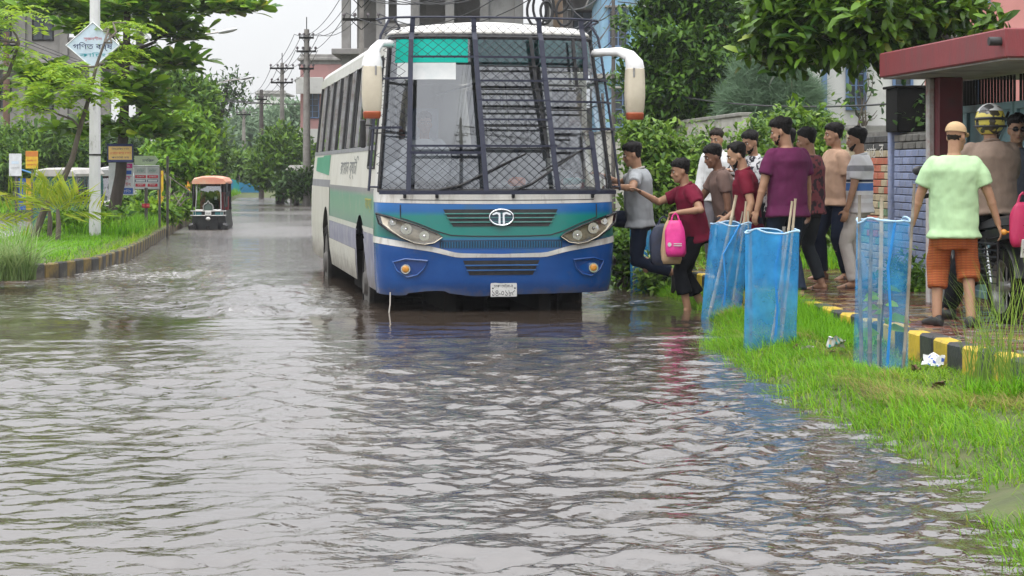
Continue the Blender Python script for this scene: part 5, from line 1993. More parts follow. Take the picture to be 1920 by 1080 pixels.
def d_info(rect, word, W, Hh):
    for sx in (-1, 1):
        rect(sx * W * 0.25, Hh * 0.30, W * 0.42, Hh * 0.26, w_grey)
        word('green', sx * W * 0.25, Hh * 0.3, W * 0.3, Hh * 0.16, paint('darkgreen', (0.05, 0.2, 0.16)))
        rect(sx * W * 0.25, Hh * 0.03, W * 0.44, Hh * 0.13, w_red)
        word('arrow', sx * W * 0.25, Hh * 0.03, W * 0.3, Hh * 0.07, w_white)
        rect(sx * W * 0.25, -Hh * 0.15, W * 0.44, Hh * 0.11, w_navy)
        rect(sx * W * 0.25, -Hh * 0.15, W * 0.38, Hh * 0.07, w_white)
        rect(sx * W * 0.25, -Hh * 0.34, W * 0.40, Hh * 0.13, w_red)
        word('banner2', sx * W * 0.25, -Hh * 0.34, W * 0.25, Hh * 0.07, w_white)


board('information_board', 'white double information board with red capsules on black posts', 252, 311, 298, 354, 42.8, w_white, d_info, post=[-0.02, 0.27], m_edge=w_grey)


def d_yel(rect, word, W, Hh):
    word('yel', 0, Hh * 0.36, W * 0.8, Hh * 0.12, w_red)
    word('banner3', 0, -0.0, W * 0.8, Hh * 0.12, w_org)
    word('yel', 0, -Hh * 0.3, W * 0.8, Hh * 0.08, w_red)


board('banner', 'narrow yellow upright banner with red lettering beside the hedge', 296, 320, 306, 384, 46, w_yel, d_yel, post=[0.0])
board('banner', 'orange and yellow cloth banner tied behind the three-wheeler', 344, 332, 358, 362, 62, w_org, lambda rect, word, W, Hh: [rect(0, q * Hh, W * 0.9, Hh * 0.13, w_yel) for q in (-0.33, 0, 0.33)], post=[-0.05])
board('notice_board', 'small white notice board fixed before the feathery trees', 17, 288, 40, 330, 52, w_white, lambda rect, word, W, Hh: [rect(0, 0.1 * Hh, W * 0.6, Hh * 0.12, w_sky), word('board2', 0, -Hh * 0.15, W * 0.7, Hh * 0.1, w_grey)], post=[0.0])
board('notice_board', 'small orange and yellow notice board on a dark trunk', 48, 283, 71, 316, 53, w_yel, lambda rect, word, W, Hh: [rect(0, 0.33 * Hh, W, Hh * 0.3, w_org), word('board1', 0, -Hh * 0.05, W * 0.8, Hh * 0.16, w_red), word('board2', 0, -Hh * 0.3, W * 0.8, Hh * 0.14, w_red)], post=[0.0])
# red reflector stake
rt = thing('marker_stake', 'black stake with a red reflector plate at the grass edge', 'stake', tuple(P(274, 432, 0.2)))
e = MB(); e.tube([(0, 0, -0.2), (0, 0, 0.9)], 0.035, 6); e.build('stake', m_poled, rt)
e = MB(); e.box((0, -0.04, 0.52), (0.16, 0.03, 0.09), b=0.006); pl_ = e.build('plate', w_red, rt)
for sx in (-0.04, 0.04):
    e = MB(); e.ellipsoid((sx, -0.06, 0.52), (0.025, 0.01, 0.025), 8, 5); e.build('reflector', paint('lens', (0.8, 0.12, 0.12), 0.2), pl_, smooth=True)
# blue and yellow stall
c = P(70, 393, 0.2)
rt = thing('stall', 'small blue and yellow striped stall with a blue sheet roof', 'stall', tuple(c), 0.2)
for k in range(5):
    e = MB(); e.box((-0.46 + 0.23 * k, 0, 0.5), (0.225, 0.5, 1.0), b=0.004); e.build('plank', [w_blue, w_yel][k % 2], rt)
e = MB(); e.box((0.05, 0, 1.10), (1.5, 0.9, 0.03), Euler((0, 0.32, 0))); e.build('roof_sheet', paint('tarp', (0.10, 0.32, 0.66)), rt)
for sx in (-0.62, 0.62):
    e = MB(); e.tube([(sx, -0.35, -0.1), (sx, -0.35, 1.1 - sx * 0.3)], 0.025, 6); e.build('post', m_poled, rt)
# far blue fence
m_bluef = mat('fence_blue', (0.04, 0.28, 0.50), 0.5, c2=(0.03, 0.22, 0.42), scale=2)
m_tealf = mat('fence_teal', (0.03, 0.38, 0.42), 0.5, c2=(0.03, 0.3, 0.36), scale=2)
a, b_ = at(426, 370, 106), at(494, 370, 106)
rt = thing('sheet_fence', 'bright blue corrugated sheet fence at the end of the road', 'fence', (a.x, 106, 0.1))
n = 12
for k in range(n):
    w = (b_.x - a.x) / n
    e = MB()
    e.grid([[Vector((w * k + w * j / 6, 0.02 * (j % 2), z)) for j in range(7)] for z in (0, 0.62 + 0.10 * math.sin(k * 1.3) + (0.15 if k < 5 else 0))])
    e.build('sheet', m_tealf if k in (2, 3) else m_bluef, rt, recalc=False)
for k in range(4):
    e = MB(); e.tube([((b_.x - a.x) * k / 3, 0.05, -0.2), ((b_.x - a.x) * k / 3, 0.05, 1.1)], 0.03, 5); e.build('post', m_poled, rt)
rt = thing('tarp_sheet', 'folded bright blue tarpaulin leaning at the roadside', 'tarpaulin', tuple(P(558, 379, 0.0)))
e = MB(); e.grid([[Vector((-0.18 + 0.12 * j + (0.05 if i else 0), 0.1 * (j % 2) - 0.15 * i, 0.42 * i * (1.4 - 0.2 * j))) for j in range(4)] for i in range(3)]); e.build('sheet', m_bluef, rt, recalc=False)
e = MB(); e.tube([(0.0, 0.1, 0), (0.1, 0.05, 1.2)], 0.03, 5); e.build('pole', m_poled, rt)
# roadside sheds far right of the carriageway
rt = thing('roadside_shed', 'dark open roadside shed under the pink block', 'shed', tuple(P(572, 384, 0.0)))
for sx in (-0.6, 0.6):
    for sy in (0, 1.2):
        e = MB(); e.tube([(sx, sy, 0), (sx, sy, 1.5)], 0.04, 5); e.build('post', m_poled, rt)
e = MB(); e.box((0, 0.6, 1.55), (1.6, 1.7, 0.05), Euler((0.12, 0, 0))); e.build('roof_sheet', m_conc, rt)
e = MB(); e.box((0, 0.3, 0.5), (1.2, 0.5, 0.9), b=0.02); e.build('counter', paint('shedgreen', (0.2, 0.25, 0.12)), rt)

# ================================================================== TREES AND PLANTS
m_bark = mat('bark_grey', (0.13, 0.11, 0.085), 0.9, c2=(0.08, 0.065, 0.05), scale=8, bump=0.6, bscale=25, stretch=(1, 1, 0.4))
m_barkd = mat('bark_dark', (0.045, 0.035, 0.03), 0.9, c2=(0.07, 0.055, 0.045), scale=8, bump=0.6, bscale=25, stretch=(1, 1, 0.4))
L_almond = leaf_mat('leaf_almond', (0.040, 0.125, 0.014), (0.21, 0.38, 0.025), 0.32, 0.3, (0.28, 0.30, 0.03))
L_feather = leaf_mat('leaf_feathery', (0.15, 0.30, 0.020), (0.30, 0.44, 0.035), 0.5, 0.40)
L_mid = leaf_mat('leaf_mid', (0.022, 0.075, 0.010), (0.15, 0.28, 0.022), 0.45, 0.25)
L_bright = leaf_mat('leaf_bright', (0.05, 0.15, 0.012), (0.22, 0.38, 0.025), 0.45, 0.3)
L_dark = leaf_mat('leaf_dark', (0.010, 0.038, 0.009), (0.07, 0.15, 0.020), 0.35, 0.2)
L_jack = leaf_mat('leaf_glossy', (0.010, 0.038, 0.006), (0.12, 0.24, 0.018), 0.28, 0.22, (0.30, 0.33, 0.05))
L_layer = leaf_mat('leaf_layered', (0.010, 0.040, 0.012), (0.13, 0.26, 0.030), 0.4, 0.2)
L_cas = leaf_mat('leaf_casuarina', (0.11, 0.19, 0.11), (0.18, 0.27, 0.17), 0.6, 0.25)
L_far = leaf_mat('leaf_far_hazed', (0.10, 0.17, 0.10), (0.19, 0.27, 0.16), 0.6, 0.25)  # paler, greyer greens: distance haze put into the leaf colour
L_bush = leaf_mat('leaf_bush', (0.022, 0.075, 0.010), (0.20, 0.34, 0.045), 0.4, 0.28, (0.33, 0.40, 0.14))
L_palm = leaf_mat('leaf_palm', (0.20, 0.34, 0.02), (0.42, 0.46, 0.04), 0.4, 0.35)


def frames(D, r):
    """orthonormal frames (d, s, n) for unit directions D"""
    n = len(D)
    a = r.normal(size=(n, 3))
    s_ = np.cross(D, a)
    s_ /= np.linalg.norm(s_, axis=1, keepdims=True) + 1e-9
    return s_, np.cross(s_, D)


def leaves(Pb, D, size, wid, r, shape='lance', droop=0.25, N=None):
    """one leaf at each base point Pb along D; returns V, T (triangles)"""
    n = len(Pb)
    sz = size * (0.65 + 0.7 * r.random(n))[:, None]
    s_, nn = frames(D, r)
    if N is not None:            # blade faces roughly this way
        s_ = np.cross(D, N + 0.35 * r.normal(size=(n, 3)))
        s_ /= np.linalg.norm(s_, axis=1, keepdims=True) + 1e-9
        nn = np.cross(s_, D)
    prof = {'lance': [(0, 0), (0.45, 1.0), (1.0, 0)], 'ovate': [(0, 0.1), (0.4, 1.0), (0.78, 0.7), (1.0, 0)], 'obov': [(0, 0.12), (0.62, 0.95), (0.9, 0.75), (1.0, 0.1)]}[shape]
    cols = []
    fold = 0.22
    for t, w in prof:
        c = Pb + D * sz * t - nn * sz * droop * t * t
        ww = sz * wid * w * 0.5
        if w < 0.02:
            cols.append([c])
        else:
            cols.append([c - s_ * ww + nn * ww * fold, c, c + s_ * ww + nn * ww * fold]) if shape != 'lance' else cols.append([c - s_ * ww + nn * ww * fold, c + s_ * ww + nn * ww * fold])
    V, off = [], []
    k = 0
    for c in cols:
        off.append(k)
        V += c
        k += len(c)
    V = np.stack(V, 1).reshape(-1, 3)
    tr = []
    for i in range(len(cols) - 1):
        a, b_ = len(cols[i]), len(cols[i + 1])
        oa, ob = off[i], off[i + 1]
        if a == b_:
            for j in range(a - 1):
                tr += [[oa + j, oa + j + 1, ob + j + 1], [oa + j, ob + j + 1, ob + j]]
        elif a == 1:
            for j in range(b_ - 1):
                tr.append([oa, ob + j + 1, ob + j])
        else:
            for j in range(a - 1):
                tr.append([oa + j, oa + j + 1, ob])
    T_ = ((np.arange(n) * k)[:, None, None] + np.array(tr)[None]).reshape(-1, 3)
    return V, T_


def merge(parts):
    V, T_, o = [], [], 0
    for v, t in parts:
        V.append(v)
        T_.append(t + o)
        o += len(v)
    return np.concatenate(V), np.concatenate(T_)


def blob_pts(blobs, n, r, shell=0.55, flat_bottom=0.5):
    """points spread through lumpy ellipsoids, more of them near the skin"""
    vol = np.array([b[1][0] * b[1][1] * b[1][2] for b in blobs]) ** 0.75
    pick = r.choice(len(blobs), n, p=vol / vol.sum())
    d = r.normal(size=(n, 3))
    d /= np.linalg.norm(d, axis=1, keepdims=True)
    rad = shell + (1 - shell) * r.random(n) ** 0.6
    rad *= 1 + 0.28 * vnoise(d[:, 0] * 2.2 + pick * 3.1, d[:, 2] * 2.2 + d[:, 1] * 1.7, 5)
    C_ = np.array([b[0] for b in blobs])[pick]
    R_ = np.array([b[1] for b in blobs])[pick]
    p = C_ + d * rad[:, None] * R_
    low = d[:, 2] < 0
    p[low, 2] = C_[low, 2] + (p[low, 2] - C_[low, 2]) * flat_bottom
    return p, d


def foliage(blobs, n_cl, per, size, wid, seed, shape='lance', spread=0.3, up=0.35, droop=0.3, shell=0.55, flat=0.5, rosette=False):
    r = np.random.default_rng(seed)
    p, d = blob_pts(blobs, n_cl, r, shell, flat)
    pb = np.repeat(p, per, 0)
    dd = np.repeat(d, per, 0)
    n = len(pb)
    if rosette:
        az = np.tile(np.linspace(0, 2 * np.pi, per, endpoint=False), n_cl) + np.repeat(r.random(n_cl) * 6.28, per) + r.normal(0, 0.15, n)
        el = np.radians(r.uniform(-5, 50, n))
        D = np.stack([np.cos(az) * np.cos(el), np.sin(az) * np.cos(el), np.sin(el)], -1)
        pb = pb + D * 0.02
        up_v = np.tile(np.array([[0, 0, 1.0]]), (n, 1))
        return leaves(pb, D, size, wid, r, shape, droop, up_v)
    pb = pb + r.normal(size=(n, 3)) * spread
    D = dd * 0.7 + r.normal(size=(n, 3)) * 0.8 + np.array([0, 0, up])
    D /= np.linalg.norm(D, axis=1, keepdims=True)
    up_v = np.tile(np.array([[0, 0, 1.0]]), (n, 1)) + 0.5 * dd
    return leaves(pb, D, size, wid, r, shape, droop, up_v)


def limb(mb_, a, b_, r0, r1, rr, k=6, wob=0.08):
    a, b_ = Vector(a), Vector(b_)
    L_ = (b_ - a).length
    pts = []
    for i in range(k + 1):
        t = i / k
        q = a.lerp(b_, t) + Vector((rr.uniform(-1, 1), rr.uniform(-1, 1), rr.uniform(-1, 1) + 1.2 * math.sin(math.pi * t))) * (wob * L_ * (0 < t < 1) * 0.6)
        pts.append(q)
    mb_.tube(pts, [r0 + (r1 - r0) * i / k for i in range(k + 1)], 7)
    return pts


def BL_(x, y, Y, rx, ry, rd=None):
    """ellipsoid seen at column x, row y (1920 px) at depth Y with radii in px"""
    c = at(x, y, Y)
    s_ = Y / F
    return (np.array(c), np.array([rx * s_, (rd if rd else (rx + ry) / 2 * s_), ry * s_]))


def tree(name, label, base, trunk, r0, blobs, m_leaf, m_trunk, n_cl, per, size, wid, seed, group=None, cat='tree', twigs=0, **kw):
    """trunk: list of world points from the base up; limbs run to every blob"""
    rr = random.Random(seed)
    base = Vector(base)
    rt = thing(name, label, cat, base, 0, group)
    e = MB()
    pts = [Vector(p) - base for p in trunk]
    n = len(pts)
    e.tube(pts, [r0 * (1 - 0.55 * i / max(1, n - 1)) for i in range(n)], 10)
    for c, rad in blobs:
        cl = Vector(c) - base
        src = min(pts[max(1, n // 2):], key=lambda q: (q - cl).length + abs(q.z - cl.z + 0.5) * 0.3)
        pp = limb(e, src, cl, r0 * 0.35, r0 * 0.10, rr)
        for k in range(4 + twigs):
            d = Vector((rr.uniform(-1, 1), rr.uniform(-1, 1), rr.uniform(-0.5, 0.9)))
            limb(e, pp[rr.randint(3, 6)], cl + Vector((d.x * rad[0], d.y * rad[1], d.z * rad[2])) * 0.8, r0 * 0.11, r0 * 0.03, rr, 4)
    e.build('trunk', m_trunk, rt, smooth=True, recalc=False)
    V, T_ = foliage(blobs, n_cl, per, size, wid, seed, **kw)
    V = V - np.array(base)
    link('crown', raw_mesh('crown', V, T_, m_leaf), rt)
    return rt


# a) large-leaved almond tree on the median
Y = 41.0
bs = P(226, 430, 0.2)
Xc = lambda x, y, Y_: at(x, y, Y_)
tree('almond_tree', 'large-leaved almond tree on the median with notices on its trunk', (bs.x, Y, 0.1), [(bs.x, Y, 0), at(226, 330, Y), at(232, 240, Y), at(236, 120, Y), at(240, -40, Y)], 0.14,
     [BL_(110, 12, 40.0, 100, 20), BL_(250, 10, 41, 110, 30), BL_(410, 14, 41.5, 95, 17, 0.6), BL_(330, 60, 42, 70, 30), BL_(330, 118, 41.3, 60, 20, 0.5),
      BL_(240, 100, 41.5, 60, 36), BL_(250, 170, 41, 60, 34), BL_(90, 150, 40.5, 55, 24, 0.5), BL_(265, 245, 41, 70, 26), BL_(140, 245, 41.2, 50, 24, 0.5), BL_(300, 195, 41.4, 36, 20, 0.5), BL_(180, 40, 42.5, 70, 40)],
     L_almond, m_barkd, 440, 9, 0.34, 0.46, 31, shape='obov', rosette=True, droop=0.2, shell=0.35, flat=0.8)
# b) thin young feathery tree leaning over the grass
Y = 36.0
bs = P(80, 446, 0.2)


def frond_tree(name, label, base, trunk, r0, tips, m_leaf, m_trunk, seed, fl=0.55, pairs=9, lf=0.15, cat='tree', wid=0.34):
    """feathery compound leaves: each frond is a midrib with paired leaflets"""
    r = np.random.default_rng(seed)
    rr = random.Random(seed)
    base = Vector(base)
    rt = thing(name, label, cat, base)
    e = MB()
    pts = [Vector(p) - base for p in trunk]
    e.tube(pts, [r0 * (1 - 0.7 * i / (len(pts) - 1)) for i in range(len(pts))], 8)
    PB, DD = [], []
    for (c, rad, nf) in tips:
        c = Vector(c) - base
        src = min(pts, key=lambda q: (q - c).length)
        limb(e, src, c, r0 * 0.3, r0 * 0.12, rr, 5)
        for k in range(nf):
            o = c + Vector((rr.gauss(0, rad * 0.45), rr.gauss(0, rad * 0.45), rr.gauss(0, rad * 0.22)))
            az = rr.uniform(0, 6.283)
            d = Vector((math.cos(az), math.sin(az), rr.uniform(-0.1, 0.4))).normalized()
            s_ = d.cross(Vector((0, 0, 1))).normalized()
            L_ = fl * rr.uniform(0.7, 1.2)
            for i in range(pairs):
                t = (i + 0.6) / pairs
                q = o + d * (L_ * t) - Vector((0, 0, 0.45 * L_ * t * t))
                for sg in (-1, 1):
                    PB.append(q)
                    DD.append((s_ * sg + d * 0.55 + Vector((0, 0, rr.uniform(-0.35, 0.05)))).normalized())
    e.build('trunk', m_trunk, rt, smooth=True, recalc=False)
    V, T_ = leaves(np.array([tuple(p) for p in PB]), np.array([tuple(p) for p in DD]), lf, wid, r, 'lance', 0.2, np.tile(np.array([[0, 0, 1.0]]), (len(PB), 1)))
    link('crown', raw_mesh('crown', V, T_, m_leaf), rt)
    return rt


frond_tree('young_tree', 'slender young tree with feathery yellow-green leaves leaning past the lamp post', (bs.x, Y, 0.1),
           [(bs.x, Y, 0), at(86, 385, Y), at(112, 350, Y), at(135, 300, Y), at(150, 240, Y), at(168, 180, Y), at(180, 125, Y), at(196, 80, Y)], 0.075,
           [(at(75, 165, Y), 0.42, 26), (at(120, 130, Y), 0.38, 22), (at(150, 165, Y - 0.3), 0.38, 24), (at(60, 195, Y), 0.3, 14), (at(200, 55, Y + 2.6), 0.4, 16), (at(235, 45, Y + 2.4), 0.4, 18), (at(228, 95, Y + 2.3), 0.35, 14), (at(196, 118, Y), 0.2, 5),
            (at(110, 190, Y), 0.25, 10), (at(190, 180, Y), 0.25, 10)],
           L_feather, m_bark, 41)
frond_tree('young_tree', 'feathery bright green tree before the weathered concrete block', tuple(at(-60, 440, 37)),
           [at(-60, 445, 37), at(-50, 300, 37), at(-30, 180, 37), at(15, 140, 37), at(36, 80, 37)], 0.08,
           [(at(10, 30, 37), 0.5, 30), (at(20, 100, 37), 0.35, 16), (at(-40, 80, 37), 0.6, 30), (at(-20, 170, 37), 0.4, 16)], L_feather, m_bark, 43)


# c) palms on the median
def palm(label, base, n, L_, seed, lean, m=L_palm):
    rr = random.Random(seed)
    r = np.random.default_rng(seed)
    rt = thing('palm_sapling', label, 'palm', base)
    e = MB()
    e.tube([(0, 0, -0.1), (0.02, 0, 0.3), (0, 0, 0.55)], [0.05, 0.045, 0.03], 8)
    e.build('stem', m_bark, rt, smooth=True)
    for k in range(n):
        az = lean + (k - (n - 1) / 2) * (2.4 / n) + rr.uniform(-0.1, 0.1)
        d = Vector((math.sin(az) * 0.8, rr.uniform(-0.3, 0.3), math.cos(az))).normalized()
        PB, DD = [], []
        s_ = d.cross(Vector((0, 1, 0.2))).normalized()
        pts = []
        for i in range(13):
            t = i / 12
            q = Vector((0, 0, 0.45)) + d * (L_ * t) + Vector((math.sin(az) * 0.35, 0, -0.35)) * (L_ * t * t * 0.8)
            pts.append(q)
            if i > 1:
                for sg in (-1, 1):
                    for h_ in (0, 0.5):
                        PB.append(q - d * (h_ * L_ / 12))
                        DD.append((s_ * sg * 0.8 + d * 0.75).normalized())
        V, T_ = leaves(np.array([tuple(p) for p in PB]), np.array([tuple(p) for p in DD]), 0.38, 0.085, r, 'lance', 0.3)
        link('frond', raw_mesh('frond', V, T_, m), rt)
    return rt


palm('palm sapling with yellowing fronds spread across the median grass', tuple(P(92, 446, 0.22)), 5, 0.85, 3, -0.85)
palm('upright green palm sapling beside the leaning young tree', tuple(P(108, 450, 0.22)), 5, 0.62, 5, 0.2)

# d) row of trees along the median
tree('street_tree', 'bright green street tree behind the second lamp post', tuple(P(318, 404, 0.2)), [P(318, 408, 0.1), at(318, 350, 56), at(322, 280, 56), at(326, 200, 56)], 0.12,
     [BL_(335, 300, 56, 48, 40), BL_(325, 240, 57, 46, 40), BL_(350, 250, 56, 40, 32), BL_(310, 320, 55, 34, 22), BL_(360, 310, 55, 30, 22)], L_bright, m_barkd, 900, 9, 0.22, 0.45, 51, spread=0.16)
tree('street_tree', 'tall dark green street tree rising over the bright one', tuple(P(350, 396, 0.2)), [P(350, 398, 0.1), at(345, 330, 64), at(340, 230, 64), at(338, 150, 64)], 0.14,
     [BL_(345, 200, 64, 55, 36), BL_(320, 160, 64, 46, 30), BL_(370, 230, 64, 36, 44), BL_(370, 180, 65, 34, 24), BL_(305, 215, 64, 40, 34)], L_mid, m_barkd, 800, 9, 0.24, 0.42, 52, spread=0.18)
tree('street_tree', 'open-crowned tree with dark flat clumps against the sky', tuple(at(405, 372, 96)), [at(405, 374, 96), at(410, 300, 96), at(415, 220, 96), at(425, 160, 96)], 0.15,
     [BL_(395, 165, 96, 30, 9), BL_(440, 150, 96, 30, 10), BL_(425, 180, 96, 34, 10), BL_(450, 185, 97, 24, 8), BL_(405, 205, 96, 32, 10), BL_(380, 190, 96, 20, 8)], L_dark, m_barkd, 130, 8, 0.30, 0.35, 53, spread=0.22)
tree('street_tree', 'soft green tree closing the median', tuple(at(385, 372, 84)), [at(385, 374, 84), at(387, 320, 84), at(388, 270, 84)], 0.15,
     [BL_(380, 270, 84, 36, 46), BL_(400, 310, 84, 26, 26), BL_(365, 330, 80, 24, 22)], L_mid, m_barkd, 600, 8, 0.26, 0.42, 54, spread=0.2)
for k, (x, y, Yd, m) in enumerate(((311, 400, 58, 0), (326, 398, 62, 0), (334, 394, 66, 1))):
    pass
# e) trees on the far side of the other carriageway
tree('roadside_tree', 'broad feathery tree beyond the other carriageway, behind the stall', tuple(at(60, 392, 68)), [at(60, 394, 68), at(62, 330, 68), at(78, 240, 68)], 0.2,
     [BL_(40, 280, 68, 70, 40), BL_(110, 300, 69, 60, 50), BL_(20, 330, 67, 50, 40), BL_(130, 275, 70, 50, 26)], L_mid, m_barkd, 1100, 9, 0.26, 0.36, 61, spread=0.22)
tree('roadside_tree', 'dark rounded tree behind the parked auto-rickshaw', tuple(at(190, 392, 72)), [at(190, 394, 72), at(188, 330, 72), at(190, 280, 72)], 0.2,
     [BL_(190, 290, 72, 60, 44), BL_(240, 320, 73, 46, 40), BL_(150, 330, 72, 40, 36)], L_dark, m_barkd, 800, 9, 0.26, 0.4, 62, spread=0.22)
tree('roadside_tree', 'light green tree showing between signs and lamp post', tuple(at(285, 385, 86)), [at(285, 386, 86), at(285, 320, 86), at(285, 270, 86)], 0.2,
     [BL_(270, 300, 86, 50, 40), BL_(310, 330, 84, 36, 30), BL_(230, 340, 88, 40, 30)], L_mid, m_barkd, 600, 8, 0.28, 0.4, 63, spread=0.22)
tree('roadside_tree', 'leafy tree at the edge of the weathered concrete block', tuple(at(-40, 392, 66)), [at(-40, 394, 66), at(-36, 330, 66), at(-30, 280, 66)], 0.2,
     [BL_(-20, 310, 66, 60, 44), BL_(-60, 280, 66, 60, 40)], L_mid, m_barkd, 500, 9, 0.26, 0.36, 64, spread=0.22)
# f) hazy trees closing the street
k = 0
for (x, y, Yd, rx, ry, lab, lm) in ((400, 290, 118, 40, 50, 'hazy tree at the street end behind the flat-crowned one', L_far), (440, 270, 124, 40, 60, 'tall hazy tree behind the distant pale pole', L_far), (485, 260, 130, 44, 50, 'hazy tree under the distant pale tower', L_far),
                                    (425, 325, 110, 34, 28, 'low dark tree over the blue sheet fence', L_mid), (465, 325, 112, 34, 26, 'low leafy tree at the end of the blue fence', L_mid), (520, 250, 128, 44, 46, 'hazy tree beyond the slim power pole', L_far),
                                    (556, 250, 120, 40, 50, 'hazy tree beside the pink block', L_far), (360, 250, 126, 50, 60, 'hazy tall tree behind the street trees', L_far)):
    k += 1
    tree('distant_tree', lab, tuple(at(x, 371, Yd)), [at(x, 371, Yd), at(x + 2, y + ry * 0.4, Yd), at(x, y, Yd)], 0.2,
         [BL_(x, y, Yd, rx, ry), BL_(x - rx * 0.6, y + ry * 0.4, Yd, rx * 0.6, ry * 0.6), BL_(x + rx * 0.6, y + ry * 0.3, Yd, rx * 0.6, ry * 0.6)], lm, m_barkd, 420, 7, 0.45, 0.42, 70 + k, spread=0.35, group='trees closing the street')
# g) roadside tree standing in the water edge
tree('roadside_tree', 'dense low tree at the water edge beside the power pole', tuple(P(525, 381, 0.1)), [P(525, 382, 0), at(523, 350, 86), at(525, 310, 86)], 0.2,
     [BL_(525, 300, 86, 46, 34), BL_(500, 330, 85, 32, 26), BL_(555, 330, 86, 32, 28), BL_(530, 268, 87, 36, 24), BL_(560, 290, 88, 30, 24)], L_mid, m_barkd, 900, 9, 0.26, 0.42, 81, spread=0.2)
tree('roadside_tree', 'dark shrubby tree under the pink block', tuple(P(556, 384, 0.1)), [P(556, 384, 0), at(556, 355, 80), at(556, 335, 80)], 0.12, [BL_(548, 350, 80, 26, 18), BL_(570, 345, 80, 24, 20)], L_dark, m_barkd, 260, 8, 0.24, 0.4, 82, spread=0.16)

# h) big layered tree over the white wall
Y = 37.0
bs = at(1300, 500, Y)
tree('layered_tree', 'big dark tree with flat layered branches above the white boundary wall', (bs.x, Y, 0.1), [(bs.x, Y, 0), at(1300, 300, Y), at(1305, 150, Y), at(1305, 10, Y), at(1300, -120, Y)], 0.22,
     [BL_(1215, 40, 36.5, 55, 12), BL_(1330, 25, 36.5, 80, 16), BL_(1270, 72, 36.0, 90, 14), BL_(1395, 75, 36.6, 60, 14), BL_(1220, 108, 36.2, 60, 11), BL_(1320, 122, 36.0, 95, 15), BL_(1200, 150, 36.4, 45, 9), BL_(1265, 165, 36.0, 70, 13),
      BL_(1370, 160, 36.3, 70, 14), BL_(1240, 195, 36.4, 62, 12), BL_(1330, 200, 36.2, 70, 14), BL_(1390, 205, 36.6, 60, 16), BL_(1290, -10, 36.5, 110, 20), BL_(1300, 130, 38.4, 100, 60), BL_(1300, 225, 36.8, 100, 14), BL_(1230, 225, 36.9, 60, 14)],
     L_layer, m_barkd, 2500, 9, 0.16, 0.42, 91, spread=0.12, shell=0.35, flat=0.7)
# i) casuarina
def needle_tree(name, label, base, trunk, blobs, m_leaf, n, ln, seed):
    r = np.random.default_rng(seed)
    base = Vector(base)
    rt = thing(name, label, 'tree', base)
    e = MB()
    pts = [Vector(p) - base for p in trunk]
    e.tube(pts, [0.10 * (1 - 0.6 * i / (len(pts) - 1)) for i in range(len(pts))], 8)
    rr = random.Random(seed)
    for c, rad in blobs:
        limb(e, pts[len(pts) // 2], Vector(c) - base, 0.035, 0.01, rr)
    e.build('trunk', m_bark, rt, smooth=True, recalc=False)
    p, d = blob_pts(blobs, n // 14, r, 0.2, 0.9)
    pb = np.repeat(p, 14, 0) + r.normal(size=(n // 14 * 14, 3)) * 0.05
    D = np.repeat(d, 14, 0) * 0.5 + r.normal(size=pb.shape) * 0.35 + np.array([0.15, 0, 0.35])
    D /= np.linalg.norm(D, axis=1, keepdims=True)
    V, T_ = leaves(pb, D, ln, 0.030, r, 'lance', 0.8)
    link('crown', raw_mesh('crown', V - np.array(base), T_, m_leaf), rt)
    return rt


Y = 33.0
needle_tree('casuarina_tree', 'soft grey-green needle-leaved tree between big tree and white house', tuple(at(1450, 480, Y)), [at(1450, 480, Y), at(1448, 300, Y), at(1455, 200, Y), at(1460, 140, Y)],
            [BL_(1430, 190, Y, 50, 46), BL_(1475, 175, Y, 44, 40), BL_(1415, 150, Y, 36, 40), BL_(1505, 190, Y, 26, 34), BL_(1450, 140, Y, 40, 36), BL_(1390, 200, Y, 40, 30)], L_cas, 38000, 0.24, 95)
# j) glossy-leaved tree over the gate
Y = 20.5
tree('jackfruit_tree', 'glossy-leaved tree spreading over the red gate canopy', (5.0, 20.8, 0.1), [(5.0, 20.8, 0), (4.95, 20.8, 1.4), at(1790, 110, 20.6), at(1752, 60, 20.5), at(1738, 0, 20.4), at(1730, -80, 20.4)], 0.17,
     [BL_(1460, 60, 20.4, 62, 34, 0.35), BL_(1540, 30, 20.2, 80, 40, 0.45), BL_(1630, 40, 20.0, 70, 46, 0.5), BL_(1560, 78, 20.0, 64, 22, 0.35), BL_(1660, 70, 20.2, 60, 26, 0.4), BL_(1710, 30, 20.0, 60, 40, 0.4), BL_(1480, 105, 20.3, 46, 18, 0.25),
      BL_(1600, -20, 20.6, 160, 36, 0.8), BL_(1790, 20, 20.0, 40, 26, 0.3), BL_(1715, 85, 20.0, 34, 18, 0.3), BL_(1850, 60, 19.6, 40, 12, 0.2), BL_(1560, 60, 20.8, 90, 50, 0.5), BL_(1480, 15, 20.8, 80, 30, 0.5)],
     L_jack, m_barkd, 950, 10, 0.165, 0.44, 101, shape='ovate', spread=0.075, twigs=3, shell=0.35, flat=0.9, droop=0.35)


# k) bushes
def bush(label, base, blobs, m_leaf, n_cl, per, size, seed, wid=0.5, group=None, name='bush'):
    rr = random.Random(seed)
    base = Vector(base)
    rt = thing(name, label, 'bush', base, 0, group)
    e = MB()
    for c, rad in blobs:
        for k in range(3):
            limb(e, (rr.uniform(-0.15, 0.15), rr.uniform(-0.15, 0.15), -0.05), Vector(c) - base + Vector((rr.uniform(-1, 1) * rad[0], rr.uniform(-1, 1) * rad[1], rr.uniform(-0.3, 0.9) * rad[2])), 0.018, 0.005, rr, 5)
    e.build('stem', m_bark, rt, smooth=True, recalc=False)
    V, T_ = foliage(blobs, n_cl, per, size, wid, seed, 'ovate', 0.10, 0.3, 0.35, 0.3, 0.9)
    link('leaves', raw_mesh('leaves', V - np.array(base), T_, m_leaf), rt)
    return rt


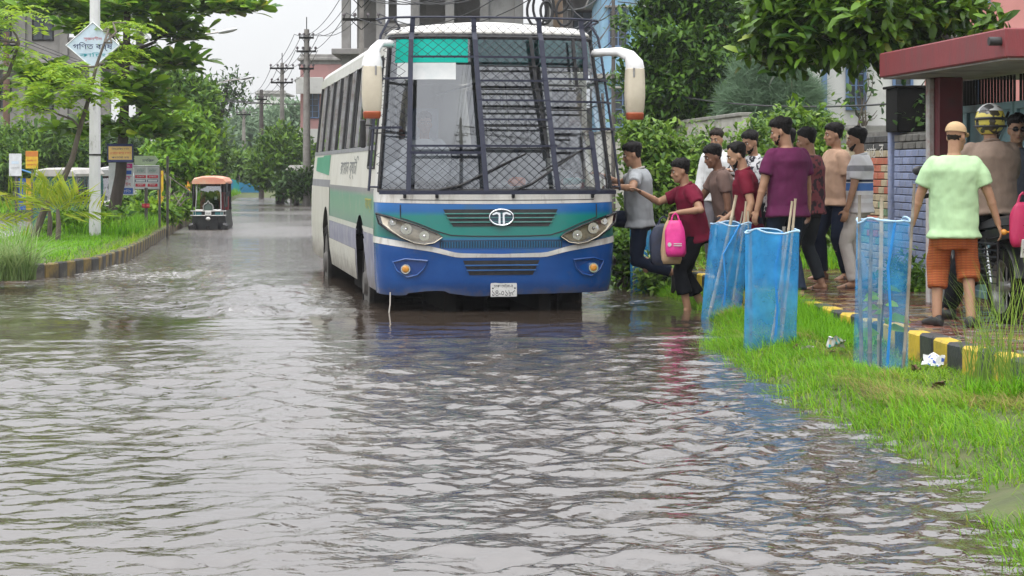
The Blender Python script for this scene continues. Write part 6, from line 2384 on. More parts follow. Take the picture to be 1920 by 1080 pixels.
bush('straggling bush against the white wall behind the boarding man', tuple(at(1230, 500, 28)), [BL_(1225, 290, 28, 42, 50), BL_(1255, 350, 27.6, 50, 50), BL_(1210, 400, 27.5, 40, 40), BL_(1290, 310, 28, 40, 45), BL_(1190, 260, 28.2, 22, 30)], L_bush, 900, 8, 0.10, 111)
bush('tangled bush along the white wall behind the waiting men', tuple(at(1330, 480, 29)), [BL_(1310, 280, 29, 36, 34), BL_(1340, 360, 29, 60, 60), BL_(1400, 300, 29.4, 44, 50), BL_(1440, 260, 29, 40, 40), BL_(1420, 380, 28.5, 50, 60)], L_bush, 800, 8, 0.10, 112)
bush('tall yellow-green bush beneath the needle-leaved tree', tuple(at(1510, 470, 27)), [BL_(1500, 250, 27, 42, 38), BL_(1530, 320, 26.6, 42, 60), BL_(1490, 360, 27, 40, 70), BL_(1540, 410, 26.5, 34, 50), BL_(1540, 250, 27.3, 30, 30), BL_(1460, 330, 27, 36, 60)], L_bush, 1100, 8, 0.105, 113)
bush('low leafy bush at the water edge beside the bus door', tuple(at(1180, 530, 24.5)), [BL_(1175, 470, 24.5, 20, 30), BL_(1195, 490, 24.5, 30, 36), BL_(1240, 505, 24.6, 30, 24)], L_mid, 320, 8, 0.10, 114)
bush('creeping green plants between blue guard and wet path', tuple(at(1245, 535, 23.5)), [BL_(1240, 520, 23.5, 32, 22), BL_(1265, 490, 24, 16, 30)], L_bush, 260, 8, 0.085, 115)
bush('undergrowth beneath the parked auto-rickshaw on the median', tuple(P(150, 436, 0.2)), [BL_(140, 420, 39.5, 40, 18), BL_(120, 430, 39, 30, 12), BL_(205, 420, 40, 30, 16)], L_mid, 300, 8, 0.15, 116)
bush('shrubs lining the median behind the sign posts', tuple(P(300, 420, 0.2)), [BL_(290, 405, 46, 36, 18), BL_(325, 395, 52, 30, 18), BL_(345, 385, 58, 20, 16)], L_bright, 420, 8, 0.17, 117)
bush('dense dark shrubs on the median beyond the sign boards', tuple(P(262, 418, 0.2)), [BL_(250, 395, 50, 34, 26), BL_(285, 385, 55, 30, 24), BL_(330, 372, 60, 26, 26)], L_mid, 420, 8, 0.18, 121)
bush('clipped green shrub between lamp post and leaning tree', tuple(P(120, 440, 0.2)), [BL_(120, 425, 38.5, 26, 12), BL_(195, 428, 39, 26, 12)], L_bright, 200, 8, 0.12, 122)
bush('weeds growing at the foot of the blue brick wall', tuple(at(1690, 560, 20.6)), [BL_(1700, 530, 20.8, 24, 24), BL_(1715, 560, 20.4, 20, 16)], L_mid, 160, 8, 0.08, 118)
bush('leafy vine hanging on the white house front', (6.6, 37.6, 2.2), [BL_(1600, 180, 37.6, 16, 34, 0.12), BL_(1640, 215, 37.6, 30, 12, 0.12), BL_(1620, 140, 37.6, 24, 18, 0.12)], L_dark, 14, 4, 0.17, 119)
bush('dark leaves on the wall head behind the black box', (4.75, 23.4, 1.9), [BL_(1730, 225, 22.4, 14, 40, 0.1), BL_(1735, 170, 22.4, 14, 24, 0.1)], L_dark, 26, 5, 0.09, 120)

# l) tall grass clump on the verge and at the median nose
L_tall = leaf_mat('leaf_tallgrass', (0.10, 0.20, 0.03), (0.24, 0.36, 0.06), 0.5, 0.35, (0.42, 0.36, 0.14))


def clump(label, base, n, h, rad, seed, w=0.009, m=L_tall, bend=0.5):
    r = np.random.default_rng(seed)
    rt = thing('grass_clump', label, 'grass', base)
    a, q = r.random(n) * 6.283, rad * np.sqrt(r.random(n))
    pts = np.stack([np.cos(a) * q, np.sin(a) * q, np.zeros(n) - 0.03], -1)
    blades('blades', pts, h, w, m, bend, 5, seed, kind=None, parent=rt)
    return rt


clump('tall wispy grass clump growing over the kerb', (2.98, 12.35, 0.0), 95, 0.85, 0.16, 1, 0.009, L_tall, 0.35)
clump('thin tall grass stalks leaning towards the motorcycle', (3.14, 12.15, 0.0), 60, 0.95, 0.16, 2, 0.008, L_tall, 0.5)
clump('leafy green weeds round the tall grass foot', (3.05, 12.1, 0.0), 420, 0.30, 0.30, 3, 0.015, m_grass2, 0.7)
clump('thick drooping grass at the blunt end of the median', tuple(P(15, 520, 0.12)), 600, 0.70, 0.35, 4, 0.014, leaf_mat('leaf_silver', (0.16, 0.26, 0.08), (0.30, 0.40, 0.16), 0.4, 0.3), 0.9)
clump('bright grass tuft behind the drooping grass', tuple(P(-10, 480, 0.25)), 400, 0.5, 0.5, 5, 0.013, m_grass2, 0.5)

# ================================================================== THREE-WHEELERS, VAN, MOTORCYCLE
m_rub = m_tyre
m_vblack = mat('vehicle_black', (0.014, 0.015, 0.018), 0.35, c2=(0.03, 0.03, 0.032), scale=6, dirt=(0.08, 0.07, 0.06), dscale=6, dlo=0.58, dhi=0.85)
m_silver = mat('silver_bar', (0.55, 0.55, 0.54), 0.3, metal=0.6, c2=(0.45, 0.44, 0.42), scale=9)
m_vglass = glass_mat('vehicle_glass', (0.55, 0.6, 0.63), 0.14, 0.02)


def small_wheel(parent, c, r, w, axis='x', n=24, m_rim=None):
    e = MB()
    ax = Vector((1, 0, 0)) if axis == 'x' else Vector((0, 1, 0))
    ay = Vector((0, 1, 0)) if axis == 'x' else Vector((1, 0, 0))
    c = Vector(c)
    e.loft([[c + ax * x + ay * (q * math.cos(2 * math.pi * j / n)) + UPZ * (q * math.sin(2 * math.pi * j / n)) for j in range(n)] for x, q in ((-w / 2, r * 0.74), (-w / 2, r * 0.92), (-w / 4, r), (w / 4, r), (w / 2, r * 0.92), (w / 2, r * 0.74))], cap=False)
    t = e.build('wheel', m_rub, parent, smooth=True)
    e = MB()
    e.loft([[c + ax * x + ay * (q * math.cos(2 * math.pi * j / n)) + UPZ * (q * math.sin(2 * math.pi * j / n)) for j in range(n)] for x, q in ((-w * 0.4, r * 0.76), (w * 0.4, r * 0.76), (w * 0.4, r * 0.68), (-w * 0.4, r * 0.68), (-w * 0.4, r * 0.76))], cap=False)
    e.tube([c - ax * w * 0.6, c + ax * w * 0.6], r * 0.14, 10)
    for k in range(8):
        a = math.pi * k / 4
        e.tube([c, c + ay * (r * 0.7 * math.cos(a)) + UPZ * (r * 0.7 * math.sin(a))], r * 0.022, 5)
    e.build('rim', m_rim or m_silver, t, smooth=True)
    return t


UPZ = Vector((0, 0, 1))


def three_wheeler(label, loc, rz, roof_m, body_m, curtain_m, ornament=True, s=1.0, front_glass=True, wx=1.0):
    """battery three-wheeler; local -y is its front"""
    rt = thing('three_wheeler', label, 'three-wheeler', loc, rz)
    rt.scale = (s * wx, s, s)
    e = MB()   # lower body, flared skirt
    e.loft([[Vector((sx * a, y, z)) for sx, y in ((-1, -0.72), (-0.55, -0.86), (0.55, -0.86), (1, -0.72), (1, 1.15), (-1, 1.15))] for z, a in ((0.22, 0.50), (0.40, 0.56), (0.58, 0.53), (0.80, 0.50))])
    bd = e.build('body', body_m, rt)
    for sx in (-1, 1):
        e = MB(); e.box((sx * 0.34, -0.875, 0.735), (0.26, 0.02, 0.075), b=0.006); e.build('side_lamp', mat('lamp_teal', (0.06, 0.20, 0.22), 0.2), bd)
        e = MB(); e.box((sx * 0.50, -0.80, 0.34), (0.22, 0.30, 0.30), Euler((0, sx * 0.25, 0)), b=0.05); e.build('mud_flap', m_vblack, bd)
    for z in (0.685, 0.80):
        e = MB(); e.tube([(-0.56, -0.84, z), (-0.45, -0.895, z), (0.45, -0.895, z), (0.56, -0.84, z)], 0.014, 8); e.build('bumper_bar', m_silver, rt, smooth=True)
    for x in (-0.47, -0.40, 0.40, 0.47):
        e = MB(); e.tube([(x, -0.893, 0.68), (x, -0.893, 0.80)], 0.011, 6); e.build('bumper_post', m_silver, rt)
    e = MB(); e.box((0, -0.905, 0.742), (0.20, 0.02, 0.11), b=0.006); npx = e.build('number_plate', m_platew, rt)
    e = MB(); write(e, 'rick', lambda x, y: Vector((x, -0.9165, 0.742 + y)), 0.13, 0.045); e.build('lettering', m_ink, npx, recalc=False)
    # windscreen and frame
    A = [(-0.40, -0.86, 0.82), (0.40, -0.86, 0.82), (0.37, -0.66, 1.52), (-0.37, -0.66, 1.52)]
    if front_glass:
        e = MB(); e.add(A, [(0, 1, 2, 3)]); gl_ = e.build('windscreen', m_vglass, rt, recalc=False)
        e = MB(); e.tube(A + A[:2], 0.02, 6); e.build('frame', m_silver, gl_)
        e = MB(); e.box((0.22, -0.765, 1.13), (0.08, 0.01, 0.08), Euler((-0.28, 0, 0))); e.build('sticker', m_platew, gl_)
    for sx in (-1, 1):
        e = MB(); e.tube([(sx * 0.50, -0.80, 0.80), (sx * 0.47, -0.68, 1.52), (sx * 0.47, 1.1, 1.52), (sx * 0.50, 1.14, 0.8)], 0.018, 6); e.build('roof_post', m_vblack, rt, smooth=True)
        e = MB()
        e.grid([[Vector((sx * (0.52 + 0.025 * math.sin(j * 2.1 + i)), -0.66 + 0.09 * j, 1.52 - 0.62 * i / 4 + 0.02 * math.sin(j * 3))) for j in range(8)] for i in range(5)])
        e.build('side_curtain', curtain_m, rt, recalc=False, smooth='all')
        e = MB(); e.tube([(sx * 0.50, -0.8, 1.2), (sx * 0.60, -0.86, 1.24)], 0.008, 5); e.box((sx * 0.63, -0.86, 1.24), (0.08, 0.02, 0.12), b=0.008); e.build('mirror', m_vblack, rt)
    e = MB()   # cloth roof
    e.loft([[Vector((-0.52, y, 1.50)), Vector((-0.53, y, 1.56)), Vector((-0.46, y, 1.655 + c_)), Vector((-0.2, y, 1.70 + c_)), Vector((0.2, y, 1.70 + c_)), Vector((0.46, y, 1.655 + c_)), Vector((0.53, y, 1.56)), Vector((0.52, y, 1.50))] for y, c_ in ((-0.78, -0.03), (-0.72, 0.0), (0.2, 0.01), (1.1, 0.0), (1.2, -0.04))])
    e.build('roof', roof_m, rt, smooth=True)
    e = MB(); e.box((0, 1.14, 1.16), (1.0, 0.02, 0.72)); e.build('back_panel', curtain_m, rt)
    e = MB(); e.box((0, 0.55, 0.72), (0.92, 0.42, 0.14), b=0.03); e.box((0, 0.82, 1.02), (0.92, 0.12, 0.5), b=0.03); e.build('bench_seat', mat('seat_red', (0.2, 0.03, 0.03), 0.5), rt)
    e = MB(); e.tube([(-0.26, -0.42, 1.0), (-0.1, -0.5, 1.02), (0.1, -0.5, 1.02), (0.26, -0.42, 1.0)], 0.014, 6); e.tube([(0, -0.5, 1.02), (0, -0.8, 0.4)], 0.022, 6); e.build('handlebar', m_vblack, rt)
    if ornament:
        e = MB()
        pts = [(-0.15, 0.82), (-0.15, 0.93), (-0.11, 0.98), (-0.05, 1.00), (0, 1.07), (0.05, 1.00), (0.11, 0.98), (0.15, 0.93), (0.15, 0.82)]
        e.tube([Vector((x, -0.905, z)) for x, z in pts], 0.016, 6)
        orn = e.build('ornament', m_silver, rt, smooth=True)
        e = MB(); e.prism([(x * 0.85, 0.82 + (z - 0.82) * 0.85) for x, z in pts], lambda a, b_: Vector((a, -0.885, b_)), lambda a, b_: Vector((a, -0.895, b_))); e.build('plate', mat('orn_green', (0.10, 0.14, 0.12), 0.4), orn)
        e = MB(); e.ellipsoid((0, -0.9, 0.60), (0.075, 0.04, 0.05), 12, 6); e.build('headlight', m_platew, rt, smooth=True)
    small_wheel(rt, (0, -0.70, 0.24), 0.24, 0.10)
    e = MB()
    for sx in (-1, 1):
        e.tube([(sx * 0.085, -0.74, 0.66), (sx * 0.085, -0.72, 0.24)], 0.018, 6)
    e.box((0, -0.74, 0.64), (0.24, 0.06, 0.05), b=0.01)
    e.build('fork', m_silver, rt)
    for sx in (-1, 1):
        small_wheel(rt, (sx * 0.44, 0.80, 0.24), 0.24, 0.11)
    return rt


roof_o = mat('roof_cloth_orange', (0.66, 0.28, 0.20), 0.75, c2=(0.70, 0.40, 0.24), scale=3, dirt=(0.5, 0.42, 0.36), dscale=3)
three_wheeler('black three-wheeler with orange cloth roof and silver bumper driving through the flood', tuple(P(391, 430, 0.0) + Vector((0, 0.5, -0.30))), R(3), roof_o, m_vblack, m_vblack, s=0.95, wx=0.82)
roof_p = mat('roof_cloth_pale', (0.45, 0.43, 0.40), 0.75, c2=(0.34, 0.33, 0.31), scale=3)
body_g = mat('body_green', (0.02, 0.13, 0.10), 0.35, c2=(0.03, 0.18, 0.13), scale=4, dirt=(0.08, 0.08, 0.06), dscale=4)
three_wheeler('green three-wheeler with pale canvas roof parked behind the lamp post', (-11.25, 50.5, -0.28), R(172), roof_p, body_g, mat('curtain_green', (0.02, 0.10, 0.09), 0.6), ornament=False, s=1.06)
three_wheeler('three-wheeler draped with red cloth behind the notice tree', (-11.5, 55.5, -0.2), R(10), mat('roof_cloth_grey', (0.3, 0.3, 0.3), 0.7), m_vblack, mat('curtain_red', (0.40, 0.04, 0.03), 0.6), s=1.0)
three_wheeler('yellow three-wheeler with white roof waiting beyond the information board', (-13.2, 66, -0.2), R(5), mat('roof_white', (0.6, 0.6, 0.58), 0.6), mat('body_yellow', (0.55, 0.38, 0.04), 0.4), m_vblack, ornament=False, s=1.05)
# white van beyond the median
rt = thing('van', 'white van on the other carriageway behind the sign boards', 'van', (-12.1, 63.5, -0.3), R(4))
e = MB()
prof_ = [(-0.9, 0.35), (-0.95, 0.8), (-0.80, 1.0), (-0.35, 1.55), (-0.1, 1.68), (1.9, 1.68), (2.05, 1.5), (2.05, 0.35)]
e.loft([[Vector((x * w_, y, z - (0.06 if abs(x) == 1 and z > 1.4 else 0))) for y, z in prof_] for x, w_ in ((-1, 0.74), (-0.9, 0.78), (0.9, 0.78), (1, 0.74))])
vb = e.build('body', mat('van_white', (0.72, 0.73, 0.74), 0.3, c2=(0.66, 0.67, 0.68), scale=2, coat=0.4), rt, smooth=True)
e = MB(); e.add([(-0.62, -0.80, 1.03), (0.62, -0.80, 1.03), (0.55, -0.37, 1.56), (-0.55, -0.37, 1.56)], [(0, 1, 2, 3)]); e.build('windscreen', m_glassd, rt, recalc=False)
for sx in (-1, 1):
    e = MB(); e.ellipsoid((sx * 0.5, -0.93, 0.72), (0.13, 0.05, 0.08), 10, 6); e.build('headlight', m_chrome, rt, smooth=True)
    e = MB(); e.add([(sx * 0.775, -0.45, 1.05), (sx * 0.775, 0.3, 1.05), (sx * 0.76, 0.3, 1.5), (sx * 0.76, -0.2, 1.5)], [(0, 1, 2, 3)]); e.build('side_window', m_glassd, rt, recalc=False)
    for yy in (-0.4, 1.45):
        small_wheel(rt, (sx * 0.68, yy, 0.30), 0.30, 0.18)
e = MB(); e.box((0, -0.95, 0.45), (1.4, 0.08, 0.16), b=0.03); e.build('bumper', m_vblack, rt)

# ---- motorcycle on the pavement, heading away
MCX, MCY, MCA = 4.06, 16.2, R(9)
mc = thing('motorcycle', 'black motorcycle standing on the brick pavement beneath its rider', 'motorcycle', (MCX, MCY, PZ), MCA)
MC_W = []
for yy, w_ in ((0.0, 0.12), (1.30, 0.10)):
    small_wheel(mc, (0, yy, 0.30), 0.30, w_)
e = MB()
e.tube([(0, 0.15, 0.62), (0, 0.55, 0.70), (0, 1.05, 0.82), (0, 1.12, 0.90)], 0.03, 8)
e.tube([(0, 0.15, 0.62), (0, 0.45, 0.34), (0, 0.95, 0.34), (0, 1.10, 0.80)], 0.025, 8)
e.tube([(-0.10, -0.15, 0.72), (-0.10, 0.3, 0.66)], 0.016, 6); e.tube([(0.10, -0.15, 0.72), (0.10, 0.3, 0.66)], 0.016, 6)
e.build('frame', m_vblack, mc, smooth=True)
e = MB(); e.box((0, 0.62, 0.42), (0.24, 0.36, 0.26), b=0.04); e.tube([(0, 0.68, 0.50), (0, 0.78, 0.68)], 0.085, 12); e.ellipsoid((0.12, 0.60, 0.38), (0.05, 0.11, 0.11), 12, 6); e.ellipsoid((-0.12, 0.60, 0.38), (0.05, 0.11, 0.11), 12, 6)
en = e.build('engine', mat('engine_grey', (0.10, 0.10, 0.105), 0.4, metal=0.5, c2=(0.16, 0.16, 0.16), scale=8), mc, smooth=True)
for k in range(5):
    e = MB(); e.box((0, 0.70 + 0.022 * k, 0.54 + 0.028 * k), (0.22, 0.18, 0.008), Euler((0.5, 0, 0))); e.build('cooling_fin', m_steel, en)
e = MB()
e.loft([[Vector((a * math.cos(q), y, z + b_ * math.sin(q))) for q in np.linspace(0, 2 * math.pi, 15)[:-1]] for y, z, a, b_ in ((0.58, 0.84, 0.06, 0.05), (0.68, 0.86, 0.12, 0.09), (0.88, 0.89, 0.145, 0.115), (1.02, 0.90, 0.12, 0.10), (1.08, 0.90, 0.05, 0.05))])
e.build('fuel_tank', mat('tank_black', (0.012, 0.012, 0.014), 0.15, coat=0.6), mc, smooth=True)
e = MB()
e.loft([[Vector((a * sg, y, z + dz)) for sg, dz in ((-1, -0.04), (-0.95, 0.02), (-0.5, 0.045), (0.5, 0.045), (0.95, 0.02), (1, -0.04))] for y, z, a in ((-0.32, 0.86, 0.07), (-0.22, 0.85, 0.115), (0.10, 0.82, 0.13), (0.30, 0.79, 0.13), (0.56, 0.80, 0.10), (0.62, 0.84, 0.07))])
e.build('seat', mat('seat_vinyl', (0.015, 0.015, 0.016), 0.45, c2=(0.03, 0.03, 0.03), scale=9), mc, smooth=True)
e = MB()
e.loft([[Vector((a * sg, y, z + dz)) for sg, dz in ((-1, 0.05), (-0.8, -0.05), (0.8, -0.05), (1, 0.05))] for y, z, a in ((-0.44, 0.82, 0.05), (-0.36, 0.77, 0.10), (-0.1, 0.73, 0.13), (0.3, 0.68, 0.12))])
e.build('tail_cowl', m_vblack, mc, smooth=True)
e = MB(); e.box((0, -0.43, 0.80), (0.13, 0.03, 0.06), b=0.012); e.build('tail_light', mat('tail_red', (0.35, 0.02, 0.02), 0.2), mc)
for sx in (-1, 1):
    e = MB(); e.tube([(sx * 0.08, -0.38, 0.76), (sx * 0.17, -0.39, 0.76)], 0.009, 6); e.ellipsoid((sx * 0.19, -0.39, 0.76), (0.03, 0.025, 0.025), 8, 6); e.build('indicator', m_amber, mc, smooth=True)
    e = MB()
    e.tube([(sx * 0.13, 0.0, 0.32), (sx * 0.13, 0.12, 0.66)], 0.012, 8)
    for k in range(9):
        q = k / 8
        e.tube([(sx * 0.13, 0.02 + 0.08 * q, 0.38 + 0.22 * q), (sx * 0.13, 0.022 + 0.08 * q, 0.386 + 0.22 * q)], 0.030, 10)
    e.build('shock_absorber', m_chrome, mc, smooth=True)
e = MB()
e.tube([Vector((0, 0.0 + 0.36 * math.cos(a), 0.30 + 0.36 * math.sin(a))) for a in np.linspace(0.5, 2.9, 12)], 0.075, 8, flat=0.18, up=(0, 0, 1))
e.build('rear_mudguard', m_vblack, mc, smooth=True)
e = MB()
e.tube([Vector((0, 1.30 + 0.34 * math.cos(a), 0.30 + 0.34 * math.sin(a))) for a in np.linspace(0.3, 2.6, 12)], 0.065, 8, flat=0.18, up=(0, 0, 1))
e.build('front_mudguard', m_vblack, mc, smooth=True)
e = MB(); e.box((0.03, -0.44, 0.63), (0.19, 0.008, 0.15), Euler((0.2, 0, 0)), b=0.003); npm = e.build('number_plate', m_platew, mc)
e = MB(); write(e, 'plate2', lambda x, y: Vector((0.03 + x, -0.4465 + 0.2 * y, 0.615 + y)), 0.16, 0.045); write(e, 'plate1', lambda x, y: Vector((0.03 + x, -0.4465 + 0.2 * y, 0.63 + y)), 0.13, 0.035, 0, 0.035); e.build('lettering', m_ink, npm, recalc=False)
e = MB(); e.tube([(0.14, 0.75, 0.30), (0.15, 0.3, 0.28), (0.17, -0.1, 0.36), (0.18, -0.38, 0.44)], [0.025, 0.03, 0.05, 0.045], 12); e.build('exhaust', m_steel, mc, smooth=True)
e = MB()   # sari guard: wire rack beside the rear wheel
for z in np.linspace(0.34, 0.66, 7):
    e.tube([(-0.20, -0.30, z), (-0.21, 0.05, z), (-0.20, 0.28, z)], 0.007, 5)
for yy in (-0.30, -0.05, 0.28):
    e.tube([(-0.205, yy, 0.32), (-0.20, yy, 0.70)], 0.009, 5)
e.build('sari_guard', m_vblack, mc)
e = MB()
for sx in (-1, 1):
    e.tube([(sx * 0.085, 1.30, 0.30), (sx * 0.085, 1.16, 0.80), (sx * 0.085, 1.12, 0.95)], 0.022, 8)
e.build('fork', m_chrome, mc, smooth=True)
e = MB(); e.ellipsoid((0, 1.24, 0.86), (0.10, 0.10, 0.11), 14, 8); e.build('headlight', m_vblack, mc, smooth=True)
e = MB(); e.tube([(-0.36, 0.86, 1.03), (-0.26, 0.96, 1.04), (-0.1, 1.08, 0.98), (0.1, 1.08, 0.98), (0.26, 0.96, 1.04), (0.36, 0.86, 1.03)], 0.013, 8)
hb = e.build('handlebar', m_vblack, mc, smooth=True)
for sx in (-1, 1):
    e = MB(); e.tube([(sx * 0.40, 0.82, 1.03), (sx * 0.29, 0.93, 1.04)], 0.020, 8); e.build('grip', m_rub, hb, smooth=True)
    e = MB(); e.tube([(sx * 0.27, 0.97, 1.05), (sx * 0.32, 0.98, 1.18), (sx * 0.36, 0.96, 1.24)], 0.007, 6); e.ellipsoid((sx * 0.38, 0.95, 1.25), (0.075, 0.02, 0.045), 12, 6); e.build('mirror', m_vblack, hb, smooth=True)
for sx in (-1, 1):
    e = MB(); e.tube([(sx * 0.10, 0.40, 0.30), (sx * 0.26, 0.40, 0.29)], 0.016, 8); e.build('footrest', m_rub, mc)

# ================================================================== PEOPLE
m_skin = [mat('skin_brown', (0.40, 0.225, 0.14), 0.5, c2=(0.34, 0.185, 0.11), scale=14, spec=0.4), mat('skin_deep', (0.25, 0.13, 0.082), 0.48, c2=(0.21, 0.108, 0.066), scale=14, spec=0.4),
          mat('skin_tan', (0.46, 0.27, 0.17), 0.5, c2=(0.39, 0.225, 0.135), scale=14, spec=0.4)]
m_hair = mat('hair_black', (0.007, 0.006, 0.006), 0.6, c2=(0.014, 0.012, 0.011), scale=40, bump=0.5, bscale=60, spec=0.15)
m_hairb = mat('hair_brown', (0.026, 0.018, 0.014), 0.6, c2=(0.015, 0.011, 0.009), scale=40, bump=0.5, bscale=60, spec=0.15)
m_eyew = mat('eye_white', (0.7, 0.68, 0.65), 0.2)
m_iris = mat('eye_dark', (0.012, 0.008, 0.006), 0.1)
m_lip = mat('lip', (0.22, 0.075, 0.06), 0.45)
m_sandal = mat('sandal_brown', (0.07, 0.035, 0.022), 0.5, c2=(0.04, 0.022, 0.015), scale=9)
m_shoe = mat('shoe_black', (0.012, 0.012, 0.013), 0.35, c2=(0.03, 0.028, 0.026), scale=9)


def cloth(name, c, c2=None, rough=0.85, bump=0.22):
    return mat('cloth_' + name, c, rough, c2=c2 or tuple(v * 0.84 for v in c), scale=5, bump=bump, bscale=6, spec=0.15, stretch=(1.4, 1.4, 0.6))


def striped(name, stops, axis='Z', rough=0.85):
    """stripes woven at fixed heights of the garment"""
    if 'cloth_' + name in MATS:
        return MATS['cloth_' + name]
    m = bpy.data.materials.new('cloth_' + name)
    m.use_nodes = True
    N, L = m.node_tree.nodes, m.node_tree.links
    b = N['Principled BSDF']
    b.inputs['Roughness'].default_value = rough
    tc = N.new('ShaderNodeTexCoord')
    sx = N.new('ShaderNodeSeparateXYZ')
    L.new(tc.outputs['Object'], sx.inputs['Vector'])
    mr = N.new('ShaderNodeMapRange')
    mr.inputs['From Min'].default_value, mr.inputs['From Max'].default_value = stops[0][0], stops[-1][0] + 0.1
    L.new(sx.outputs[axis], mr.inputs['Value'])
    rp = N.new('ShaderNodeValToRGB')
    rp.color_ramp.interpolation = 'CONSTANT'
    el = rp.color_ramp.elements
    while len(el) < len(stops):
        el.new(0.5)
    for e_, (p, c) in zip(el, stops):
        e_.position = (p - stops[0][0]) / (stops[-1][0] + 0.1 - stops[0][0])
        e_.color = (*c, 1)
    L.new(mr.outputs['Result'], rp.inputs['Fac'])
    L.new(rp.outputs['Color'], b.inputs['Base Color'])
    MATS[m.name] = m
    return m


def checked(name, ca, cb, cc, scale=26):
    m = bpy.data.materials.new('cloth_' + name)
    m.use_nodes = True
    N, L = m.node_tree.nodes, m.node_tree.links
    b = N['Principled BSDF']
    b.inputs['Roughness'].default_value = 0.85
    tc = N.new('ShaderNodeTexCoord')
    w1 = N.new('ShaderNodeTexWave'); w1.bands_direction = 'Z'; w1.inputs['Scale'].default_value = scale; w1.inputs['Distortion'].default_value = 1.5; w1.inputs['Detail'].default_value = 1
    w2 = N.new('ShaderNodeTexWave'); w2.bands_direction = 'X'; w2.inputs['Scale'].default_value = scale * 0.35
    for w in (w1, w2):
        L.new(tc.outputs['Object'], w.inputs['Vector'])
    r1 = N.new('ShaderNodeValToRGB'); r1.color_ramp.elements[0].color = (*ca, 1); r1.color_ramp.elements[1].color = (*cb, 1); r1.color_ramp.elements[0].position = 0.35; r1.color_ramp.elements[1].position = 0.65
    L.new(w1.outputs['Fac'], r1.inputs['Fac'])
    mx = N.new('ShaderNodeMixRGB'); mx.inputs['Color2'].default_value = (*cc, 1)
    mr = N.new('ShaderNodeMapRange'); mr.inputs['From Min'].default_value = 0.8; mr.inputs['To Max'].default_value = 0.6
    L.new(w2.outputs['Fac'], mr.inputs['Value']); L.new(mr.outputs['Result'], mx.inputs['Fac']); L.new(r1.outputs['Color'], mx.inputs['Color1'])
    L.new(mx.outputs['Color'], b.inputs['Base Color'])
    return m


def floral(name, base, spot, scale=16):
    return mat('cloth_' + name, base, 0.85, c2=spot, scale=scale, detail=1.5, lo=0.50, hi=0.56)


PENDING = []
TEX = {}


def finish(o, voxel, smooth_it, fold=0.0, fsize=0.12):
    md = o.modifiers.new('r', 'REMESH'); md.mode = 'VOXEL'; md.voxel_size = voxel; md.use_smooth_shade = True
    if smooth_it:
        sm = o.modifiers.new('s', 'SMOOTH'); sm.factor = 0.5; sm.iterations = smooth_it
    if fold:
        if fsize not in TEX:
            tx = bpy.data.textures.new('folds%g' % fsize, 'CLOUDS'); tx.noise_scale = fsize; tx.noise_depth = 2
            TEX[fsize] = tx
        dp = o.modifiers.new('d', 'DISPLACE'); dp.texture = TEX[fsize]; dp.strength = fold; dp.mid_level = 0.40; dp.texture_coords = 'LOCAL'
    PENDING.append(o)
    return o


def vlerp(a, b_, t):
    return a + (b_ - a) * t


def ik(a, b_, l1, l2, hint):
    d = b_ - a
    L_ = min(d.length, (l1 + l2) * 0.998)
    dn = d.normalized()
    end = a + dn * L_
    x = (l1 * l1 - l2 * l2 + L_ * L_) / (2 * L_)
    h_ = math.sqrt(max(0, l1 * l1 - x * x))
    hp = hint - dn * hint.dot(dn)
    hp = hp.normalized() if hp.length > 1e-6 else dn.orthogonal().normalized()
    return a + dn * x + hp * h_, end


def etube(mb_, secs, n=14):
    """secs: (centre, xaxis, yaxis, rx, ry)"""
    mb_.loft([[c + xa * (rx * math.cos(2 * math.pi * j / n)) + ya * (ry * math.sin(2 * math.pi * j / n)) for j in range(n)] for c, xa, ya, rx, ry in secs])


def limb3(mb_, pts, rad, n=12, ends=True):
    """smooth tapered limb through pts (rounded at bends)"""
    P_, R_ = [], []
    k = len(pts)
    for i in range(k - 1):
        for t in (0, 0.25, 0.5, 0.75):
            P_.append(vlerp(pts[i], pts[i + 1], t)); R_.append(rad[i] + (rad[i + 1] - rad[i]) * t)
    P_.append(pts[-1]); R_.append(rad[-1])
    mb_.tube(P_, R_, n)
    for i in range(k if ends else k - 1):
        mb_.ellipsoid(pts[i], (rad[i] * 0.98,) * 3, 10, 6)


def hand(mb_, w, d, nrm, s, grip=0.5, side=1):
    """palm, four unequal bent fingers and a thumb; d = pointing way, nrm = palm normal"""
    d = d.normalized()
    nrm = (nrm - d * nrm.dot(d)).normalized()
    a = d.cross(nrm)
    pc = w + d * 0.045 * s
    M = Matrix((a, d, nrm)).transposed()
    mb_.ellipsoid(pc, (0.040 * s, 0.056 * s, 0.017 * s), 10, 6, M)
    for i, (off, ln) in enumerate(((-0.029, 0.066), (-0.010, 0.076), (0.010, 0.072), (0.028, 0.056))):
        b0 = w + d * 0.085 * s + a * off * s
        c1, c2 = grip * 0.9, grip * 2.0
        p1 = b0 + (d * math.cos(c1) + nrm * math.sin(c1)) * ln * 0.5 * s
        p2 = p1 + (d * math.cos(c2) + nrm * math.sin(c2)) * ln * 0.5 * s
        mb_.tube([b0 - d * 0.02 * s, b0, p1, p2], [0.0095 * s, 0.0095 * s, 0.0088 * s, 0.0075 * s], 7)
    t0 = w + d * 0.025 * s - a * 0.034 * s * side
    t1 = t0 + (d * 0.6 - a * 0.7 * side + nrm * 0.4 * grip).normalized() * 0.04 * s
    t2 = t1 + (d * 0.85 - a * 0.2 * side + nrm * 0.8 * grip).normalized() * 0.034 * s
    mb_.tube([t0, t1, t2], [0.013 * s, 0.011 * s, 0.0085 * s], 7)


UPV = Vector((0, 0, 1))


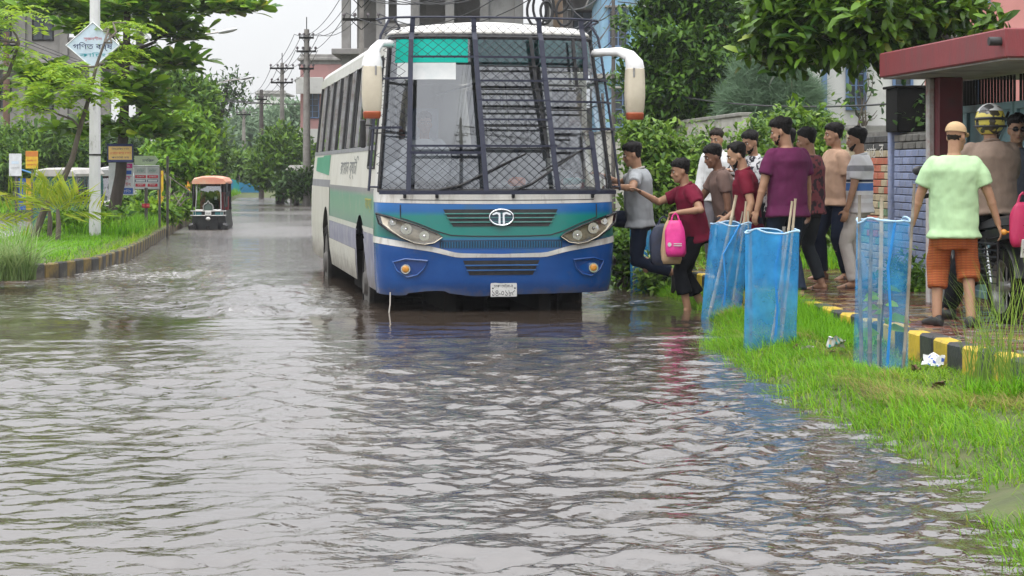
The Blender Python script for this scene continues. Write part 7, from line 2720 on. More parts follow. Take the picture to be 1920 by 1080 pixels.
def person(label, loc, rz, h=1.70, skin=0, lean=0.0, side=0.0, twist=0.0, pelvis=(0, 0, 0.0), feet=None, toes=None, hands=None, elbows=None, grips=(0.5, 0.5), head=(0, 0, 0),
           shirt=None, sleeve=0.55, hem=-0.10, trousers=None, leg_end=0.97, shoe=None, hair=m_hair, hairline=0.42, beard=False, belly=0.0, shoulder_w=1.0, lungi=False, cap=None, helmet=False, glasses=False,
           collar=None, knees=None, group=None, cuff=0.0, loose=0.0, extra=None, bald=False, smooth_hair=0.05):
    """head = (yaw to his left, pitch down, roll); feet/hands = local targets; +y is where he faces"""
    s = h / 1.72
    rt = thing('person', label, 'person', loc, rz, group)
    V_ = Vector
    pv = V_((pelvis[0], pelvis[1], (0.92 + pelvis[2]) * s))
    up = V_((math.sin(side), math.sin(lean), math.cos(lean) * math.cos(side))).normalized()
    rgt0 = V_((1, 0, 0))
    rgt = V_((math.cos(twist), -math.sin(twist), 0))
    rgt = (rgt - up * rgt.dot(up)).normalized()
    fw = up.cross(rgt)
    nk = pv + up * 0.515 * s
    sh = {k: pv + up * 0.455 * s + rgt * (k * 0.172 * s * shoulder_w) for k in (-1, 1)}
    hp = {k: pv + rgt0 * (k * 0.088 * s) - UPV * 0.02 * s for k in (-1, 1)}
    feet = feet or {-1: (-0.11, 0.02, 0.075), 1: (0.11, -0.02, 0.075)}
    feet = {k: V_(v) for k, v in feet.items()}
    toes = toes or {}
    kn, an = {}, {}
    for k in (-1, 1):
        hint = V_((knees or {}).get(k, (k * 0.1, 1, 0)))
        kn[k], an[k] = ik(hp[k], feet[k], 0.435 * s, 0.425 * s, hint)
    hands = hands or {}
    el, wr = {}, {}
    for k in (-1, 1):
        tgt = V_(hands.get(k, (k * 0.27 * s, 0.05, 0.80 * s)))
        hint = V_((elbows or {}).get(k, (k * 0.5, -1, -0.2)))
        el[k], wr[k] = ik(sh[k], tgt, 0.285 * s, 0.255 * s, hint)
    # head frame
    hy, hpit, hrol = head
    hf = V_((-math.sin(hy), math.cos(hy), 0))
    hf = (hf * math.cos(hpit) - UPV * math.sin(hpit)).normalized()
    hr = hf.cross(UPV).normalized()
    hr = (hr + UPV * math.sin(hrol)).normalized()
    hu = hr.cross(hf).normalized()
    hc = nk + (up * 0.6 + UPV * 0.4).normalized() * 0.065 * s + hu * 0.115 * s + hf * 0.025 * s
    MH = Matrix((hr, hf, hu)).transposed()
    H_ = lambda x, y, z: hc + MH @ V_((x * s, y * s, z * s))

    # ---- bare body, one continuous surface
    b = MB()
    tors = [(-0.10, 0.135, 0.105, 0), (-0.02, 0.165, 0.118, 0.0), (0.08, 0.155, 0.112 + belly * 0.5, belly * 0.4), (0.18, 0.145, 0.108 + belly, belly * 0.6), (0.30, 0.160, 0.118 + belly * 0.4, 0.0), (0.40, 0.170, 0.112, -0.01), (0.455, 0.150, 0.090, -0.015), (0.50, 0.095, 0.068, -0.012), (0.535, 0.058, 0.060, 0.0)]

    def axes(t):
        q = max(0, min(1, (t + 0.02) / 0.4))
        r_ = (rgt0 * (1 - q) + rgt * q).normalized()
        r_ = (r_ - up * r_.dot(up)).normalized()
        return r_, up.cross(r_)
    secs = []
    for t, rx, ry, oy in tors:
        ra, fa = axes(t)
        secs.append((pv + up * t * s + fa * oy * s, ra, fa, rx * s * (1 + (shoulder_w - 1) * (t > 0.25)), ry * s))
    etube(b, secs, 18)
    b.tube([nk - up * 0.05 * s, nk + up * 0.03 * s, hc - hu * 0.05 * s - hf * 0.02 * s], [0.062 * s, 0.054 * s, 0.056 * s], 12)
    for k in (-1, 1):
        limb3(b, [sh[k], el[k], wr[k]], [0.056 * s, 0.041 * s, 0.027 * s])
        b.ellipsoid(vlerp(el[k], wr[k], 0.28), (0.042 * s,) * 3, 10, 6)
        ud = (wr[k] - el[k]).normalized()
        nrm = (-rgt * k * 0.8 + fw * 0.2) if abs(ud.z) > 0.6 else V_((0, 0, -1))
        hand(b, wr[k], ud, nrm, s, grips[0 if k < 0 else 1], -k)
        limb3(b, [hp[k], kn[k], an[k]], [0.086 * s, 0.056 * s, 0.040 * s])
        b.ellipsoid(vlerp(kn[k], an[k], 0.28) - (an[k] - kn[k]).cross(rgt0).normalized() * 0.012, (0.052 * s, 0.055 * s, 0.09 * s), 10, 6)
    FT = {}
    for k in (-1, 1):
        td = V_(toes.get(k, (k * 0.18, 1, -0.05))).normalized()
        sd = td.cross(UPV)
        sd = sd.normalized() if sd.length > 0.2 else V_((1, 0, 0))
        nu = sd.cross(td).normalized()
        a0 = an[k] - nu * 0.045 * s
        FT[k] = (a0, td, sd, nu)
        etube(b, [(a0 - td * 0.062 * s, sd, nu, 0.020 * s, 0.022 * s), (a0 - td * 0.045 * s, sd, nu, 0.033 * s, 0.036 * s), (a0 + td * 0.02 * s + nu * 0.012 * s, sd, nu, 0.036 * s, 0.046 * s), (a0 + td * 0.10 * s - nu * 0.006 * s, sd, nu, 0.043 * s, 0.030 * s),
                  (a0 + td * 0.155 * s - nu * 0.014 * s, sd, nu, 0.045 * s, 0.020 * s), (a0 + td * 0.19 * s - nu * 0.018 * s, sd, nu, 0.034 * s, 0.014 * s)], 12)
    # head
    prof = [(-0.122, 0.022, 0.022, 0.050), (-0.110, 0.040, 0.036, 0.046), (-0.085, 0.055, 0.062, 0.030), (-0.055, 0.062, 0.080, 0.014), (-0.02, 0.068, 0.090, 0.002), (0.015, 0.073, 0.096, -0.006), (0.05, 0.074, 0.098, -0.010), (0.08, 0.066, 0.088, -0.012), (0.103, 0.046, 0.064, -0.012), (0.114, 0.016, 0.024, -0.012)]
    etube(b, [(H_(0, oy, z), hr, hf, rx * s, ry * s) for z, rx, ry, oy in prof], 20)
    b.tube([H_(0, 0.088, 0.012), H_(0, 0.103, -0.018), H_(0, 0.108, -0.036), H_(0, 0.092, -0.044)], [0.008 * s, 0.011 * s, 0.016 * s, 0.012 * s], 8)
    b.ellipsoid(H_(0, 0.086, 0.022), (0.05 * s, 0.012 * s, 0.010 * s), 10, 6, MH)
    b.ellipsoid(H_(0, 0.086, -0.067), (0.024 * s, 0.012 * s, 0.012 * s), 10, 6, MH)
    b.ellipsoid(H_(0, 0.080, -0.105), (0.022 * s, 0.016 * s, 0.014 * s), 10, 6, MH)
    for k in (-1, 1):
        b.ellipsoid(H_(k * 0.076, -0.008, -0.012), (0.010 * s, 0.019 * s, 0.032 * s), 8, 6, MH)
        b.ellipsoid(H_(k * 0.045, 0.062, -0.035), (0.02 * s, 0.02 * s, 0.02 * s), 8, 6, MH)
    body = b.build('body', m_skin[skin], rt, recalc=False)
    finish(body, 0.0092, 2)
    # eyes, brows, mouth
    for k in (-1, 1):
        e = MB()
        e.ellipsoid(H_(k * 0.031, 0.083, 0.002), (0.013 * s, 0.008 * s, 0.007 * s), 8, 6, MH)
        e.ellipsoid(H_(k * 0.031, 0.0885, 0.002), (0.0055 * s, 0.005 * s, 0.0058 * s), 8, 6, MH, m=1)
        e.build('eye', [m_eyew, m_iris], body, smooth=True)
        e = MB()
        e.tube([H_(k * 0.012, 0.096, 0.022), H_(k * 0.032, 0.094, 0.028), H_(k * 0.052, 0.080, 0.022)], [0.0045 * s, 0.005 * s, 0.003 * s], 6)
        e.build('eyebrow', hair, body)
    e = MB()
    e.tube([H_(-0.024, 0.088, -0.070), H_(0, 0.100, -0.067), H_(0.024, 0.088, -0.070)], [0.003 * s, 0.006 * s, 0.003 * s], 6)
    e.build('mouth', m_lip, body)

    # hair and beard: shells that dive under the skin beyond their edge
    def shell(test, r_out, name, m, noise=0.02, seed=3):
        e = MB()
        nu_, nv_ = 30, 22
        G = []
        for i in range(nv_ + 1):
            th = math.pi * i / nv_
            row = []
            for j in range(nu_):
                ph = 2 * math.pi * j / nu_
                d = V_((math.sin(th) * math.cos(ph), math.sin(th) * math.sin(ph), math.cos(th)))
                z = d.z * 0.122
                # radius of the skull in this direction
                zz = [p[0] for p in prof]
                rx = np.interp(z, zz, [p[1] for p in prof]); ry = np.interp(z, zz, [p[2] for p in prof]); oy = np.interp(z, zz, [p[3] for p in prof])
                hx = math.hypot(d.x, d.y) + 1e-6
                base = V_((rx * d.x / hx, oy + ry * d.y / hx, z))
                n_ = V_((d.x, d.y, d.z)).normalized()
                f = test(d)
                q = base + n_ * (r_out * f * (0.10 + 0.90 * float(smooth01((d.z - 0.10) / 0.65))) * (1 + 0.35 * float(vnoise(np.array([d.x * 4 + seed_]), np.array([d.y * 4 + d.z * 3]), 3)[0])) - 0.012 * (1 - f)) + n_ * noise * f * random.uniform(-1, 1) * 0.12
                row.append(H_(q.x, q.y, q.z))
            G.append(row + [row[0]])
        e.grid(G)
        return e.build(name, m, rt, smooth='all', recalc=False)

    seed_ = len(PENDING) * 1.7
    def hair_test(d):
        a = math.atan2(d.y, abs(d.x))          # +pi/2 front, -pi/2 back
        lim = float(np.interp(a, [-1.57, -0.6, 0.0, 0.35, 0.8, 1.57], [-0.62, -0.45, -0.02 if abs(d.x) > 0.6 else 0.1, 0.22, hairline + 0.02, hairline + 0.06]))
        lim += 0.07 * float(vnoise(np.array([d.x * 7 + seed_]), np.array([d.y * 7]), 9)[0])
        return float(smooth01((d.z - lim) / 0.10))

    def beard_test(d):
        a = math.atan2(d.y, abs(d.x))
        top = float(np.interp(a, [-0.4, 0.0, 0.5, 1.0, 1.57], [-0.9, -0.05, -0.42, -0.58, -0.56]))
        return float(smooth01((top - d.z) / 0.10) * smooth01((a + 0.25) / 0.2))
    if bald:
        shell(lambda d: hair_test(d) * float(smooth01((0.25 - d.z) / 0.2)), 0.004, 'hair', m_hairb, 0.01)
    elif not helmet:
        shell(hair_test, 0.026, 'hair', hair, 0.03)
    if beard:
        shell(beard_test, (0.010 if beard is True else beard) * 0.6, 'beard', hair, 0.02)
    # ---- clothes
    if shirt:
        e = MB()
        g_ = 0.016 + loose
        ss = []
        for t, rx, ry, oy in [(hem, 0.178 + loose, 0.135 + belly * 0.6, belly * 0.4)] + [x for x in tors if x[0] > hem + 0.03 and x[0] < 0.49] + [(0.50, 0.098, 0.070, -0.012), (0.528, 0.060, 0.058, -0.004)]:
            ra, fa = axes(t)
            gg = g_ if t < 0.38 else g_ * 1.1 + 0.004
            ss.append((pv + up * t * s + fa * oy * s, ra, fa, (max(rx, 0.165 if t < 0.3 else rx) + gg) * s * (1 + (shoulder_w - 1) * (t > 0.25)), (max(ry, 0.118 if t < 0.3 else ry) + gg) * s))
        etube(e, ss, 20)
        for k in (-1, 1):
            if sleeve <= 1:
                q = vlerp(sh[k], el[k], sleeve)
                limb3(e, [sh[k] - rgt * k * 0.02 * s, vlerp(sh[k], q, 0.5), q], [0.077 * s, 0.070 * s + loose * 0.3, 0.065 * s + loose * 0.5], ends=False)
            else:
                q = vlerp(el[k], wr[k], min(1, sleeve - 1))
                limb3(e, [sh[k] - rgt * k * 0.02 * s, el[k], q], [0.077 * s, 0.057 * s, 0.043 * s], ends=False)
        so = e.build('shirt', shirt, rt, recalc=False)
        finish(so, 0.012, 4, 0.030, 0.17)
        if collar:
            e = MB()
            cc = nk + up * 0.012 * s
            pts = [cc + rgt * (0.068 * s * math.cos(a)) + fw * (0.072 * s * math.sin(a)) + up * (0.020 * s * -math.sin(a)) for a in np.linspace(math.pi / 2 + 0.15, math.pi / 2 + 2 * math.pi - 0.15, 18)]
            e.tube(pts, 0.014 * s, 8)
            e.build('collar', collar, so, smooth=True)
    if trousers and not lungi:
        e = MB()
        ss = []
        for t, rx, ry in ((-0.13, 0.12, 0.10), (-0.06, 0.165, 0.125), (0.02, 0.170, 0.125), (0.07, 0.160, 0.118 + belly * 0.3)):
            ra, fa = axes(t)
            ss.append((pv + up * t * s, ra, fa, (rx + 0.008) * s, (ry + 0.008) * s))
        etube(e, ss, 18)
        for k in (-1, 1):
            q = vlerp(kn[k], an[k], leg_end) if leg_end > 0 else kn[k]
            limb3(e, [hp[k], vlerp(hp[k], kn[k], 0.5), kn[k], q], [0.098 * s, 0.088 * s, 0.071 * s, 0.062 * s + cuff], ends=False)
        to = e.build('trousers', trousers, rt, recalc=False)
        finish(to, 0.012, 4, 0.024, 0.13)
    if lungi:
        e = MB()
        zb = lungi
        etube(e, [(V_((pv.x, pv.y, zb + 0.25)), rgt0, V_((0, 1, 0)), 0.150 * s, 0.09 * s), (V_((pv.x, pv.y, pv.z - 0.17)), rgt0, V_((0, 1, 0)), 0.180 * s, 0.13 * s), (pv - UPV * 0.08 * s, rgt0, V_((0, 1, 0)), 0.19 * s, 0.145 * s), (pv + UPV * 0.08 * s, rgt0, V_((0, 1, 0)), 0.165 * s, 0.13 * s)], 20)
        for k in (-1, 1):
            limb3(e, [hp[k], kn[k], vlerp(kn[k], an[k], 0.42 if k < 0 else 0.22)], [0.10 * s, 0.098 * s, (0.088 if k < 0 else 0.10) * s], ends=False)
        lo_ = e.build('lungi', trousers, rt, recalc=False)
        finish(lo_, 0.012, 3, 0.02, 0.09)
    if shoe:
        for k in (-1, 1):
            a0, td, sd, nu = FT[k]
            e = MB()
            if shoe is m_shoe:
                etube(e, [(a0 - td * 0.075 * s, sd, nu, 0.022 * s, 0.03 * s), (a0 - td * 0.055 * s + nu * 0.01 * s, sd, nu, 0.040 * s, 0.052 * s), (a0 + td * 0.03 * s + nu * 0.01 * s, sd, nu, 0.044 * s, 0.054 * s), (a0 + td * 0.10 * s - nu * 0.004 * s, sd, nu, 0.050 * s, 0.038 * s),
                          (a0 + td * 0.17 * s - nu * 0.012 * s, sd, nu, 0.050 * s, 0.028 * s), (a0 + td * 0.21 * s - nu * 0.016 * s, sd, nu, 0.030 * s, 0.018 * s)], 12)
                e.build('shoe', shoe, rt, smooth=True)
            else:
                etube(e, [(a0 + td * q * s - nu * 0.036 * s, sd, nu, w_ * s, 0.010 * s) for q, w_ in ((-0.085, 0.02), (-0.06, 0.04), (0.05, 0.045), (0.15, 0.052), (0.205, 0.036), (0.22, 0.012))], 10)
                sa = e.build('sandal', shoe, rt, smooth=True)
                e = MB()
                e.tube([a0 + td * 0.09 * s + sd * (0.052 * s * math.cos(q)) + nu * (0.044 * s * math.sin(q) - 0.03 * s) for q in np.linspace(0, math.pi, 9)], 0.012 * s, 6)
                e.build('strap', shoe, sa)
    if cap:
        e = MB()
        G = []
        for i in range(9):
            th = (math.pi / 2) * i / 8
            G.append([H_(0.086 * math.cos(th) * math.cos(a), -0.008 + 0.108 * math.cos(th) * math.sin(a), 0.035 + 0.092 * math.sin(th) ** 0.85) for a in np.linspace(0, 2 * math.pi, 25)])
        e.grid(G)
        co = e.build('cap', cap, rt, smooth='all', recalc=False)
        e = MB()
        e.loft([[H_(0.075 * math.cos(a) * q, 0.07 + 0.085 * math.sin(a) * q, 0.036 - 0.022 * q * math.sin(a) + dz) for a in np.linspace(0.0, math.pi, 13)] for q, dz in ((0.2, 0.004), (1.0, 0.004), (1.0, -0.004), (0.2, -0.004))], closed=True)
        e.build('peak', cap, co, smooth=True)
    if helmet:
        e = MB()
        G = []
        for i in range(15):
            th = math.pi * i / 14 * 0.80
            G.append([H_(0.122 * math.sin(th) * math.cos(a), -0.012 + 0.148 * math.sin(th) * math.sin(a), 0.012 + 0.140 * math.cos(th)) for a in np.linspace(0, 2 * math.pi, 29)])
        e.grid(G)
        ho = e.build('helmet', mat('helmet_yellow', (0.62, 0.52, 0.08), 0.22, c2=(0.05, 0.045, 0.03), scale=11, detail=1.5, lo=0.52, hi=0.56, coat=0.5), rt, smooth='all', recalc=False)
        e = MB()
        for z0_, z1_ in ((0.085, 0.150),):
            G = []
            for i in range(7):
                z = z0_ + (z1_ - z0_) * i / 6
                q = math.sqrt(max(0.002, 1 - ((z - 0.012) / 0.143) ** 2)) * 1.03
                G.append([H_(0.122 * q * math.cos(a), -0.012 + 0.148 * q * math.sin(a), z) for a in np.linspace(0, 2 * math.pi, 29)])
            e.grid(G)
        e.build('white_band', mat('helmet_white', (0.66, 0.67, 0.66), 0.25, c2=(0.06, 0.06, 0.06), scale=9, detail=1.0, lo=0.56, hi=0.60, coat=0.4), ho, smooth='all', recalc=False)
        e = MB()
        e.tube([H_(0.124 * math.cos(a), -0.012 + 0.150 * math.sin(a), -0.035 + 0.01 * math.sin(a)) for a in np.linspace(0, 2 * math.pi, 29)], 0.010 * s, 6)
        e.build('rim', m_black, ho, smooth=True)
        e = MB()
        e.tube([H_(0.126 * math.cos(a), -0.012 + 0.153 * math.sin(a), 0.02) for a in np.linspace(math.pi * 1.1, math.pi * 1.9, 13)], 0.013 * s, 6)
        e.build('back_strap', m_black, ho, smooth=True)
    if glasses:
        e = MB()
        for k in (-1, 1):
            e.ellipsoid(H_(k * 0.034, 0.098, 0.004), (0.028 * s, 0.006 * s, 0.019 * s), 12, 6, MH)
            e.tube([H_(k * 0.060, 0.092, 0.008), H_(k * 0.078, 0.0, 0.006)], 0.003 * s, 5)
        e.tube([H_(-0.01, 0.103, 0.008), H_(0.01, 0.103, 0.008)], 0.003 * s, 5)
        e.build('sunglasses', m_blackgloss, rt, smooth=True)
    return rt, dict(wr=wr, el=el, rt=rt, s=s)


def flush_people():
    dg = bpy.context.evaluated_depsgraph_get()
    news = [(o, bpy.data.meshes.new_from_object(o.evaluated_get(dg))) for o in PENDING]
    for o, me in news:
        o.modifiers.clear()
        old = o.data
        mats_ = list(old.materials)
        o.data = me
        if len(me.materials) == 0:
            for mm in mats_:
                me.materials.append(mm)
        me.polygons.foreach_set('use_smooth', [True] * len(me.polygons))
        me.name = o.name
        bpy.data.meshes.remove(old)


c_grey, c_maroon, c_maroon2, c_purple = cloth('grey', (0.40, 0.42, 0.44)), cloth('maroon', (0.17, 0.012, 0.035)), cloth('wine', (0.155, 0.012, 0.028)), cloth('plum', (0.125, 0.022, 0.075))
c_brown, c_white, c_peach, c_lime = cloth('cocoa', (0.20, 0.135, 0.115)), cloth('white', (0.72, 0.73, 0.75)), cloth('peach', (0.52, 0.34, 0.24)), cloth('lime', (0.50, 0.72, 0.42))
c_taupe = cloth('taupe', (0.29, 0.215, 0.17), (0.225, 0.165, 0.13))
c_navy, c_jean, c_blackj, c_greyt, c_cream = cloth('navy', (0.010, 0.016, 0.036)), cloth('denim', (0.016, 0.024, 0.042), (0.028, 0.04, 0.065)), cloth('black', (0.006, 0.007, 0.010)), cloth('greytrouser', (0.15, 0.14, 0.16)), cloth('cream', (0.58, 0.54, 0.50))
c_dk = cloth('charcoal', (0.022, 0.027, 0.032), (0.035, 0.042, 0.05))
GP = 'men gathered at the kerb by the bus'
rad = R

# 1 stepping up into the bus
person('man in grey polo shirt and navy trousers stepping up into the bus', (1.40, 21.55, 0.0), rad(88), 1.74, 0, lean=0.06, pelvis=(0, 0, 0.02), twist=0.15,
       feet={-1: (-0.09, -0.36, 0.36), 1: (0.10, 0.34, 0.52)}, toes={-1: (0, 0.35, -1), 1: (0, 1, 0)}, hands={-1: (-0.27, 0.30, 1.30), 1: (0.2, 0.42, 1.42)}, elbows={-1: (-0.6, -0.7, -0.1), 1: (1, -0.3, -0.6)}, knees={-1: (0, 0.75, -0.4), 1: (0, 1, 0.3)},
       shirt=c_grey, sleeve=0.62, collar=cloth('greycollar', (0.5, 0.47, 0.43)), trousers=c_navy, shoe=m_shoe, head=(0.0, 0.22, 0), hairline=0.40, belly=0.02, leg_end=0.9, loose=0.012)
# 2 helping him aboard, with the bags
man2, inf2 = person('man in maroon polo holding a pink bag, wading beside the bus door', (1.93, 20.95, -0.06), rad(95), 1.68, 0, lean=0.24, pelvis=(0, -0.03, -0.03), twist=-0.1,
       feet={-1: (-0.09, 0.08, 0.07), 1: (0.10, -0.12, 0.07)}, hands={-1: (-0.27, 0.22, 1.09), 1: (0.12, 0.55, 1.30)}, elbows={-1: (-0.6, -1, -0.1), 1: (0.5, -0.2, -0.7)}, grips=(1.2, 0.2),
       shirt=c_maroon, sleeve=0.66, collar=c_maroon, trousers=c_blackj, leg_end=0.60, cuff=0.025, head=(0.05, 0.18, 0), hairline=0.40, loose=0.014)
# 3 brown polo
person('smiling man in cocoa brown polo reaching forward behind the pink bag man', (2.36, 21.6, 0.05), rad(98), 1.70, 1, lean=0.20, feet={-1: (-0.1, 0.06, 0.075), 1: (0.1, -0.14, 0.075)}, hands={-1: (-0.24, 0.05, 0.80), 1: (0.12, 0.44, 1.06)}, elbows={1: (0.8, -0.5, -0.4)},
       shirt=c_brown, sleeve=0.62, collar=c_brown, trousers=c_greyt, shoe=m_sandal, head=(0.12, 0.28, 0), hairline=0.36)
# 4 wine polo
person('bearded man in wine red polo looking down beside the leaning blue guard', (2.44, 20.3, 0.03), rad(92), 1.72, 2, lean=0.12, twist=0.1, hands={-1: (-0.26, 0.10, 0.86), 1: (0.22, 0.2, 0.95)}, feet={-1: (-0.1, -0.02, 0.075), 1: (0.1, 0.10, 0.075)},
       shirt=c_maroon2, sleeve=0.64, collar=c_maroon2, trousers=c_navy, leg_end=0.62, head=(0.0, 0.34, 0), hairline=0.66, beard=0.014)
# 5 white shirt
person('man in white long-sleeved shirt and grey trousers standing on the wet path', (2.76, 26.4, 0.20), rad(158), 1.80, 0, lean=0.02, hands={-1: (-0.30, 0.08, 0.86), 1: (0.27, 0.12, 0.86)}, shirt=c_white, sleeve=1.92, collar=c_white, trousers=c_greyt, shoe=m_shoe, head=(-0.15, 0.18, 0), hairline=0.46, beard=True, hair=m_hairb, loose=0.012)
# 6 face behind
person('man in black and white patterned shirt behind the wine red polo', (2.80, 22.9, 0.15), rad(140), 1.76, 0, head=(-0.2, 0.22, 0), shirt=floral('patterned', (0.6, 0.6, 0.62), (0.02, 0.02, 0.03), 22), sleeve=0.6, collar=c_white, trousers=c_blackj, shoe=m_shoe, beard=0.012, hands={1: (0.16, 0.32, 1.30)})
# 7 plum shirt, back to us
person('tall man in plum T-shirt and dark jeans seen from behind', (2.80, 20.05, 0.16), rad(28), 1.83, 0, lean=0.03, feet={-1: (-0.13, 0.03, 0.08), 1: (0.13, -0.04, 0.08)}, hands={-1: (-0.36, 0.06, 0.83), 1: (0.34, 0.10, 0.86)}, shirt=c_purple, sleeve=0.66, trousers=c_jean, shoe=m_sandal, head=(0.75, 0.22, 0), hairline=0.38, beard=0.010, loose=0.022, shoulder_w=1.10, hem=-0.13)
# 8, 9 behind him
person('man in dark red patterned shirt and charcoal jeans beside the plum T-shirt', (3.16, 20.9, 0.20), rad(60), 1.70, 0, shirt=floral('leafy', (0.20, 0.045, 0.055), (0.035, 0.018, 0.025), 15), sleeve=0.62, trousers=c_dk, leg_end=0.88, shoe=m_sandal, head=(0.3, 0.15, 0), hands={-1: (-0.26, 0.14, 0.9), 1: (0.27, 0.05, 0.80)}, feet={-1: (-0.12, 0.12, 0.075), 1: (0.12, -0.08, 0.075)}, loose=0.012)
person('man in pale shirt mostly hidden behind the plum T-shirt', (3.12, 22.2, 0.20), rad(75), 1.72, 1, shirt=c_white, sleeve=0.8, trousers=c_jean, shoe=m_shoe, head=(0.1, 0.1, 0))
# 10 peach
person('man in peach T-shirt and dark blue jeans on the pavement', (3.74, 22.75, 0.22), rad(118), 1.77, 0, twist=0.2, shirt=c_peach, sleeve=0.75, trousers=c_navy, shoe=m_sandal, head=(-0.35, 0.05, 0), hairline=0.40, feet={-1: (-0.12, -0.06, 0.075), 1: (0.12, 0.10, 0.075)}, hands={1: (0.30, 0.14, 0.90), -1: (-0.25, 0.0, 0.80)}, belly=0.01, loose=0.012)
# 11 striped polo
person('man in blue, grey and white striped polo with cream trousers', (3.70, 21.0, 0.22), rad(75), 1.68, 0, shirt=striped('stripes', [(0.5, (0.62, 0.60, 0.60)), (0.86, (0.58, 0.55, 0.55)), (0.905, (0.70, 0.69, 0.70)), (0.95, (0.58, 0.55, 0.55)), (0.99, (0.70, 0.69, 0.70)), (1.035, (0.06, 0.17, 0.45)), (1.115, (0.70, 0.70, 0.72)), (1.125, (0.02, 0.025, 0.05)), (1.155, (0.70, 0.70, 0.72)), (1.24, (0.27, 0.27, 0.29)), (1.30, (0.72, 0.71, 0.72)), (1.8, (0.72, 0.71, 0.72))]),
       sleeve=0.68, collar=c_white, trousers=c_cream, shoe=m_sandal, head=(0.1, 0.05, 0), hairline=0.40, beard=0.008, hands={-1: (-0.24, 0.12, 0.80), 1: (0.28, 0.05, 0.82)}, feet={-1: (-0.1, 0.05, 0.075), 1: (0.1, -0.06, 0.075)}, loose=0.01)
# 12 lime T-shirt
person('man in lime T-shirt, orange checked lungi and beige cap seen from behind', (3.55, 15.85, 0.22), rad(-8), 1.63, 0, lean=0.0, feet={-1: (-0.13, 0.06, 0.075), 1: (0.13, -0.04, 0.075)}, toes={-1: (-0.5, 1, 0), 1: (0.3, 1, 0)}, hands={-1: (-0.34, 0.06, 0.78), 1: (0.36, 0.0, 0.79)}, elbows={-1: (-1, -0.4, 0), 1: (1, -0.5, 0)},
       shirt=c_lime, sleeve=0.70, hem=-0.17, trousers=checked('lungi', (0.52, 0.15, 0.03), (0.20, 0.045, 0.02), (0.36, 0.06, 0.02), 24), lungi=0.37, shoe=m_shoe, head=(-0.55, 0.12, 0), cap=cloth('beige', (0.60, 0.42, 0.24)), bald=True, loose=0.022, belly=0.02, shoulder_w=1.04)
# 14 sunglasses
person('man in sunglasses facing the street in front of the teal gate', (4.46, 17.45, 0.22), rad(172), 1.72, 0, shirt=cloth('slate', (0.12, 0.13, 0.16)), sleeve=0.6, trousers=c_blackj, shoe=m_sandal, glasses=True, head=(0.1, 0.05, 0))
# 13 rider astride the motorcycle
person('motorcycle rider in taupe shirt and yellow and white helmet seen from behind', (MCX - 0.35 * math.sin(MCA), MCY + 0.35 * math.cos(MCA), PZ), MCA, 1.78, 0, lean=0.06, pelvis=(0, -0.05, -0.01), feet={-1: (-0.30, 0.16, 0.08), 1: (0.30, 0.16, 0.08)}, knees={-1: (-0.7, 0.8, 0), 1: (0.7, 0.8, 0)},
       hands={-1: (-0.24, 0.34, 0.98), 1: (0.26, 0.34, 0.98)}, elbows={-1: (-0.6, -1, -0.3), 1: (0.6, -1, -0.3)}, grips=(0.6, 0.6), shirt=c_taupe, sleeve=0.85, collar=c_taupe, trousers=c_blackj, shoe=m_shoe, helmet=True, head=(-0.3, 0.05, 0), loose=0.025, hem=-0.06, shoulder_w=1.08)
# driver of the three-wheeler in the flood
q = P(391, 430, 0.0)
person('driver in dark shirt at the handlebar of the black three-wheeler', (q.x, q.y + 0.45, -0.02), R(183), 1.6, 1, pelvis=(0, -0.22, -0.36), feet={-1: (-0.16, 0.22, 0.25), 1: (0.16, 0.22, 0.25)}, hands={-1: (-0.22, 0.28, 0.78), 1: (0.22, 0.28, 0.78)}, grips=(1.2, 1.2), shirt=c_dk, sleeve=0.6, trousers=c_blackj)
# bus driver
bd_ = Matrix.Translation(BUS_O) @ Matrix.Rotation(BUS_A, 4, 'Z') @ Vector((-0.62, 1.42, 0.74))
person('bus driver in white shirt at the wheel behind the caged windscreen', tuple(bd_), BUS_A + math.pi, 1.70, 1, pelvis=(0, -0.02, -0.36), feet={-1: (-0.14, 0.42, 0.08), 1: (0.14, 0.42, 0.08)}, hands={-1: (-0.20, 0.34, 0.72), 1: (0.20, 0.34, 0.72)}, grips=(1.2, 1.2), shirt=c_white, sleeve=0.7, trousers=c_blackj, collar=c_white)
flush_people()

# ================================================================== BAGS, GUARDS, LITTER
def soft_bag(name, label, loc, w, d, h, m, seed, handle=True, rz=0.0, top=0.45):
    """sagging carrier bag; hangs from its handles at local z = h"""
    rt = thing(name, label, 'bag', loc, rz)
    e = MB()
    rings = []
    for t in np.linspace(0, 1, 11):
        ww = w * float(np.interp(t, [0, 0.06, 0.3, 0.75, 0.9, 1.0], [0.80, 0.96, 1.0, 0.92, 0.70, top]))
        dd = d * float(np.interp(t, [0, 0.06, 0.35, 0.75, 1.0], [0.6, 0.95, 1.0, 0.7, 0.22]))
        rg = []
        for j in range(24):
            a = 2 * math.pi * j / 24
            ca, sa = math.cos(a), math.sin(a)
            q = 1 + 0.06 * math.sin(3 * a + seed + 5 * t) + 0.04 * math.sin(7 * a + seed * 2 - 6 * t)
            rg.append(Vector((ww / 2 * math.copysign(abs(ca) ** 0.6, ca) * q, dd / 2 * math.copysign(abs(sa) ** 0.7, sa) * q, h * t)))
        rings.append(rg)
    e.loft(rings)
    bo = e.build('sack', m, rt, smooth='all')
    if handle:
        for sy in (-1, 1):
            e = MB()
            e.tube([Vector((-w * 0.20, sy * d * 0.06, h * 0.97)), Vector((-w * 0.12, 0, h + 0.05)), Vector((0, -sy * 0.004, h + 0.075)), Vector((w * 0.12, 0, h + 0.05)), Vector((w * 0.20, sy * d * 0.06, h * 0.97))], 0.010, 6, flat=0.5)
            e.build('handle', m, rt)
    return rt, bo


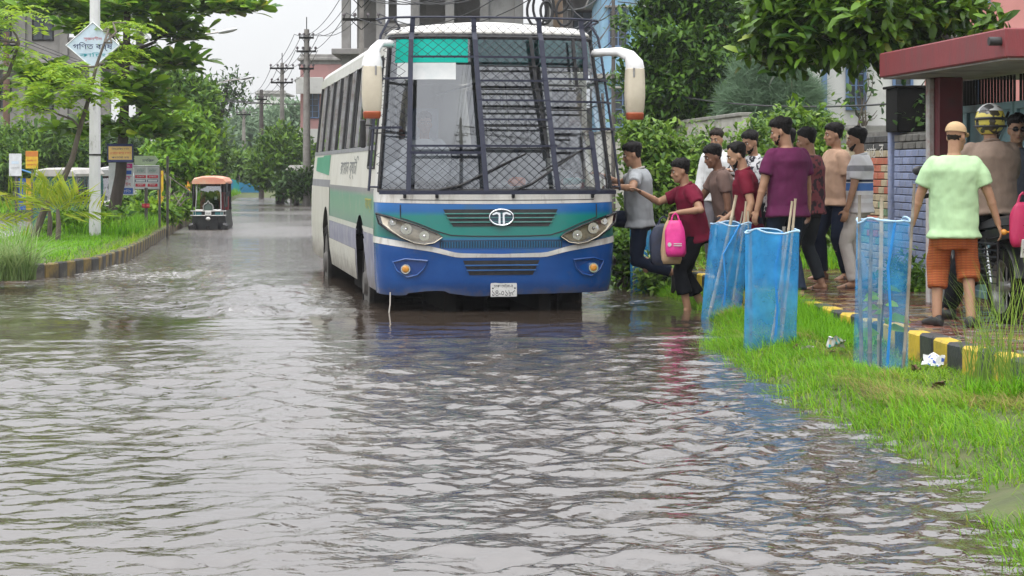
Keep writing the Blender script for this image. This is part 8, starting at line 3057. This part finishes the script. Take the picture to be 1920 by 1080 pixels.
hw_ = man2.matrix_basis @ (inf2['wr'][-1]) if False else (Matrix.Translation(man2.location) @ Matrix.Rotation(man2.rotation_euler.z, 4, 'Z') @ inf2['wr'][-1])
m_pinkbag = mat('bag_pink', (0.80, 0.045, 0.30), 0.4, c2=(0.66, 0.03, 0.22), scale=6, bump=0.5, bscale=12)
pb, bo = soft_bag('shopping_bag', 'bright pink carrier bag with white print held at the bus door', (hw_.x - 0.03, hw_.y - 0.06, hw_.z - 0.46), 0.215, 0.12, 0.38, m_pinkbag, 1, top=0.55)
e = MB()
for q_ in (0.118, 0.138):
    e.box((0.02, -0.0655, q_), (0.085, 0.003, 0.009))
e.prism([(-0.065 + 0.02 * math.cos(a), 0.13 + 0.022 * math.sin(a)) for a in np.linspace(0, 6.28, 13)[:-1]], lambda a, b_: Vector((a, -0.064, b_)), lambda a, b_: Vector((a, -0.067, b_)))
e.build('print', m_platew, pb, recalc=False)
soft_bag('shopping_bag', 'beige paper bag hanging behind the pink carrier bag', (hw_.x - 0.055, hw_.y + 0.06, hw_.z - 0.54), 0.22, 0.10, 0.46, mat('bag_beige', (0.55, 0.38, 0.22), 0.7, c2=(0.46, 0.31, 0.18), scale=5), 4)
soft_bag('shoulder_bag', 'black bag with blue edge hanging lowest behind the pink bag', (hw_.x - 0.13, hw_.y + 0.19, hw_.z - 0.56), 0.30, 0.10, 0.44, mat('bag_black', (0.012, 0.014, 0.03), 0.5, c2=(0.02, 0.03, 0.07), scale=5), 7)
soft_bag('shopping_bag', 'crimson bag hanging from the rear of the motorcycle', (4.09, 15.8, 0.86), 0.22, 0.10, 0.36, mat('bag_crimson', (0.50, 0.02, 0.10), 0.5, c2=(0.42, 0.02, 0.09), scale=5), 9, rz=0.2)
soft_bag('shoulder_bag', 'black holdall with silver trim beside the cocoa polo man', (2.28, 21.1, 0.62), 0.20, 0.14, 0.34, m_shoe, 12)

# ---- blue net tree guards
def net_mat(name, c, alpha):
    m = bpy.data.materials.new(name)
    m.use_nodes = True
    N, L = m.node_tree.nodes, m.node_tree.links
    b = N['Principled BSDF']
    b.inputs['Roughness'].default_value = 0.45
    tc = N.new('ShaderNodeTexCoord')
    nz = N.new('ShaderNodeTexNoise'); nz.inputs['Scale'].default_value = 5; nz.inputs['Detail'].default_value = 4
    L.new(tc.outputs['Object'], nz.inputs['Vector'])
    rp = N.new('ShaderNodeValToRGB'); rp.color_ramp.elements[0].color = (*c, 1); rp.color_ramp.elements[1].color = (*[min(1, v * 1.35 + 0.02) for v in c], 1); rp.color_ramp.elements[0].position = 0.4; rp.color_ramp.elements[1].position = 0.65
    L.new(nz.outputs['Fac'], rp.inputs['Fac']); L.new(rp.outputs['Color'], b.inputs['Base Color'])
    tl = N.new('ShaderNodeBsdfTranslucent'); L.new(rp.outputs['Color'], tl.inputs['Color'])
    m1 = N.new('ShaderNodeMixShader'); m1.inputs['Fac'].default_value = 0.45
    L.new(b.outputs['BSDF'], m1.inputs[1]); L.new(tl.outputs['BSDF'], m1.inputs[2])
    tp = N.new('ShaderNodeBsdfTransparent')
    m2 = N.new('ShaderNodeMixShader')
    mr = N.new('ShaderNodeMapRange'); mr.inputs['From Min'].default_value = 0.35; mr.inputs['From Max'].default_value = 0.7; mr.inputs['To Min'].default_value = alpha - 0.12; mr.inputs['To Max'].default_value = alpha + 0.12
    L.new(nz.outputs['Fac'], mr.inputs['Value']); L.new(mr.outputs['Result'], m2.inputs['Fac'])
    L.new(tp.outputs['BSDF'], m2.inputs[1]); L.new(m1.outputs['Shader'], m2.inputs[2])
    L.new(m2.outputs['Shader'], N['Material Output'].inputs['Surface'])
    return m


m_netA, m_netB = net_mat('net_blue_sheer', (0.04, 0.36, 0.78), 0.27), net_mat('net_blue_dense', (0.04, 0.36, 0.78), 0.48)
m_bamb = mat('bamboo_grey', (0.30, 0.27, 0.22), 0.6, c2=(0.20, 0.17, 0.135), scale=9, dirt=(0.1, 0.08, 0.06), dscale=8)
m_bambp = mat('bamboo_pale', (0.55, 0.46, 0.33), 0.55, c2=(0.44, 0.36, 0.25), scale=9)


def bamboo(parent, a, b_, r, m):
    e = MB()
    a, b_ = Vector(a), Vector(b_)
    L_ = (b_ - a).length
    n = max(3, int(L_ / 0.22))
    pts, rr = [], []
    for k in range(n + 1):
        t = k / n
        q = a.lerp(b_, t) + Vector((0.004 * math.sin(5 * t + r * 900), 0, 0))
        for dt, f in ((-0.012, 1.0), (0.0, 1.28), (0.012, 1.0)):
            tt = t + dt / L_ * 1.0
            if 0 <= tt <= 1:
                pts.append(q + (b_ - a) * (dt / L_)); rr.append(r * f * (1 - 0.25 * t))
    e.tube(pts, rr, 8)
    return e.build('bamboo_stake', m, parent, smooth=True)


def guard(label, base, w, h, top_shift, m_net, stakes, seed, plant=True, sq=0.6):
    """net wrapped round stakes; top_shift moves the rim (leaning guards)"""
    rt = thing('tree_guard', label, 'tree guard', base)
    r = random.Random(seed)
    e = MB()
    G = []
    nj, ni = 40, 16
    for i in range(ni + 1):
        t = i / ni
        row = []
        for j in range(nj + 1):
            a = 2 * math.pi * (j % nj) / nj
            ca, sa = math.cos(a), math.sin(a)
            q = 1 + 0.05 * math.sin(5 * a + seed + 2 * t) + 0.03 * math.sin(11 * a + seed * 3 + 4 * t) + 0.05 * (1 - t) * math.sin(2 * a + seed)
            row.append(Vector((w / 2 * math.copysign(abs(ca) ** sq, ca) * q * (1 + 0.06 * t) + top_shift[0] * t, w * 0.46 * math.copysign(abs(sa) ** sq, sa) * q + top_shift[1] * t, h * t + (0.012 * math.sin(3 * a + seed) + 0.01 * math.sin(5 * a) if i == ni else 0))))
        G.append(row)
    e.grid(G)
    e.build('net', m_net, rt, smooth='all', recalc=False)
    e = MB()
    e.tube(G[-1], 0.007, 5)
    e.build('hem', mat('net_hem', (0.42, 0.62, 0.80), 0.6), rt)
    e = MB()
    e.tube([Vector((0.02, -w * 0.40, 0.0)), Vector((0.05, -w * 0.40, h * 0.4)), Vector((0.03, -w * 0.41, h * 0.7)), Vector((0.06 + top_shift[0], -w * 0.45, h))], 0.010, 5)
    e.build('gathered_seam', mat('net_seam', (0.03, 0.26, 0.66), 0.6), rt)
    for (a, b_, rad_, mm) in stakes:
        bamboo(rt, a, b_, rad_, mm)
    if plant:
        e = MB()
        e.tube([(0, 0, 0), (0.01, 0.02, 0.3), (0.03, 0.0, 0.6)], [0.009, 0.007, 0.003], 6)
        sp = e.build('sapling_stem', m_bark, rt)
        rr = np.random.default_rng(seed)
        PB = np.array([[0.02, 0, 0.30 + 0.035 * k] for k in range(10)])
        az = rr.random(10) * 6.28
        D = np.stack([np.cos(az), np.sin(az) * 0.8, 0.25 + 0 * az], -1)
        D /= np.linalg.norm(D, axis=1, keepdims=True)
        V, T_ = leaves(PB + D * 0.03, D, 0.13, 0.8, rr, 'ovate', 0.5, np.tile(np.array([[0, -0.6, 1.0]]), (10, 1)))
        link('sapling_leaves', raw_mesh('sapling_leaves', V, T_, L_bright), rt)
    return rt


guard('sheer blue net guard round a leafy sapling beside the kerb', (2.63, 14.1, 0.0), 0.345, 1.12, (0.02, 0), m_netA,
      [((-0.15, -0.08, -0.05), (-0.16, -0.08, 1.30), 0.015, m_bamb), ((-0.09, -0.10, -0.05), (-0.085, -0.10, 1.10), 0.017, m_bamb), ((0.13, -0.12, -0.05), (0.225, -0.12, 1.38), 0.014, m_bamb), ((0.02, 0.12, 0.0), (0.03, 0.12, 1.28), 0.018, m_bambp)], 1)
guard('upright dense blue net guard with two crossed bamboo stakes', (2.05, 15.75, -0.03), 0.385, 1.02, (0.025, 0), m_netB,
      [((-0.15, -0.10, -0.05), (-0.16, -0.10, 1.02), 0.011, m_bamb), ((-0.02, -0.12, -0.05), (0.17, -0.12, 1.26), 0.012, m_bambp), ((0.06, -0.11, -0.05), (0.20, -0.11, 1.28), 0.013, m_bambp), ((0.12, 0.14, 0), (0.14, 0.15, 1.05), 0.016, m_bamb)], 2, plant=False)
guard('blue net guard leaning over in the grass by the waiting men', (2.03, 19.35, -0.03), 0.36, 0.98, (0.13, 0.05), m_netB,
      [((-0.13, -0.10, -0.05), (0.16, -0.08, 1.26), 0.019, m_bambp), ((-0.03, -0.12, -0.05), (0.22, -0.08, 1.10), 0.010, m_bamb), ((0.10, -0.1, 0), (0.26, -0.05, 1.2), 0.012, m_bambp), ((0.30, 0.0, 0.0), (0.29, 0.05, 1.1), 0.012, m_bambp)], 3, plant=False, sq=0.75)
guard('small blue net guard half hidden behind the stepping man', (1.56, 23.9, -0.05), 0.24, 0.95, (0.0, 0), m_netB,
      [((-0.09, -0.08, -0.05), (-0.07, -0.08, 1.1), 0.016, m_bamb), ((0.08, -0.08, -0.05), (0.10, -0.08, 1.0), 0.012, m_bamb)], 4, plant=False)

# ---- litter on the verge
def crumpled(name, label, loc, w, d, m, seed, h=0.06, mats=None):
    rr = np.random.default_rng(seed)
    n = 9
    V = np.zeros((n, n, 3))
    for i in range(n):
        for j in range(n):
            V[i, j] = ((i / (n - 1) - 0.5) * w, (j / (n - 1) - 0.5) * d, 0)
    f = fbm(V[..., 0] * 9 / w * 0.3 + seed, V[..., 1] * 9 / d * 0.3, 3, seed)
    V[..., 2] = h * (0.5 + f) + 0.5 * h
    V[..., :2] *= (0.85 + 0.25 * fbm(V[..., 0] * 14 + 5, V[..., 1] * 14, 2, seed + 2))[..., None]
    e = MB()
    e.grid([[tuple(V[i, j]) for j in range(n)] for i in range(n)])
    if mats:
        e.m = [k % 3 if (k // 3) % 2 else 0 for k in range(len(e.f))]
    o = e.build(name, mats or m, None, smooth=True, recalc=False)
    o.location = loc
    o.rotation_euler = (R(38), 0, seed)
    tag(o, label, 'litter')
    return o


crumpled('food_wrapper', 'crumpled white and turquoise wrapper lying on the grass', (2.46, 15.0, 0.10), 0.15, 0.16, None, 3, 0.07, [paint('w', (0.75, 0.75, 0.75)), paint('turq', (0.05, 0.50, 0.50)), paint('sand2', (0.6, 0.5, 0.3))])
crumpled('food_wrapper', 'blue and white foil wrapper caught against the kerb', (2.98, 13.95, 0.09), 0.16, 0.12, None, 6, 0.06, [paint('w', (0.75, 0.75, 0.75)), paint('blu', (0.05, 0.12, 0.5)), paint('w', (0.75, 0.75, 0.75))])
crumpled('paper_scrap', 'small pale paper scrap on the brick pavement', (3.0, 15.4, PZ + 0.01), 0.08, 0.05, paint('w', (0.75, 0.75, 0.75)), 8, 0.02)
crumpled('paper_scrap', 'greyish torn paper beside the turquoise wrapper', (2.28, 15.2, 0.07), 0.12, 0.10, paint('greyp', (0.4, 0.38, 0.34)), 9, 0.04)
for k, (x, y, nm) in enumerate(((2.20, 15.35, 'dry brown leaf beside the upright blue guard'), (2.80, 13.75, 'dead leaf heap at the kerb foot below the wrapper'), (2.75, 12.7, 'dry leaf scrap in the matted grass'), (2.42, 14.85, 'dead leaf curled by the turquoise wrapper'))):
    crumpled('dry_leaf', nm, (x, y, 0.06), 0.10, 0.07, mat('dry_leaf', (0.12, 0.06, 0.03), 0.8, c2=(0.07, 0.04, 0.02), scale=9), 20 + k, 0.04)

# ---- haze: the damp air that greys out the end of the street
hz_m = bpy.data.materials.new('damp_air')
hz_m.use_nodes = True
hz_m.node_tree.nodes.remove(hz_m.node_tree.nodes['Principled BSDF'])
pv_ = hz_m.node_tree.nodes.new('ShaderNodeVolumePrincipled')
pv_.inputs['Color'].default_value = (0.95, 0.97, 1.0, 1)
pv_.inputs['Density'].default_value = 0.0005
pv_.inputs['Anisotropy'].default_value = 0.2
hz_m.node_tree.links.new(pv_.outputs['Volume'], hz_m.node_tree.nodes['Material Output'].inputs['Volume'])
e = MB()
e.box((0, 85, 8.4), (296, 246, 19.6))
e.build('haze', hz_m, None, kind='stuff')
